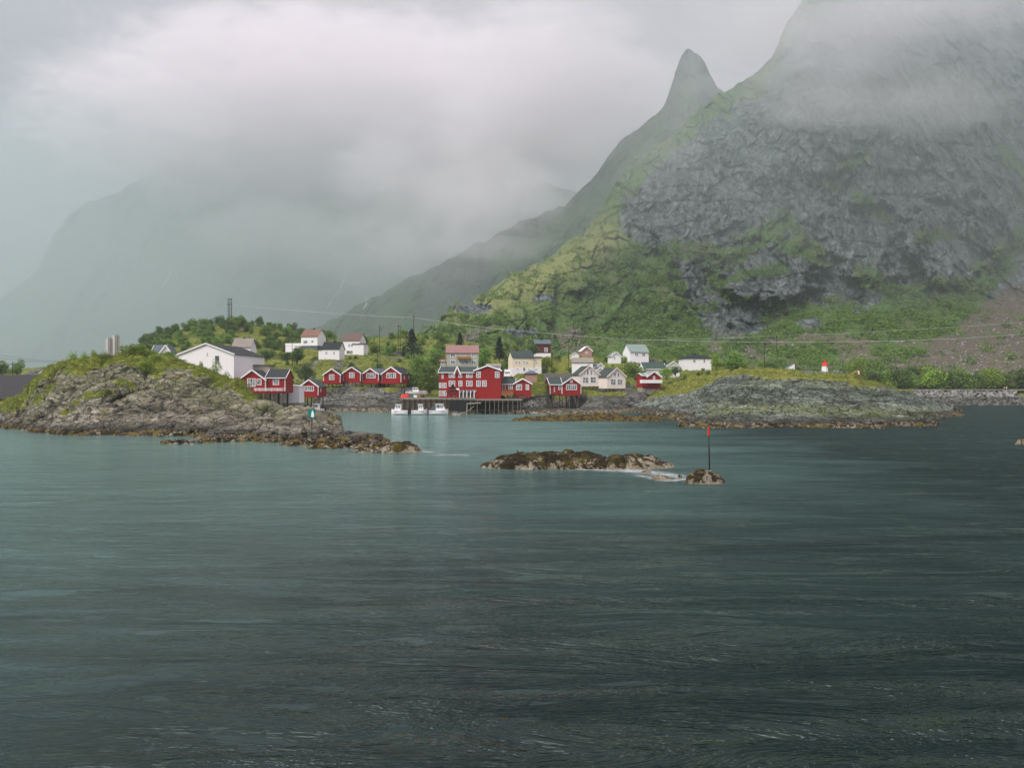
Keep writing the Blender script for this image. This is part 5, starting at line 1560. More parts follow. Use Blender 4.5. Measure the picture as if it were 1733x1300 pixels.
for i, (px, py, cc, lab) in enumerate(((697, 672.5, 'teal', 'small teal fish crate under the laid up boat'), (703, 673, 'white', 'white fish crate under the laid up boat'),
                                      (709, 673, 'orange', 'orange brown wooden crate under the laid up boat'), (716, 672.8, 'darkwood', 'dark wooden crate at the right end of the laid up boat'))):
    r = empty('crate', P(px, py, 243), lab, 'crate', 'crates on the quay')
    b = MB(); b.box(-.5, .5, -.4, .4, 0, .1); b.box(-.5, .5, -.4, -.34, .1, .7); b.box(-.5, .5, .34, .4, .1, .7); b.box(-.5, -.44, -.34, .34, .1, .7); b.box(.44, .5, -.34, .34, .1, .7)
    b.build('box', PB[cc], r)
    b = MB(); b.box(-.53, .53, -.43, .43, .703, .76); b.build('lid', PB[cc], r)

# black iron winch wheel and frames before the quay building
r = empty('winch', P(766, 674.2, 237.6), 'tall black iron winch with cog wheel standing before the red quay building', 'winch')
b = MB()
for q in range(20):
    a0, a1 = 2 * math.pi * q / 20, 2 * math.pi * (q + 1) / 20
    b.beam((1.15 * math.cos(a0), 0, 2.1 + 1.15 * math.sin(a0)), (1.15 * math.cos(a1), 0, 2.1 + 1.15 * math.sin(a1)), .2)
for q in range(6):
    a0 = math.pi * q / 3
    b.beam((0, 0, 2.1), (1.15 * math.cos(a0), 0, 2.1 + 1.15 * math.sin(a0)), .12)
b.build('wheel', PB['black_iron'], r)
for xx in (-1.5, -.5, .6, 1.6):
    b = MB(); b.beam((xx * 1.1, .25, 0), (xx * .3, .25, 3.2), .18); b.build('leg', PB['black_iron'], r)
b = MB(); b.lathe((0, .25, 3.0), [(.05, 0), (.45, .12), (.5, .7), (.3, 1.1), (.05, 1.2)], 12); b.build('head', PB['black_iron'], r)
b = MB(); b.beam((-2.3, .3, 1.9), (2.0, .3, 2.3), .22); b.build('arm', PB['black_iron'], r)
r = empty('notice_board', P(773, 660.3, 238.2), 'plain white board above the black winch on the red quay building', 'board')
b = MB(); b.box(-.75, .75, -.1, 0, 0, .55); b.build('panel', PB['signwhite'], r)
b = MB(); b.box(-.8, -.72, -.05, .05, -2.3, .6); b.box(.72, .8, -.05, .05, -2.3, .6); b.build('support', PB['white'], r)

# white camper van behind the building
r = empty('camper_van', P(858.5, 640.5, 262), 'white camper van parked below the cream house', 'camper van')
b = MB(); b.hexa([(-1.1, 0, .5), (1.1, 0, .5), (1.1, 5.5, .5), (-1.1, 5.5, .5), (-1.0, .4, 2.9), (1.0, .4, 2.9), (1.0, 5.5, 2.9), (-1.0, 5.5, 2.9)]); bd = b.build('body', PB['hull'], r)
b = MB(); b.hexa([(-.85, .14, 1.5), (.85, .14, 1.5), (.85, .5, 1.5), (-.85, .5, 1.5), (-.8, .28, 2.2), (.8, .28, 2.2), (.8, .6, 2.2), (-.8, .6, 2.2)]); b.build('windscreen', PB['glass'], r)
for sx_ in (-1, 1):
    for y_ in (1.0, 4.4):
        b = MB(); b.cyl((sx_ * .85, y_, .38), (sx_ * 1.08, y_, .38), .38, .38, 14); b.build('wheel', PB['black_iron'], r)
b = MB(); b.box(-1.0, 1.0, -.12, -.0, .45, .72); b.build('bumper', PB['bluegrey'], r)

# field stone wall behind the stilt cabin
r = empty('stone_wall', P(943, 645, 284), 'grey dry stone retaining wall between the brick shed and the grey roofed house', 'wall')
b = MB()
rng = random.Random(4)
s_ = 284 / F
for row in range(6):
    x = -23 * s_
    while x < 26 * s_:
        w_ = rng.uniform(.5, 1.1)
        b.box(x, x + w_ - .04, rng.uniform(0, .15), 1.2, row * .45, row * .45 + .42)
        x += w_
b.build('stones', PB['stone'], r)
b = MB(); b.box(-23 * s_, 26 * s_, .3, 1.6, -2, 2.6); b.build('core', PB['stone'], r)

# concrete silos
PALEC = paint('pale_concrete', (0.50, 0.48, 0.45), 0.9, 0.25, dirt=0.35)
for px, top, w_, lab in ((185.5, 573, 12, 'shorter left hand concrete silo behind the islet bushes'), (196.5, 568, 11, 'taller right hand concrete silo behind the islet bushes')):
    r = empty('silo', P(px, 640, 216), lab, 'silo', 'concrete silos')
    s_ = 216 / F
    H_ = (640 - top) * s_
    R_ = w_ / 2 * s_
    b = MB(); b.lathe((0, 0, 0), [(R_, 0), (R_, H_ * .5), (R_, H_), (R_ * .86, H_), (R_ * .86, H_ - .5)], 20); b.build('shell', PALEC, r)
    b = MB(); b.beam((R_ * .3, -R_ - .1, H_ * .1), (R_ * .3, -R_ - .1, H_ + .3), .06); b.beam((R_ * .3 + .5, -R_ - .05, H_ * .1), (R_ * .3 + .5, -R_ - .05, H_ + .3), .06); b.build('ladder', PB['black_iron'], r)

# ---- lighthouse, wedge, sign on the headland
g = P(1396, 628.3, 252).z
r = empty('lighthouse', ((1396 - CX) / F * 252, 252, g - .2), 'little white lighthouse with red conical cap on the bare rock', 'lighthouse')
s_ = 252 / F
hb = (EYE + (CY - 619.6) * s_) - g + .2
b = MB(); b.lathe((0, 0, 0), [(1.02, 0), (1.0, .1), (.98, hb)], 8); b.build('tower', PB['white'], r)
b = MB(); b.lathe((0, 0, hb + .003), [(1.06, 0), (1.08, .2), (.75, .8), (.28, 1.25), (.28, 1.3)], 8); cp = b.build('cap', PB['scarlet'], r)
b = MB(); b.lathe((0, 0, hb + 1.31), [(.3, 0), (.32, .35), (.12, .55), (.05, .62)], 8); b.build('lantern', PB['scarlet'], r)
b = MB(); b.box(.2, .95, -1.03, -.85, hb - .35, hb - .05); b.build('window', PB['glass'], r)
g = ground_z('headland', (1338 - CX) / F * 254, 254)
r = empty('daymark', ((1338 - CX) / F * 254, 254, g - .2), 'white wedge shaped day mark with slanting top on the rock crest', 'day mark')
zt = EYE + (CY - 615) * 254 / F - g + .2
b = MB(); b.add([(-1.35, 0, 0), (1.3, 0, 0), (1.3, 0, zt), (-1.35, 0, zt * .48), (-1.35, 1.4, 0), (1.3, 1.4, 0), (1.3, 1.4, zt), (-1.35, 1.4, zt * .48)],
                [(0, 1, 2, 3), (7, 6, 5, 4), (0, 4, 5, 1), (1, 5, 6, 2), (2, 6, 7, 3), (3, 7, 4, 0)]); b.build('body', PB['white'], r)
b = MB(); b.beam((-1.4, .7, zt * .48 + .06), (1.34, .7, zt + .06), 1.6, .1); b.build('roof', PB['bluegrey'], r)
b = MB(); b.beam((1.25, .7, zt), (1.25, .7, zt + .6), .07); b.build('rod', PB['black_iron'], r)
g = ground_z('headland', (1451 - CX) / F * 258, 258)
r = empty('sign', ((1451 - CX) / F * 258, 258, g - .3), 'small white sign board with red edge on the headland slope', 'sign')
zt = EYE + (CY - 627.6) * 258 / F - g + .3
b = MB(); b.box(-.85, .6, -.06, .06, zt - 1.15, zt); b.build('panel', PB['signwhite'], r)
b = MB(); b.box(.603, .9, -.06, .06, zt - 1.15, zt); b.build('edge', PB['scarlet'], r)
for xx in (-.5, .5):
    b = MB(); b.beam((xx, .1, 0), (xx, .1, zt), .1); b.build('post', PB['darkwood'], r)
for q, xx in enumerate((-.55, -.2, .15)):
    b = MB(); b.box(xx, xx + .12, -.075, -.063, zt - .8, zt - .3); b.build('lettering', PB['scarlet'], r)

# ---- sea marks
r = empty('marker_pole', P(1201, 798, 72.2), 'tall thin black pole with red top on the weedy rock', 'sea mark')
s_ = 72.2 / F
tp = Vector((-1.8 * s_, 0, 74 * s_))
md = Vector((-1.0 * s_, 0, 41 * s_))
b = MB(); b.cyl((0, 0, -.4), md, .075, .06, 8); b.build('lower_pole', PB['black_iron'], r)
b = MB(); b.cyl(md - Vector((0, 0, .003)), tp, .035, .03, 8); b.build('upper_pole', PB['black_iron'], r)
b = MB(); b.cyl(tp - Vector((0, 0, 13.6 * s_)), tp, .10, .085, 10); b.build('top_mark', PB['scarlet'], r)
b = MB(); b.lathe((0, 0, -.5), [(.24, 0), (.2, .35), (.1, .6)], 8); b.build('footing', PB['concrete'], r)
r = empty('channel_sign', P(527.5, 742, 113), 'teal sign with white stacked arrow mark on a thin pole at the islet point', 'sea mark')
s_ = 113 / F
b = MB(); b.cyl((0, .08, -1.0), (0, .08, 3.9), .06, .05, 8); b.build('pole', PB['black_iron'], r)
zc = (742 - 700.8) * s_
b = MB(); b.hexa([(-.66, -.03, zc + .62), (-.5, .06, zc - .5), (-.42, .06, zc - .5), (-.55, .5, zc + .62), (-.64, -.03, zc + .64), (.52, -.03, zc + .64), (.52, .03, zc + .64), (-.6, .4, zc + .64)])
b = MB(); b.add([(-.6, -.03, zc + .6), (.52, -.03, zc + .6), (.50, -.03, zc - .36), (.1, -.03, zc - .64), (-.36, -.03, zc - .36), (-.6, .04, zc + .6), (.52, .04, zc + .6), (.50, .04, zc - .36), (.1, .04, zc - .64), (-.36, .04, zc - .36)],
                [(0, 4, 3, 2, 1), (5, 6, 7, 8, 9), (0, 1, 6, 5), (1, 2, 7, 6), (2, 3, 8, 7), (3, 4, 9, 8), (4, 0, 5, 9)]); pn_ = b.build('panel', PB['teal'], r)
b = MB()
c0 = .13
for zz, hw in ((.22, .2), (-.03, .27), (-.28, .27)):      # three stacked white chevrons and their stem
    b.add([(c0 - hw, -.045, zc + zz - .02), (c0, -.045, zc + zz + .17 if zz > 0 else zc + zz + .12), (c0 + hw, -.045, zc + zz - .02), (c0 + hw * .7, -.045, zc + zz - .13), (c0, -.045, zc + zz - .16), (c0 - hw * .7, -.045, zc + zz - .13)], [(0, 5, 4, 3, 2, 1)])
b.add([(c0 - .07, -.046, zc - .45), (c0 + .07, -.046, zc - .45), (c0 + .05, -.046, zc + .5), (c0 - .05, -.046, zc + .5)], [(0, 1, 2, 3)])
b.build('white_mark', PB['signwhite'], pn_)

# ---- overhead line
r = empty('pylon', P(389, 551, 428), 'three tall dark poles with cross bars on top of the wooded hill', 'pylon')
s_ = 428 / F
for q, dx in enumerate((-2.9, 0, 2.9)):
    b = MB(); b.cyl((dx * s_, 0, -1.5), (dx * s_, 0, 46 * s_), .24, .17, 8); b.build('pole', PB['black_iron'], r)
b = MB(); b.box(-4.5 * s_, 4.5 * s_, -.25, .25, 35.5 * s_, 36.3 * s_); b.build('cross_bar', PB['black_iron'], r)
b = MB(); b.box(-3.4 * s_, 3.4 * s_, -.15, .15, 45 * s_, 45.8 * s_); b.build('top_bar', PB['black_iron'], r)


def upole(px, ytop, ybase, D, label, th=.14, arms=True, mat='wood', group='wooden line poles'):
    r = empty('utility_pole', P(px, ybase, D), label, 'pole', group)
    H_ = (ybase - ytop) * D / F
    b = MB(); b.cyl((0, 0, -2), (0, 0, H_), th, th * .7, 8); b.build('pole', PAINT[mat], r)
    if arms:
        b = MB(); b.box(-.9, .9, -.08, .08, H_ - .9, H_ - .72); b.build('cross_arm', PAINT[mat], r)
    for sg in (-1, 1) if arms else ():
        b = MB(); b.lathe((sg * .75, 0, H_ - .718), [(.06, 0), (.1, .1), (.05, .25)], 8); b.build('insulator', PAINT['white'], r)
    return r


upole(700.4, 533, 606, 331, 'tall dark pole rising behind the lone spruce', .2, mat='darkwood')
upole(642.3, 551, 590, 352, 'thin pole on the skyline right of the brown roofed house', mat='darkwood')
upole(674, 548.5, 592, 352, 'left one of two close poles on the skyline before the spruce', mat='darkwood')
upole(677.3, 549.5, 592, 354, 'right one of two close poles on the skyline before the spruce', mat='darkwood')
upole(638.6, 597, 640, 308, 'pole behind the roofs of the red cabins on the rock', mat='darkwood')
upole(494.4, 577, 622, 333, 'pole in the bushes below the faded red roofed house', mat='darkwood')
upole(891.7, 574.5, 600, 340, 'pale short pole left of the maroon house', .16, arms=False, mat='concrete')
upole(962.3, 575, 618, 336, 'dark pole between the maroon house and the cream cabins', mat='darkwood')
upole(934, 600, 628, 300, 'pole just right of the cream yellow house', mat='darkwood')
upole(1293.4, 577.5, 622, 352, 'dark pole standing on the slope right of the round bush', .2, mat='darkwood')
upole(1314.6, 568, 586, 420, 'distant small pole high on the slope right of the round bush', .2, mat='darkwood')
upole(21.5, 612, 640, 250, 'dark pole behind the grey barn at the left edge', mat='darkwood')


def wire(name, pts, rad, label, mat):
    cu = bpy.data.meshes.new(name)
    P3 = [Vector(p) for p in pts]
    b = MB()
    n = 5
    rings = []
    for i, p in enumerate(P3):
        for k in range(n):
            a = 2 * math.pi * k / n
            b.v.append((p.x, p.y + rad * math.cos(a), p.z + rad * math.sin(a)))
    for i in range(len(P3) - 1):
        for k in range(n):
            b.f.append((i * n + k, i * n + (k + 1) % n, (i + 1) * n + (k + 1) % n, (i + 1) * n + k))
    o = b.build(name, mat, smooth=True)
    tag(o, label, 'cable')
    return o


m, nt, bs, geo = new_mat('cable_grey')
bs.inputs['Base Color'].default_value = (0.50, 0.50, 0.48, 1)
bs.inputs['Roughness'].default_value = 0.5
CABLE = m
pts_px = [(389, 515.5, 428), (440, 520.5, 415), (480, 524, 405), (560, 530, 380), (640, 535.2, 352), (700, 537.5, 331)]
wire('power_line', [P(*p) for p in pts_px], .06, 'grey power line from the three poles to the pole behind the spruce', CABLE)
pts_px = [(700, 537.5, 331), (740, 543.5, 326), (780, 549.2, 322), (857, 558, 318), (960, 567.2, 316), (1060, 574.2, 318), (1178, 577.7, 326), (1293, 579.2, 340), (1375, 578.9, 346), (1450, 578.3, 350), (1525, 577, 352), (1625, 573, 354), (1733, 565.8, 356), (1900, 551, 360)]
wire('power_line', [P(*p) for p in pts_px], .06, 'long grey power line sagging across the village to the right edge', CABLE)
pts_px = [(1060, 577, 400), (1200, 573, 412), (1315, 568.5, 420), (1425, 564.5, 420), (1525, 558.7, 418), (1640, 552, 415), (1733, 545, 412)]
wire('power_line', [P(*p) for p in pts_px], .05, 'faint thin line over the slope above the long power line', CABLE)
pts_px = [(-60, 597, 250), (0, 601.5, 250), (50, 608, 248), (93, 612, 240)]
wire('power_line', [P(*p) for p in pts_px], .03, 'upper thin wire sagging above the grey barn', PB['black_iron'])
pts_px = [(-60, 602, 250), (0, 606, 250), (50, 611.5, 248), (93, 614, 240)]
wire('power_line', [P(*p) for p in pts_px], .03, 'lower thin wire sagging above the grey barn', PB['black_iron'])

# ---- road, rail, lamp, walker on the right
RD = 347.5
xs = np.linspace((1440 - CX) / F * RD, (2100 - CX) / F * RD, 90)
V, Q = [], []
for i, x in enumerate(xs):
    z = EYE + (CY - 661.2) * RD / F + 0.1
    V += [(x, RD - 2.6, z), (x, RD + 2.6, z + .03)]
for i in range(len(xs) - 1):
    Q.append((2 * i, 2 * i + 2, 2 * i + 3, 2 * i + 1))
m, nt, bs, geo = new_mat('asphalt')
nt.links.new(ramp(nt, noise(nt, geo.outputs['Position'], 1.3, 5), [(.3, .05), (.7, .09)]), bs.inputs['Base Color'])
o = mesh_obj('road', V, Q, m); tag(o, kind='structure')
r = empty('guard_rail', ((1620 - CX) / F * (RD - 3), RD - 3, EYE + (CY - 662) * RD / F), 'long low pale guard rail along the shore road', 'guard rail')
x0, x1 = (1500 - 1620) / F * RD, (1980 - 1620) / F * RD
b = MB(); b.box(x0, x1, -.06, .04, .45, .78); b.build('rail', PB['concrete'], r)
for i in range(40):
    xx = x0 + (x1 - x0) * i / 39
    b = MB(); b.box(xx - .07, xx + .07, .05, .18, -.6, .7); b.build('post', PB['wood'], r)
r = empty('street_lamp', P(1645.8, 664, 352), 'white round street lamp on a dark post before the roadside bushes', 'street lamp')
s_ = 352 / F
b = MB(); b.cyl((0, 0, -.5), (0, 0, 29 * s_), .09, .07, 8); b.build('post', PB['black_iron'], r)
b = MB(); b.lathe((0, 0, 29 * s_), [(.05, 0), (.3, .2), (.34, .42), (.22, .66), (.04, .72)], 12); b.build('lamp', PB['signwhite'], r)


def person(px, py, D, label, coat, legs, face=0.0):
    """standing walker: one continuous skinned body; coat and hair are its children"""
    me = bpy.data.meshes.new('person')
    J = [((0, 0, .95), .13), ((0, 0, 1.2), .13), ((0, 0, 1.45), .14), ((0, 0, 1.56), .06), ((0, -.01, 1.70), .095), ((0, 0, 1.78), .07),
         ((.19, 0, 1.43), .06), ((.27, -.02, 1.17), .045), ((.25, -.12, .95), .035), ((.25, -.16, .87), .035),
         ((-.19, 0, 1.43), .06), ((-.27, .03, 1.17), .045), ((-.26, -.02, .93), .035), ((-.26, -.04, .85), .035),
         ((.1, 0, .88), .095), ((.12, -.12, .48), .06), ((.12, -.05, .08), .045), ((.12, -.2, .04), .04),
         ((-.1, 0, .88), .095), ((-.12, .06, .48), .06), ((-.12, .2, .10), .045), ((-.12, .06, .04), .04)]
    E = [(0, 1), (1, 2), (2, 3), (3, 4), (4, 5), (2, 6), (6, 7), (7, 8), (8, 9), (2, 10), (10, 11), (11, 12), (12, 13), (0, 14), (14, 15), (15, 16), (16, 17), (0, 18), (18, 19), (19, 20), (20, 21)]
    me.from_pydata([j[0] for j in J], E, [])
    o = bpy.data.objects.new('person', me)
    COL.objects.link(o)
    md_ = o.modifiers.new('skin', 'SKIN')
    for v_, (_, rr) in zip(me.skin_vertices[0].data, J):
        v_.radius = (rr, rr)
    me.skin_vertices[0].data[0].use_root = True
    o.modifiers.new('sub', 'SUBSURF').levels = 1
    o.modifiers['sub'].render_levels = 1
    me.materials.append(legs)
    o.location = P(px, py, D)
    o.rotation_euler.z = face
    tag(o, label, 'person')
    b = MB(); b.lathe((0, 0, .78), [(.22, 0), (.23, .2), (.2, .42), (.24, .62), (.19, .72), (.08, .78)], 14, 1, .72); b.build('jacket', coat, o, True)
    for sg in (-1, 1):
        b = MB(); b.cyl((sg * .2, 0, 1.45), (sg * .29, -.01, 1.17), .085, .075, 10); b.cyl((sg * .288, -.01, 1.18), (sg * .27, -.08, .95), .074, .06, 10); b.build('sleeve', coat, o, True)
    b = MB(); b.lathe((0, -.005, 1.62), [(.03, 0), (.1, .03), (.112, .1), (.09, .18), (.03, .215)], 12); b.build('head', SKIN, o, True)
    b = MB(); b.lathe((0, .012, 1.70), [(.114, 0), (.12, .06), (.09, .13), (.03, .15)], 12); b.build('hood', coat, o, True)
    return o


SKIN = paint('skin', (0.55, 0.33, 0.24), 0.6, 0.05)
yel = paint('yellow_cloth', (0.85, 0.72, 0.30), 0.7, 0.1)
person(1703.5, 661, 349, 'person in a pale yellow raincoat walking on the shore road', yel, PB['black_iron'], 0.3)
person(1699.5, 661, 350.5, 'person in a whitish jacket and dark trousers beside the yellow raincoat', PB['peach'], PB['black_iron'], -0.3)


# ---- birds


def bird(px, py, D, label, mat, size, upright, flip=1, on=None):
    c = P(px, py, D)
    if on:
        c = Vector(on)
    b = MB()
    r = empty('bird', c, label, 'bird', None, RAD(10))
    k = size
    me = bpy.data.meshes.new('body')
    if upright:
        J = [((0, 0, .12), .05), ((.0, 0, .28), .10), ((.04, 0, .48), .08), ((.07, 0, .62), .035), ((.08, 0, .74), .035), ((.16, 0, .76), .018), ((.24, 0, .75), .008), ((-.10, 0, .10), .045), ((-.2, 0, .0), .02)]
        E = [(0, 1), (1, 2), (2, 3), (3, 4), (4, 5), (5, 6), (0, 7), (7, 8)]
    else:
        J = [((-.2, 0, .2), .05), ((0, 0, .2), .11), ((.14, 0, .24), .09), ((.22, 0, .34), .05), ((.27, 0, .38), .05), ((.34, 0, .37), .015), ((-.38, 0, .22), .02)]
        E = [(0, 1), (1, 2), (2, 3), (3, 4), (4, 5), (0, 6)]
    me.from_pydata([(flip * j[0][0] * k, j[0][1] * k, j[0][2] * k) for j in J], E, [])
    o = bpy.data.objects.new('body', me); COL.objects.link(o); o.parent = r
    o.modifiers.new('skin', 'SKIN')
    for v_, (_, rr) in zip(me.skin_vertices[0].data, J):
        v_.radius = (rr * k, rr * k)
    me.skin_vertices[0].data[1].use_root = True
    o.modifiers.new('sub', 'SUBSURF').render_levels = 1
    me.materials.append(mat)
    for sg in (-1, 1):
        b = MB(); b.cyl((0, sg * .04 * k, -.06), (0, sg * .04 * k, .16 * k), .012 * k, .012 * k, 5); b.build('leg', PB['orange'], r)
    for sg in (-1, 1):
        b = MB(); b.hexa([(flip * -.25 * k, sg * .07 * k, (.15 if not upright else .12) * k), (flip * .1 * k, sg * .10 * k, (.2 if not upright else .4) * k), (flip * .08 * k, sg * .12 * k, (.2 if not upright else .4) * k), (flip * -.25 * k, sg * .09 * k, (.15 if not upright else .12) * k),
                          (flip * -.22 * k, sg * .07 * k, (.22 if not upright else .2) * k), (flip * .08 * k, sg * .10 * k, (.29 if not upright else .5) * k), (flip * .06 * k, sg * .12 * k, (.29 if not upright else .5) * k), (flip * -.22 * k, sg * .09 * k, (.22 if not upright else .2) * k)])
        b.build('wing', PB['bluegrey'] if mat is PB['white'] else mat, r)
    return r


SKO = bpy.data.objects['skerry']
bx_, by_ = (876 - CX) / F * 86.5, 86.5
ok_, lc_, _n, _f = SKO.ray_cast(Vector((bx_ - SKO.location.x, by_ - SKO.location.y, 20)), Vector((0, 0, -1)))
bird(874.5, 763.5, 86, 'black cormorant standing upright on the long mid channel skerry', PB['black_iron'], .62, True, -1, on=(bx_, by_, (lc_.z if ok_ else 1.6) - .01))
for px, py, lab in ((1254.5, 684.4, 'white gull on the front ledge of the headland, left one of two'), (1261.5, 686, 'white gull on the front ledge of the headland, right one of two')):
    D_ = 181
    x_ = (px - CX) / F * D_
    bird(px, py, D_, lab, PB['white'], 1.0, False, 1, on=(x_, D_, ground_z('headland', x_, D_) + .1))
x_ = (551 - CX) / F * 125
bird(551, 723, 125, 'white gull resting on the islet point behind the teal sign', PB['white'], .9, False, -1, on=(x_, 125, ground_z('rocky_islet_land', x_, 125) + .1))

# ---- concrete base block under the balcony cabin, waterfalls on the far slope
# ================================================================== plants
def leaf_mat(name, cA, cB, cC, sc=1.0):
    m, nt, bs, geo = new_mat(name)
    n1 = noise(nt, geo.outputs['Position'], 0.8 * sc, 4, 0.65)
    n2 = noise(nt, geo.outputs['Position'], 4.0 * sc, 3, 0.6)
    oi = nd(nt, 'ShaderNodeObjectInfo')
    c = mixc(nt, ramp(nt, n1, [(0.36, 0), (0.64, 1)]), cA, cB)
    c = mixc(nt, ramp(nt, n2, [(0.45, 0), (0.65, 0.8)]), c, cC)
    hs = nd(nt, 'ShaderNodeHueSaturation')
    nt.links.new(mth(nt, 'ADD', 0.485, mth(nt, 'MULTIPLY', oi.outputs['Random'], 0.03)), hs.inputs['Hue'])
    nt.links.new(mth(nt, 'ADD', 0.7, mth(nt, 'MULTIPLY', oi.outputs['Random'], 0.65)), hs.inputs['Value'])
    nt.links.new(c, hs.inputs['Color'])
    nt.links.new(hs.outputs[0], bs.inputs['Base Color'])
    bs.inputs['Roughness'].default_value = 0.65
    tr = nd(nt, 'ShaderNodeBsdfTranslucent')
    nt.links.new(hs.outputs[0], tr.inputs[0])
    mx_ = nd(nt, 'ShaderNodeMixShader', inp={0: 0.25})
    nt.links.new(bs.outputs[0], mx_.inputs[1]); nt.links.new(tr.outputs[0], mx_.inputs[2])
    nt.links.new(mx_.outputs[0], [n for n in nt.nodes if n.type == 'OUTPUT_MATERIAL'][0].inputs[0])
    return m


L_mid = leaf_mat('birch_leaves', (0.08, 0.15, 0.025), (0.16, 0.25, 0.05), (0.23, 0.31, 0.08))
L_dark = leaf_mat('willow_leaves', (0.05, 0.095, 0.025), (0.095, 0.155, 0.04), (0.15, 0.21, 0.065))
L_lite = leaf_mat('rowan_leaves', (0.12, 0.20, 0.025), (0.22, 0.31, 0.045), (0.28, 0.35, 0.08))
L_spruce = leaf_mat('spruce_needles', (0.016, 0.030, 0.018), (0.028, 0.045, 0.026), (0.05, 0.065, 0.035))
BARK = paint('bark', (0.12, 0.10, 0.08), 0.9, 0.5, dirt=0.5)


def leaves(centres, size, seed, up=0.3):
    """one small bent leaf clump (two triangles) at each point"""
    rs = np.random.RandomState(seed)
    n = len(centres)
    d1 = rs.normal(size=(n, 3)); d1 /= np.linalg.norm(d1, axis=1)[:, None]
    d2 = rs.normal(size=(n, 3)); d2[:, 2] *= 1 - up
    d2 -= (d1 * d2).sum(1)[:, None] * d1
    d2 /= np.linalg.norm(d2, axis=1)[:, None]
    sz = size * rs.uniform(.55, 1.25, n)[:, None]
    a = centres - d1 * sz * .5
    b_ = centres + d2 * sz * .42
    c = centres + d1 * sz * .5
    d = centres - d2 * sz * .42
    V = np.stack([a, b_, c, d], 1).reshape(-1, 3)
    Q = np.arange(n * 4).reshape(n, 4)
    return V, Q


def crown_points(rs, lobes, n, shell=0.55):
    pts = []
    w = np.array([l[3] ** 2 for l in lobes]); w = w / w.sum()
    for l, k in zip(lobes, (w * n).astype(int)):
        v = rs.normal(size=(k, 3)); v /= np.linalg.norm(v, axis=1)[:, None]
        r = l[3] * (shell + (1 - shell) * rs.uniform(0, 1, k) ** .6) * (1 + 0.16 * rs.normal(size=k))
        r *= 1 + 0.28 * pn(v[:, 0] * 2.4 + l[0], v[:, 1] * 2.4 + l[1], v[:, 2] * 2.4)
        p = v * r[:, None]
        p[:, 2] *= l[4]
        pts.append(p + np.array(l[:3]))
    p = np.concatenate(pts)
    return p[p[:, 2] > 0.02]


def make_bush(name, seed, mat, h=1.0, spread=1.0, nl=9, n=1500, leaf=0.085, tall=0.9, bare=0.0):
    """unit plant (about 1 m tall): returns (crown mesh, trunk mesh)"""
    rs = np.random.RandomState(seed)
    lobes = []
    for i in range(nl):
        a = rs.uniform(0, 2 * math.pi)
        rr = rs.uniform(0, .42) * spread
        z = (.14 + .60 * (i + .5) / nl + rs.uniform(-.08, .08)) * h
        rr = rr * (1.15 - .7 * z)
        lobes.append((rr * math.cos(a), rr * math.sin(a), z, rs.uniform(.20, .30) * spread * (1.15 - .4 * z), tall))
    pts = crown_points(rs, lobes, n)
    V, Q = leaves(pts, leaf, seed)
    me = np_mesh('crown', V, Q, mat, smooth=False)
    m1 = me.data; bpy.data.objects.remove(me)
    b = MB()
    for i in range(5):
        l = lobes[i % nl]
        mid_ = Vector((l[0] * .4, l[1] * .4, l[2] * .55))
        b.cyl((rs.uniform(-.03, .03), rs.uniform(-.03, .03), -.12), mid_, .028, .016, 6)
        b.cyl(mid_, (l[0], l[1], l[2]), .016, .006, 5)
    o = b.build('trunk', BARK)
    m2 = o.data; bpy.data.objects.remove(o)
    return m1, m2


def make_spruce(seed, n=2200, wide=.26):
    rs = np.random.RandomState(seed)
    P_ = []
    tiers = 17
    for t in range(tiers):
        z = .06 + .92 * t / tiers
        R = wide * (1 - z) ** .8 * (1 + .22 * rs.normal()) + .012
        nb_ = int(10 + 8 * (1 - z))
        for q in range(nb_):
            a = rs.uniform(0, 2 * math.pi)
            k = max(4, int(n / tiers / nb_))
            s = rs.uniform(.1, 1, k)
            rl = R * rs.uniform(.7, 1.15)
            p = np.stack([np.cos(a) * s * rl, np.sin(a) * s * rl, z - .07 * s + .02 * rs.normal(size=k)], 1)
            p += rs.normal(size=p.shape) * .008
            P_.append(p)
    p = np.concatenate(P_)
    V, Q = leaves(p, .042, seed, .7)
    me = np_mesh('crown', V, Q, L_spruce, smooth=False)
    m1 = me.data; bpy.data.objects.remove(me)
    b = MB(); b.cyl((0, 0, -.1), (0, 0, .97), .022, .004, 7)
    o = b.build('trunk', BARK)
    m2 = o.data; bpy.data.objects.remove(o)
    return m1, m2


PROTO = {}
for k_, (mat, n) in {'mid': (L_mid, 4), 'dark': (L_dark, 3), 'lite': (L_lite, 3)}.items():
    PROTO[k_] = [make_bush(k_, 10 * i + len(k_), mat, nl=8 + 2 * i, n=2600, leaf=.062) for i in range(n)]
PROTO['scrub'] = [make_bush('s', 200 + i, L_lite, nl=7, n=900, leaf=.06, tall=1.5, spread=.8) for i in range(3)]
PROTO['spruce'] = [make_spruce(5), make_spruce(6, wide=.2), make_spruce(7, wide=.34)]
rngP = random.Random(21)
ALL_LANDS = {'v': 'village_hillside', 'h': 'headland', 'i': 'rocky_islet_land'}


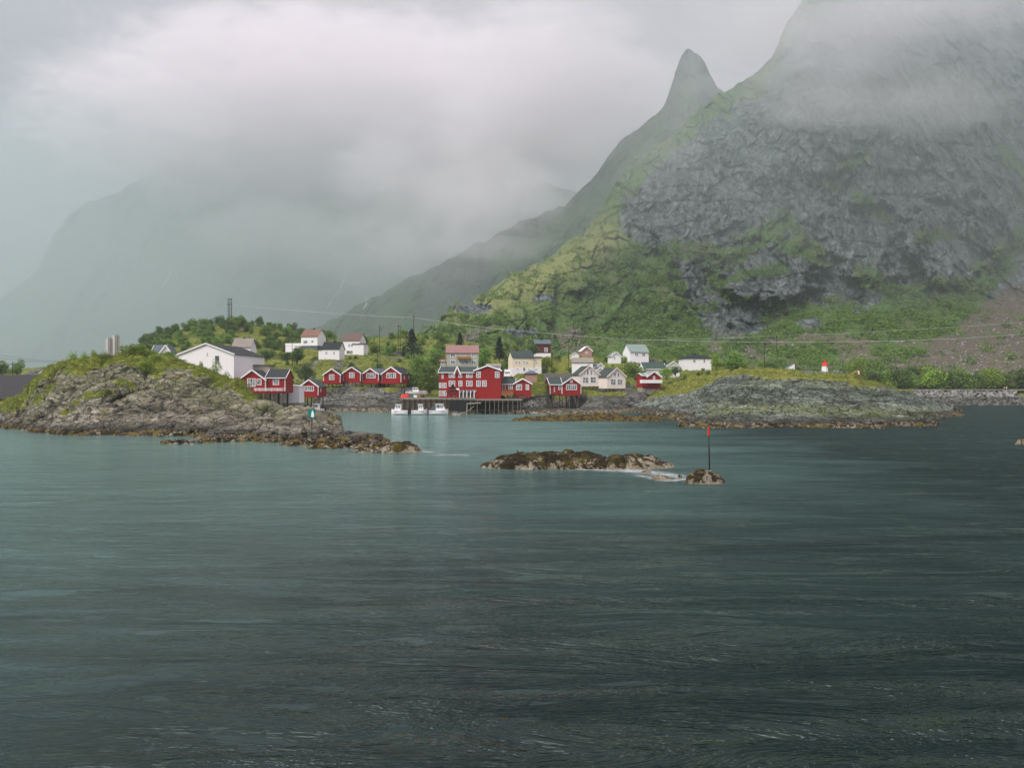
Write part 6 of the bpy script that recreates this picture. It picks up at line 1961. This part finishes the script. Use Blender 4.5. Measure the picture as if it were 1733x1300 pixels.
SHORT = ['big pale warehouse', 'tall white house', 'blue grey roofed white house', 'grey barn', 'dark gable by the barn', 'turf roofed store', 'pink roofed lean to', 'red stilt house', 'slant roofed pale shed',
         'small red cabin by the water', 'leftmost red cabin on the rock', 'second red cabin on the rock', 'third red cabin on the rock', 'rightmost red cabin on the rock', 'faded red roofed house', 'black roofed cottage', 'brown roofed house',
         'pinkish roofed house', 'red quay building', 'low red building', 'cream yellow house', 'maroon house', 'grey roofed garage', 'brick shed', 'five pane red cabin', 'left cream cabin', 'right cream cabin', 'weathered grey roof',
         'little gabled white house', 'low white outbuilding', 'arched white house', 'highest white gable', 'pale green roofed house', 'low white shed', 'dark green roofed house', 'red balcony cabin', 'white bungalow']
LM = [((min(b[0] for b in hh['blocks']) + max(b[1] for b in hh['blocks'])) / 2, hh['py'] - 12, sh) for hh, sh in zip(HOUSES, SHORT)]
LM += [(389, 530, 'three pole pylon'), (1396, 622, 'lighthouse'), (1451, 630, 'white sign board'), (1338, 621, 'white wedge'), (1246, 612, 'big round bush'), (1645, 648, 'street lamp'), (1701, 655, 'two walkers'), (1293, 595, 'slope pole'),
       (697, 575, 'lone spruce'), (845, 588, 'pointed spruce'), (190, 590, 'silos')]
USED = {}


def relabel(r, kind, name, x, y, z, h, label):
    """each plant is told apart by size, tint and the landmark it stands by"""
    px, py = x / y * F + CX, CY - (z + h / 2 - EYE) / y * F
    col = {'mid': 'green', 'dark': 'dark green', 'lite': 'yellow green'}.get(kind, 'green')
    hp = h / y * F
    size = 'tiny' if hp < 6 else 'small' if hp < 10 else 'middling' if hp < 17 else 'big'
    for lx_, ly_, sh in sorted(LM, key=lambda l: (l[0] - px) ** 2 + 2.5 * (l[1] - py) ** 2)[:9]:
        dx, dy = px - lx_, py - ly_
        dist = math.hypot(dx, dy)
        near = 'close to' if dist < 25 else 'near' if dist < 55 else 'well off from'
        side = ('above and ' if dy < -9 else 'below and ' if dy > 9 else '') + ('right of' if dx > 7 else 'left of' if dx < -7 else 'in line with')
        for extra in ('', ' ' + near.split()[0] + ' by'):
            t = f"{size} {col} {name.split('_')[-1]} {side} the {sh}{'' if not extra else ', standing ' + ('close by' if dist < 25 else 'near by' if dist < 55 else 'well away')}"
            if t not in USED and len(t.split()) <= 16:
                USED[t] = 1
                r['label'] = t
                return
    r['label'] = label


def plant(kind, name, x, y, z, h, w, label, cat, group=None, i=None):
    """w: width over height"""
    pr = PROTO[kind]
    m1, m2 = pr[i if i is not None else rngP.randrange(len(pr))]
    r = empty(name, (x, y, z), label, cat, group, rngP.uniform(0, 6.28))
    if group:
        relabel(r, kind, name, x, y, z, h, label)
    r.scale = (h * w, h * w, h)
    for nm, me in (('crown', m1), ('trunk', m2)):
        o = bpy.data.objects.new(nm, me)
        COL.objects.link(o)
        o.parent = r
    return r


def at_px(kind, name, px, ybase, D, hpx, wpx, label, cat, group=None, landk=None, i=None):
    p = P(px, ybase, D)
    h = hpx * D / F
    if D > 340:
        p.z = ground_any(p.x, p.y) - 0.15
    nat = {'spruce': .52}.get(kind, 1.05)
    return plant(kind, name, p.x, p.y, p.z, h * (1.0 if kind == 'spruce' else 1.12), wpx / hpx / nat * (1.35 if kind == 'spruce' else 1), label, cat, group, i)


# spruces
at_px('spruce', 'spruce_tree', 696.5, 599, 325, 45, 27, 'tall dark spruce standing alone with a pole behind it', 'spruce', None, i=2)
at_px('spruce', 'spruce_tree', 683, 603, 327, 17, 9, 'small dark spruce at the left foot of the lone tall spruce', 'spruce', None, i=1)
at_px('spruce', 'spruce_tree', 778.5, 602, 345, 56, 20, 'tallest spruce behind the pinkish red roof', 'spruce', None, i=0)
at_px('spruce', 'spruce_tree', 794, 602, 343, 38, 26, 'broad dark spruce right of the tallest one over the pinkish roof', 'spruce', None, i=2)
at_px('spruce', 'spruce_tree', 768, 602, 344, 26, 16, 'lower dark spruce left of the tallest one over the pinkish roof', 'spruce', None, i=0)
at_px('spruce', 'spruce_tree', 845, 608, 335, 40, 21, 'dark pointed spruce between the pinkish roof and the cream house', 'spruce', None, i=0)

# single shrubs and trees that stand out
FE = [
 ('mid', 'tree', 1246, 626, 300, 30, 50, 'large round bush on the headland right of the white bungalow'),
 ('lite', 'bush', 1212, 624, 300, 24, 22, 'leafy bush against the right corner of the white bungalow'),
 ('dark', 'tree', 503, 613, 330, 26, 30, 'dark round tree below the white terrace of the faded red roofed house'),
 ('dark', 'tree', 517, 642, 305, 24, 32, 'dark tree on the slope above the small red cabin'),
 ('mid', 'tree', 727, 660, 262, 44, 48, 'big leafy tree left of the red quay building'),
 ('mid', 'tree', 708, 645, 290, 44, 44, 'broad green tree behind the rightmost red cabin'),
 ('mid', 'tree', 735, 625, 300, 34, 40, 'broad green tree left of the pinkish roofed house'),
 ('mid', 'tree', 820, 622, 310, 36, 34, 'bushy green tree right of the pinkish roofed house'),
 ('mid', 'tree', 1075, 640, 285, 26, 44, 'green tree between the right cream cabin and the red balcony cabin'),
 ('lite', 'bush', 1128, 640, 285, 18, 24, 'yellow green bush before the dark green roofed house'),
 ('dark', 'bush', 1143, 634, 288, 14, 22, 'dark bush under the gable of the dark green roofed house'),
 ('dark', 'tree', 902, 604, 336, 22, 26, 'dark tree hiding the left half of the maroon house'),
 ('lite', 'bush', 926, 622, 310, 18, 26, 'pale green bush below the maroon house'),
 ('mid', 'tree', 30, 634, 262, 24, 24, 'loose green tree behind the grey barn roof, right one'),
 ('mid', 'tree', 3, 634, 262, 22, 26, 'loose green tree behind the grey barn roof at the picture edge'),
 ('lite', 'bush', 1378, 636, 246, 7, 6, 'tiny bush on the bare rock below the lighthouse'),
 ('mid', 'tree', 860, 600, 345, 24, 26, 'green tree left behind the cream yellow house'),
 ('dark', 'bush', 477, 664, 262, 30, 36, 'dark bushes on the bank above the slant roofed shed'),
 ('dark', 'bush', 530, 664, 275, 22, 30, 'dark bush on the bank right above the small red cabin'),
]
for k_, nm, px, yb, D_, hp, wp, lab in FE:
    at_px(k_, nm, px, yb, D_, hp, wp, lab, nm)
# islet bushes
IS = [('lite', 'bush', 231, 606, 177, 23, 52, 'big bright green bush crowning the islet beside the silos'),
      ('scrub', 'bush', 124, 616, 177, 20, 22, 'upright scrub at the left end of the islet crest'), ('scrub', 'bush', 142, 613, 177, 17, 22, 'low scrub second from left on the islet crest'),
      ('scrub', 'bush', 160, 611, 177, 18, 24, 'spiky scrub in the middle of the crest left of the silos'), ('scrub', 'bush', 178, 610, 177, 15, 20, 'scrub on the islet crest touching the left silo'),
      ('mid', 'bush', 284, 613, 178, 20, 24, 'leafy bush on the islet in front of the small blue grey roofed house'), ('mid', 'bush', 308, 618, 180, 21, 24, 'leafy bush on the islet before the left corner of the pale warehouse'),
      ('scrub', 'bush', 341, 628, 178, 17, 16, 'thin twiggy bush on the islet before the warehouse middle'), ('scrub', 'bush', 365, 634, 177, 26, 26, 'tallest thin bush on the islet before the warehouse right side'),
      ('scrub', 'bush', 384, 640, 176, 18, 20, 'thin bush at the right end of the islet grass'),
      ('lite', 'bush', 248, 655, 164, 32, 34, 'sprawling green bush clinging to the islet rock face'), ('lite', 'bush', 213, 655, 160, 14, 22, 'small bright bush low on the islet rock face'),
      ('lite', 'bush', 266, 628, 172, 14, 20, 'small bush just under the islet summit'), ('lite', 'bush', 183, 664, 157, 8, 12, 'tiny bright bush lowest on the islet rock face')]
for k_, nm, px, yb, D_, hp, wp, lab in IS:
    x_ = (px - CX) / F * D_
    z_ = ground_z('rocky_islet_land', x_, D_)
    zz = EYE + (CY - yb) * D_ / F
    h_ = hp * D_ / F
    plant(k_, nm, x_, D_, min(z_, zz) if abs(z_ - zz) < 1.2 else z_, h_ * 1.12, wp / hp / 1.05, lab, nm)

# the bushes along the shore road
names = ['round dark', 'pale billowing', 'tall mid green', 'low spreading', 'bushy yellow green', 'broad dark', 'loose pale']
rr = random.Random(5)
belt = [(1455, 646, 30, 26), (1478, 649, 26, 30), (1452, 640, 44, 30), (1500, 652, 36, 42), (1520, 654, 40, 44), (1545, 655, 30, 30), (1540, 640, 34, 40), (1577, 658, 38, 48), (1565, 640, 36, 44), (1603, 658, 32, 36), (1628, 658, 36, 44),
        (1655, 659, 30, 34), (1681, 659, 36, 46), (1705, 655, 30, 34), (1732, 652, 38, 46), (1760, 655, 36, 46), (1612, 640, 26, 40), (1668, 640, 26, 40), (1590, 633, 20, 30), (1500, 630, 26, 36)]
pos_w = ['left end', 'second clump', 'back of the left clump', 'third clump', 'fourth clump', 'gap', 'upper row', 'middle', 'upper middle', 'right of the middle', 'lamp', 'just right of the lamp', 'walkers', 'above the walkers', 'right edge', 'outside edge', 'back row centre', 'back row right', 'highest', 'upper left']
for i, (px, yb, hp, wp) in enumerate(belt):
    k_ = ('mid', 'dark', 'lite', 'mid', 'dark')[i % 5]
    D_ = 352.5 if yb > 645 else 360
    at_px(k_, 'roadside_bush', px, yb + 2, D_, hp, wp, 'rounded green bush in the belt of bushes along the shore road', 'bush', 'bushes along the shore road')

# scattered bushes over the village, each standing on the ground
def free(x, y, pad=1.0):
    for hh in HOUSES:
        D_ = hh['D']
        a = (min(b[0] for b in hh['blocks']) - CX) / F * D_ - pad
        c = (max(b[1] for b in hh['blocks']) - CX) / F * D_ + pad
        if a < x < c and D_ - 7 < y < D_ + 12:
            return False
    return True


REG = [  # px range, D range, count, kinds, height m, label, group
 (235, 560, 405, 432, 80, 'dark mid', (3.0, 6.0), 'bushy tree in the thicket on top of the wooded hill', 'trees on the wooded hill'),
 (240, 520, 345, 402, 90, 'mid dark', (2.6, 5.0), 'bushy tree on the near flank of the wooded hill', 'trees on the wooded hill flank'),
 (420, 700, 288, 342, 30, 'mid lite dark', (1.2, 2.6), 'low bush on the grassy slope above the red cabins', 'bushes above the red cabins'),
 (560, 1000, 355, 425, 80, 'mid dark lite', (2.5, 5.5), 'leafy tree on the skyline ridge behind the houses', 'trees behind the houses'),
 (690, 1000, 285, 345, 60, 'mid lite dark', (1.8, 4.2), 'leafy bush between the middle houses of the village', 'bushes between the middle houses'),
 (1000, 1230, 285, 345, 40, 'mid lite', (1.2, 3.2), 'leafy bush among the right hand houses of the village', 'bushes among the right hand houses'),
 (880, 1480, 346, 372, 46, 'mid dark lite', (1.6, 4.0), 'leafy bush at the foot of the mountain slope', 'bushes at the foot of the mountain'),
 (1180, 1300, 264, 282, 10, 'lite mid', (0.8, 1.8), 'small bush on the grassy crown of the headland', 'bushes on the headland'),
]
rr = random.Random(77)
BUSHPOS = []
for a0, a1, d0, d1, cnt, kinds, (h0, h1), lab, grp in REG:
    ks = kinds.split()
    done = 0
    tries = 0
    while done < cnt and tries < cnt * 12:
        tries += 1
        D_ = rr.uniform(d0, d1); px = rr.uniform(a0, a1)
        x_ = (px - CX) / F * D_
        if not free(x_, D_):
            continue
        ln_ = 'headland' if 'headland' in grp else 'village_hillside'
        z_ = ground_any(x_, D_)
        h_ = rr.uniform(h0, h1)
        # do not hide a house standing close behind
        bad = False
        for hh in HOUSES:
            if hh['D'] > D_:
                q0 = min(b[0] for b in hh['blocks']) - 4; q1 = max(b[1] for b in hh['blocks']) + 4
                top = CY - (z_ + h_ - EYE) / D_ * F
                if q0 < px < q1 and top < max(b[2] for b in hh['blocks']) - 5:
                    bad = True
        if bad or z_ < 2.5:
            continue
        plant(rr.choice(ks), 'tree' if h_ > 3 else 'bush', x_, D_, z_ - .1, h_, rr.uniform(.85, 1.5), lab, 'tree' if h_ > 3 else 'bush', grp)
        done += 1

# ---- uncountable growth: scrub on the mountain's lower slopes, grass tufts, boulders
def scatter_leaves(name, centres, radii, per, leaf, mat, label_kind='stuff'):
    rs = np.random.RandomState(3)
    n = len(centres)
    v = rs.normal(size=(n, per, 3)); v /= np.linalg.norm(v, axis=2)[..., None]
    v *= (0.5 + 0.5 * rs.uniform(size=(n, per, 1)))
    p = centres[:, None, :] + v * radii[:, None, :]
    p[..., 2] = np.maximum(p[..., 2], centres[:, None, 2] - .2 * radii[:, None, 2])
    sz = np.repeat(leaf * radii[:, :1].mean(1), per)
    V, Q = leaves(p.reshape(-1, 3), 1.0, 3)
    C0 = np.repeat(p.reshape(-1, 3), 4, 0)
    V = C0 + (V - C0) * np.repeat(sz, 4)[:, None]
    o = np_mesh(name, V, Q, mat, smooth=False)
    tag(o, kind='stuff')
    return o


mt = [o for o in bpy.data.objects if o.name == 'mountain.002'][0].data
co = np.empty(len(mt.vertices) * 3, np.float32); mt.vertices.foreach_get('co', co); co = co.reshape(-1, 3)
vg = np.empty(len(mt.vertices), np.float32); mt.attributes['veg'].data.foreach_get('value', vg)
sr = np.empty(len(mt.vertices), np.float32); mt.attributes['scree'].data.foreach_get('value', sr)
PXm = co[:, 0] / co[:, 1] * F + CX
PYm = CY - (co[:, 2] - EYE) / co[:, 1] * F
rs = np.random.RandomState(8)
cl = 0.35 + 1.6 * fbm(PXm / 40, PYm / 22, 3.0, 4)
# bushes thin out upwards
pr = np.clip(vg - .35, 0, 1) * np.clip(cl, 0.03, 1) * (1 - .97 * sr) * (0.12 + 0.88 * smooth(950, 1200, PXm)) * smooth(330, 560, PYm) * (PYm > 340) * (PYm < 648) * (PXm < 1760)
pr = pr / pr.sum()
sel = rs.choice(len(co), 3800, replace=False, p=pr)
c = co[sel].astype(float)
rad = rs.uniform(.6, 2.1, len(sel)) ** 1.25
scatter_leaves('undergrowth', c + np.array([0, -.3, .6]), np.stack([rad * 1.2, rad * 1.2, rad * .9], 1), 44, .38, L_mid)
sel = rs.choice(len(co), 2600, replace=False, p=pr)
c = co[sel].astype(float)
rad = rs.uniform(.8, 2.4, len(sel)) ** 1.25
scatter_leaves('undergrowth', c + np.array([0, -.3, .3]), np.stack([rad * 1.2, rad * 1.2, rad * .8], 1), 44, .38, L_dark)
# trees along the ridge's skyline, small with distance
# low scrub through the village
c, rd = [], []
for _ in range(2600):
    D_ = rr.uniform(262, 432); px = rr.uniform(235, 1460)
    x_ = (px - CX) / F * D_
    if not free(x_, D_, .3) or (530 < px < 700 and D_ < 288) or (860 < px < 1130 and D_ < 278):
        continue
    if fbm(x_ / 13, D_ / 13, 2.2, 3) < (0.02 if D_ < 345 else -.25):
        continue
    z_ = ground_z('village_hillside', x_, D_)
    if z_ < 3:
        continue
    c.append((x_, D_, z_ + .15)); q = rr.uniform(.35, 1.0) * (1.5 if D_ > 345 else 1); rd.append((q * 1.3, q * 1.3, q * .8))
scatter_leaves('undergrowth', np.array(c), np.array(rd), 40, .42, L_mid)


def tufts(name, pts, h, mat):
    """short grass blades standing in clumps"""
    rs = np.random.RandomState(17)
    n = len(pts); k = 7
    base = np.repeat(pts, k, 0) + rs.normal(size=(n * k, 3)) * np.array([.16, .16, 0])
    tip = base + np.concatenate([rs.normal(size=(n * k, 2)) * .16, rs.uniform(.5, 1.2, (n * k, 1))], 1) * h
    a = rs.uniform(0, math.pi, n * k)
    w = np.stack([np.cos(a), np.sin(a), 0 * a], 1) * .05
    V = np.stack([base - w, base + w, tip + w * .25, tip - w * .25], 1).reshape(-1, 3)
    o = np_mesh(name, V, np.arange(len(V)).reshape(-1, 4), mat, smooth=False)
    tag(o, kind='stuff')


G_lite = leaf_mat('grass_blades', (0.09, 0.15, 0.02), (0.19, 0.23, 0.035), (0.26, 0.22, 0.06), 1.5)
for ln_, cnt, hh_ in (('rocky_islet_land', 9000, .42), ('headland', 7000, .4), ('village_hillside', 9000, .55)):
    me = bpy.data.objects[ln_].data
    co = np.empty(len(me.vertices) * 3, np.float32); me.vertices.foreach_get('co', co); co = co.reshape(-1, 3)
    vg = np.empty(len(me.vertices), np.float32); me.attributes['veg'].data.foreach_get('value', vg)
    ok = (vg > .5) & (co[:, 2] > 2) & (co[:, 1] < 340)
    w_ = ok * vg * co[:, 1] ** 1.0 if ln_ == 'village_hillside' else ok * vg
    sel = rs.choice(len(co), min(cnt, int(ok.sum())), replace=False, p=w_ / w_.sum())
    tufts('grass', co[sel].astype(float) + rs.normal(size=(len(sel), 3)) * np.array([.3, .3, 0]), hh_, G_lite)


def boulders(name, pts, sizes, mat, label, seed=0):
    rs = np.random.RandomState(seed)
    bm = bmesh.new(); bmesh.ops.create_icosphere(bm, subdivisions=1, radius=1)
    base = np.array([v.co[:] for v in bm.verts]); fc = np.array([[v.index for v in f.verts] for f in bm.faces]); bm.free()
    n = len(pts)
    V = base[None] * (1 + .28 * rs.normal(size=(n, len(base), 1))) * sizes[:, None, :]
    a = rs.uniform(0, 6.28, n)
    ca, sa = np.cos(a)[:, None], np.sin(a)[:, None]
    x, y = V[..., 0] * ca - V[..., 1] * sa, V[..., 0] * sa + V[..., 1] * ca
    V = np.stack([x, y, V[..., 2]], -1) + pts[:, None, :]
    Q = (fc[None] + (np.arange(n) * len(base))[:, None, None]).reshape(-1, 3)
    o = np_mesh(name, V.reshape(-1, 3), Q, mat, smooth=False)
    tag(o, kind='stuff')


import bmesh
def stone_mat(name, cA, cB):
    m, nt, bs, geo = new_mat(name)
    vor = nd(nt, 'ShaderNodeTexVoronoi', inp={'Scale': 0.9}); nt.links.new(geo.outputs['Position'], vor.inputs['Vector'])
    c = mixc(nt, ramp(nt, vor.outputs['Color'], [(0.2, 0), (0.8, 1)]), cA, cB)
    c = mixc(nt, ramp(nt, noise(nt, geo.outputs['Position'], 2.5, 5, .7), [(.4, 0), (.7, .7)]), c, tuple(q * .4 for q in cA))
    nt.links.new(c, bs.inputs['Base Color']); bs.inputs['Roughness'].default_value = .9
    return m


# breakwater on the far right: pale blocks over dark wet ones
pts, sz = [], []
for _ in range(2600):
    px = rr.uniform(1515, 2000); t = rr.random()
    D_ = 336 + 9.2 * t
    x_ = (px - CX) / F * D_
    if t > .55 and px > 1720:
        continue
    pts.append((x_, D_, -0.3 + 6.2 * t + rr.uniform(-.2, .2))); q = rr.uniform(.3, 1.0); sz.append((q * 1.3, q, q * .8))
pts, sz = np.array(pts), np.array(sz)
up_ = pts[:, 2] > 3.3
boulders('boulders', pts[up_], sz[up_], stone_mat('pale_blocks', (0.12, 0.12, 0.11), (0.34, 0.33, 0.31)), '', 1)
boulders('boulders', pts[~up_], sz[~up_] * .8, stone_mat('dark_blocks', (0.06, 0.058, 0.053), (0.17, 0.165, 0.155)), '', 2)
# dark rubble below the cream cabins
pts, sz = [], []
for _ in range(1100):
    px = rr.uniform(1018, 1094); t = rr.random()
    D_ = 264 + 7 * t
    yy = 683 - 22 * t + (px - 1018) / 76 * 4 + rr.uniform(-1, 1)
    if px < 1035 and yy > 672:
        continue
    p = P(px, yy, D_); pts.append(tuple(p)); q = rr.uniform(.25, .6); sz.append((q * 1.3, q, q * .9))
boulders('boulders', np.array(pts), np.array(sz), stone_mat('dark_rubble', (0.05, 0.046, 0.045), (0.17, 0.16, 0.16)), '', 3)
# loose blocks on the scree and slope
sel = rs.choice(len(sr), 2600, replace=False, p=(lambda q: q / q.sum())(np.clip(sr - .25, 0, 1) * (PYm > 480) * (PXm < 1760)))
mtc = np.empty(len(mt.vertices) * 3, np.float32); mt.vertices.foreach_get('co', mtc); mtc = mtc.reshape(-1, 3)
q = rs.uniform(.2, .9, len(sel)) ** 1.6
boulders('boulders', mtc[sel].astype(float), np.stack([q * 1.2, q, q * .8], 1), stone_mat('scree_blocks', (0.13, 0.12, 0.11), (0.30, 0.29, 0.28)), '', 4)
# blocks on the shore by the islet point and the headland
for ln_, lo, hi, cnt in (('rocky_islet_land', 270, 660, 420), ('headland', 1140, 1600, 320)):
    pts, sz = [], []
    px_, Dv_, Z_ = LANDS[ln_]
    for _ in range(cnt * 30):
        if len(pts) >= cnt:
            break
        px = rr.uniform(lo, hi); D_ = rr.uniform(Dv_[0] + 1, 150 if ln_[0] == 'r' else 240)
        x_ = (px - CX) / F * D_
        z_ = ground_z(ln_, x_, D_)
        if -0.2 < z_ < 1.3:
            pts.append((x_, D_, z_)); q = rr.uniform(.12, .5); sz.append((q * 1.4, q, q * .7))
    boulders('boulders', np.array(pts), np.array(sz), M_sk, '', 5)

# thin waterfalls on the far mountain
ft = [o for o in bpy.data.objects if o.name == 'mountain'][0]
dg = bpy.context.evaluated_depsgraph_get()
m, nt, bs, geo = new_mat('falling_water')
bs.inputs['Base Color'].default_value = (0.7, 0.75, 0.75, 1); bs.inputs['Roughness'].default_value = .6
for pl, lab in (([(290, 455), (286, 468), (279, 478), (271, 488)], 'faint thin waterfall furthest left on the misty mountain'),
                ([(590, 450), (583, 470), (574, 492), (562, 508), (553, 522)], 'long thin waterfall on the misty mountain above the village'),
                ([(623, 498), (619, 506), (621, 514), (615, 522)], 'short forked waterfall right of the long one on the misty mountain')):
    pts = []
    for j in range(len(pl) - 1):
        for t in (0, .33, .66):
            pts.append((pl[j][0] * (1 - t) + pl[j + 1][0] * t + rr.uniform(-.8, .8), pl[j][1] * (1 - t) + pl[j + 1][1] * t))
    pts.append(pl[-1])
    V = []
    for px, py in pts:
        d = (P(px, py, 1) - Vector((0, 0, EYE))).normalized()
        hit = None
        for nm in ('mountain', 'mountain.001'):
            ok, loc_, no, fi = bpy.data.objects[nm].ray_cast(Vector((0, 0, EYE)), d)
            if ok and (hit is None or loc_.y < hit.y):
                hit = loc_
        if hit is not None:
            V.append(hit - d * 6)
    b = MB()
    n_ = len(V)
    for i, v in enumerate(V):
        w_ = 0.9 * v.y / 1800 * (1 + .4 * math.sin(i * 2.1))
        b.v += [(v.x - w_, v.y, v.z), (v.x, v.y - w_, v.z), (v.x + w_, v.y, v.z), (v.x, v.y + w_ * 6, v.z)]
    for i in range(n_ - 1):
        for k in range(4):
            b.f.append((i * 4 + k, i * 4 + (k + 1) % 4, i * 4 + 4 + (k + 1) % 4, i * 4 + 4 + k))
    o = b.build('waterfall', m)
    tag(o, lab, 'waterfall')
CLOUDS = [(600, 190, 1250, 740, 225, 300, 0.6), (740, 320, 1100, 230, 160, 200, 0.32), (930, 160, 1020, 290, 230, 130, 0.7), (1240, 40, 840, 150, 80, 80, 0.45),
          (1560, 20, 560, 420, 140, 90, 0.75), (1500, 160, 490, 360, 85, 50, 0.42),
          (490, 400, 1150, 240, 80, 120, 0.2), (1175, 150, 800, 130, 100, 50, 0.32),
          (830, 350, 900, 180, 130, 100, 0.45), (1110, 270, 600, 130, 110, 30, 0.22), (690, 430, 800, 260, 90, 60, 0.2), (1300, 90, 620, 120, 80, 30, 0.45)]
MISTS = [(-700, 1500, 60, 1300, 560, 480), (-250, 1350, 60, 1100, 560, 420), (250, 560, 180, 420, 110, 240), (330, 520, 230, 380, 90, 200), (380, 480, 200, 360, 80, 180)]
# ================================================================== air: haze and low cloud
HAZE = 0.00024
m = bpy.data.materials.new('air'); m.use_nodes = True
nt = m.node_tree; nt.nodes.clear()
out = nt.nodes.new('ShaderNodeOutputMaterial')
v = nd(nt, 'ShaderNodeVolumePrincipled', inp={'Color': (0.46, 0.52, 0.51, 1), 'Density': HAZE, 'Anisotropy': 0.1})
nt.links.new(v.outputs[0], out.inputs['Volume'])
bx = [(x, y, z) for z in (-14, 680) for (x, y) in ((-4000, -400), (4000, -400), (4000, 4600), (-4000, 4600))]
o = mesh_obj('haze', bx, [(0, 3, 2, 1), (4, 5, 6, 7), (0, 1, 5, 4), (1, 2, 6, 5), (2, 3, 7, 6), (3, 0, 4, 7)], m)
tag(o, kind='stuff')

m = bpy.data.materials.new('cloud'); m.use_nodes = True
nt = m.node_tree; nt.nodes.clear()
out = nt.nodes.new('ShaderNodeOutputMaterial')
tc = nd(nt, 'ShaderNodeTexCoord'); geo = nd(nt, 'ShaderNodeNewGeometry')
ln = nd(nt, 'ShaderNodeVectorMath', operation='LENGTH'); nt.links.new(tc.outputs['Object'], ln.inputs[0])
fall = ramp(nt, ln.outputs['Value'], [(0.0, 1.0), (0.55, 0.62), (0.97, 0.0)], 'EASE')
rot = nd(nt, 'ShaderNodeMapping', inp={'Rotation': (0, -0.7, 0), 'Scale': (0.55, 0.8, 1.25)})
nt.links.new(geo.outputs['Position'], rot.inputs['Vector'])
nz = noise(nt, rot.outputs[0], 0.0065, 4, 0.6, 1.4)
nz2 = noise(nt, rot.outputs[0], 0.022, 4, 0.62, 1.0)
q = mth(nt, 'ADD', fall, mth(nt, 'MULTIPLY', mth(nt, 'SUBTRACT', nz, 0.5), 1.3))
q = mth(nt, 'ADD', q, mth(nt, 'MULTIPLY', mth(nt, 'SUBTRACT', nz2, 0.5), 1.7))
q = mth(nt, 'MULTIPLY', ramp(nt, q, [(0.15, 0.0), (1.2, 1.0)], 'EASE'), mth(nt, 'MINIMUM', mth(nt, 'MULTIPLY', fall, 3.0), 1.0))
oi = nd(nt, 'ShaderNodeObjectInfo')
q = mth(nt, 'MULTIPLY', q, mth(nt, 'MULTIPLY', oi.outputs['Alpha'], 0.02))
v = nd(nt, 'ShaderNodeVolumePrincipled', inp={'Color': (0.895, 0.862, 0.888, 1), 'Anisotropy': 0.0})
nt.links.new(q, v.inputs['Density'])
nt.links.new(v.outputs[0], out.inputs['Volume'])
CLOUD = m
try:
    CLOUD.cycles.volume_step_rate = 0.9
except Exception:
    pass
# far, thin, even mist (cheap: no noise)
m = bpy.data.materials.new('mist'); m.use_nodes = True
nt = m.node_tree; nt.nodes.clear()
out = nt.nodes.new('ShaderNodeOutputMaterial')
v = nd(nt, 'ShaderNodeVolumePrincipled', inp={'Color': (0.60, 0.685, 0.68, 1), 'Density': 0.00078})
nt.links.new(v.outputs[0], out.inputs['Volume'])
MIST = m
import bmesh
bm = bmesh.new(); bmesh.ops.create_icosphere(bm, subdivisions=3, radius=1.0)
me = bpy.data.meshes.new('cloud'); bm.to_mesh(me); bm.free(); me.materials.append(CLOUD)
# (px, py, distance, half width px, half height px, half depth m, thickness)
for px, py, D, rx, ry, rz, k in CLOUDS:
    o = bpy.data.objects.new('cloud', me); COL.objects.link(o)
    o.location = P(px, py, D); o.scale = (rx / F * D, rz, ry / F * D)
    o.color = (1, 1, 1, k)
    tag(o, kind='stuff')

# even mist filling the fjord and lying under the cliffs: nested domes, so that it thickens gradually
bm = bmesh.new(); bmesh.ops.create_icosphere(bm, subdivisions=4, radius=1.0)
mm = bpy.data.meshes.new('mist'); bm.to_mesh(mm); bm.free(); mm.materials.append(MIST)
for x, y, z, sx_, sy_, sz_ in MISTS:
    o = bpy.data.objects.new('mist', mm); COL.objects.link(o)
    o.location = (x, y, z); o.scale = (sx_, sy_, sz_)
    tag(o, kind='stuff')
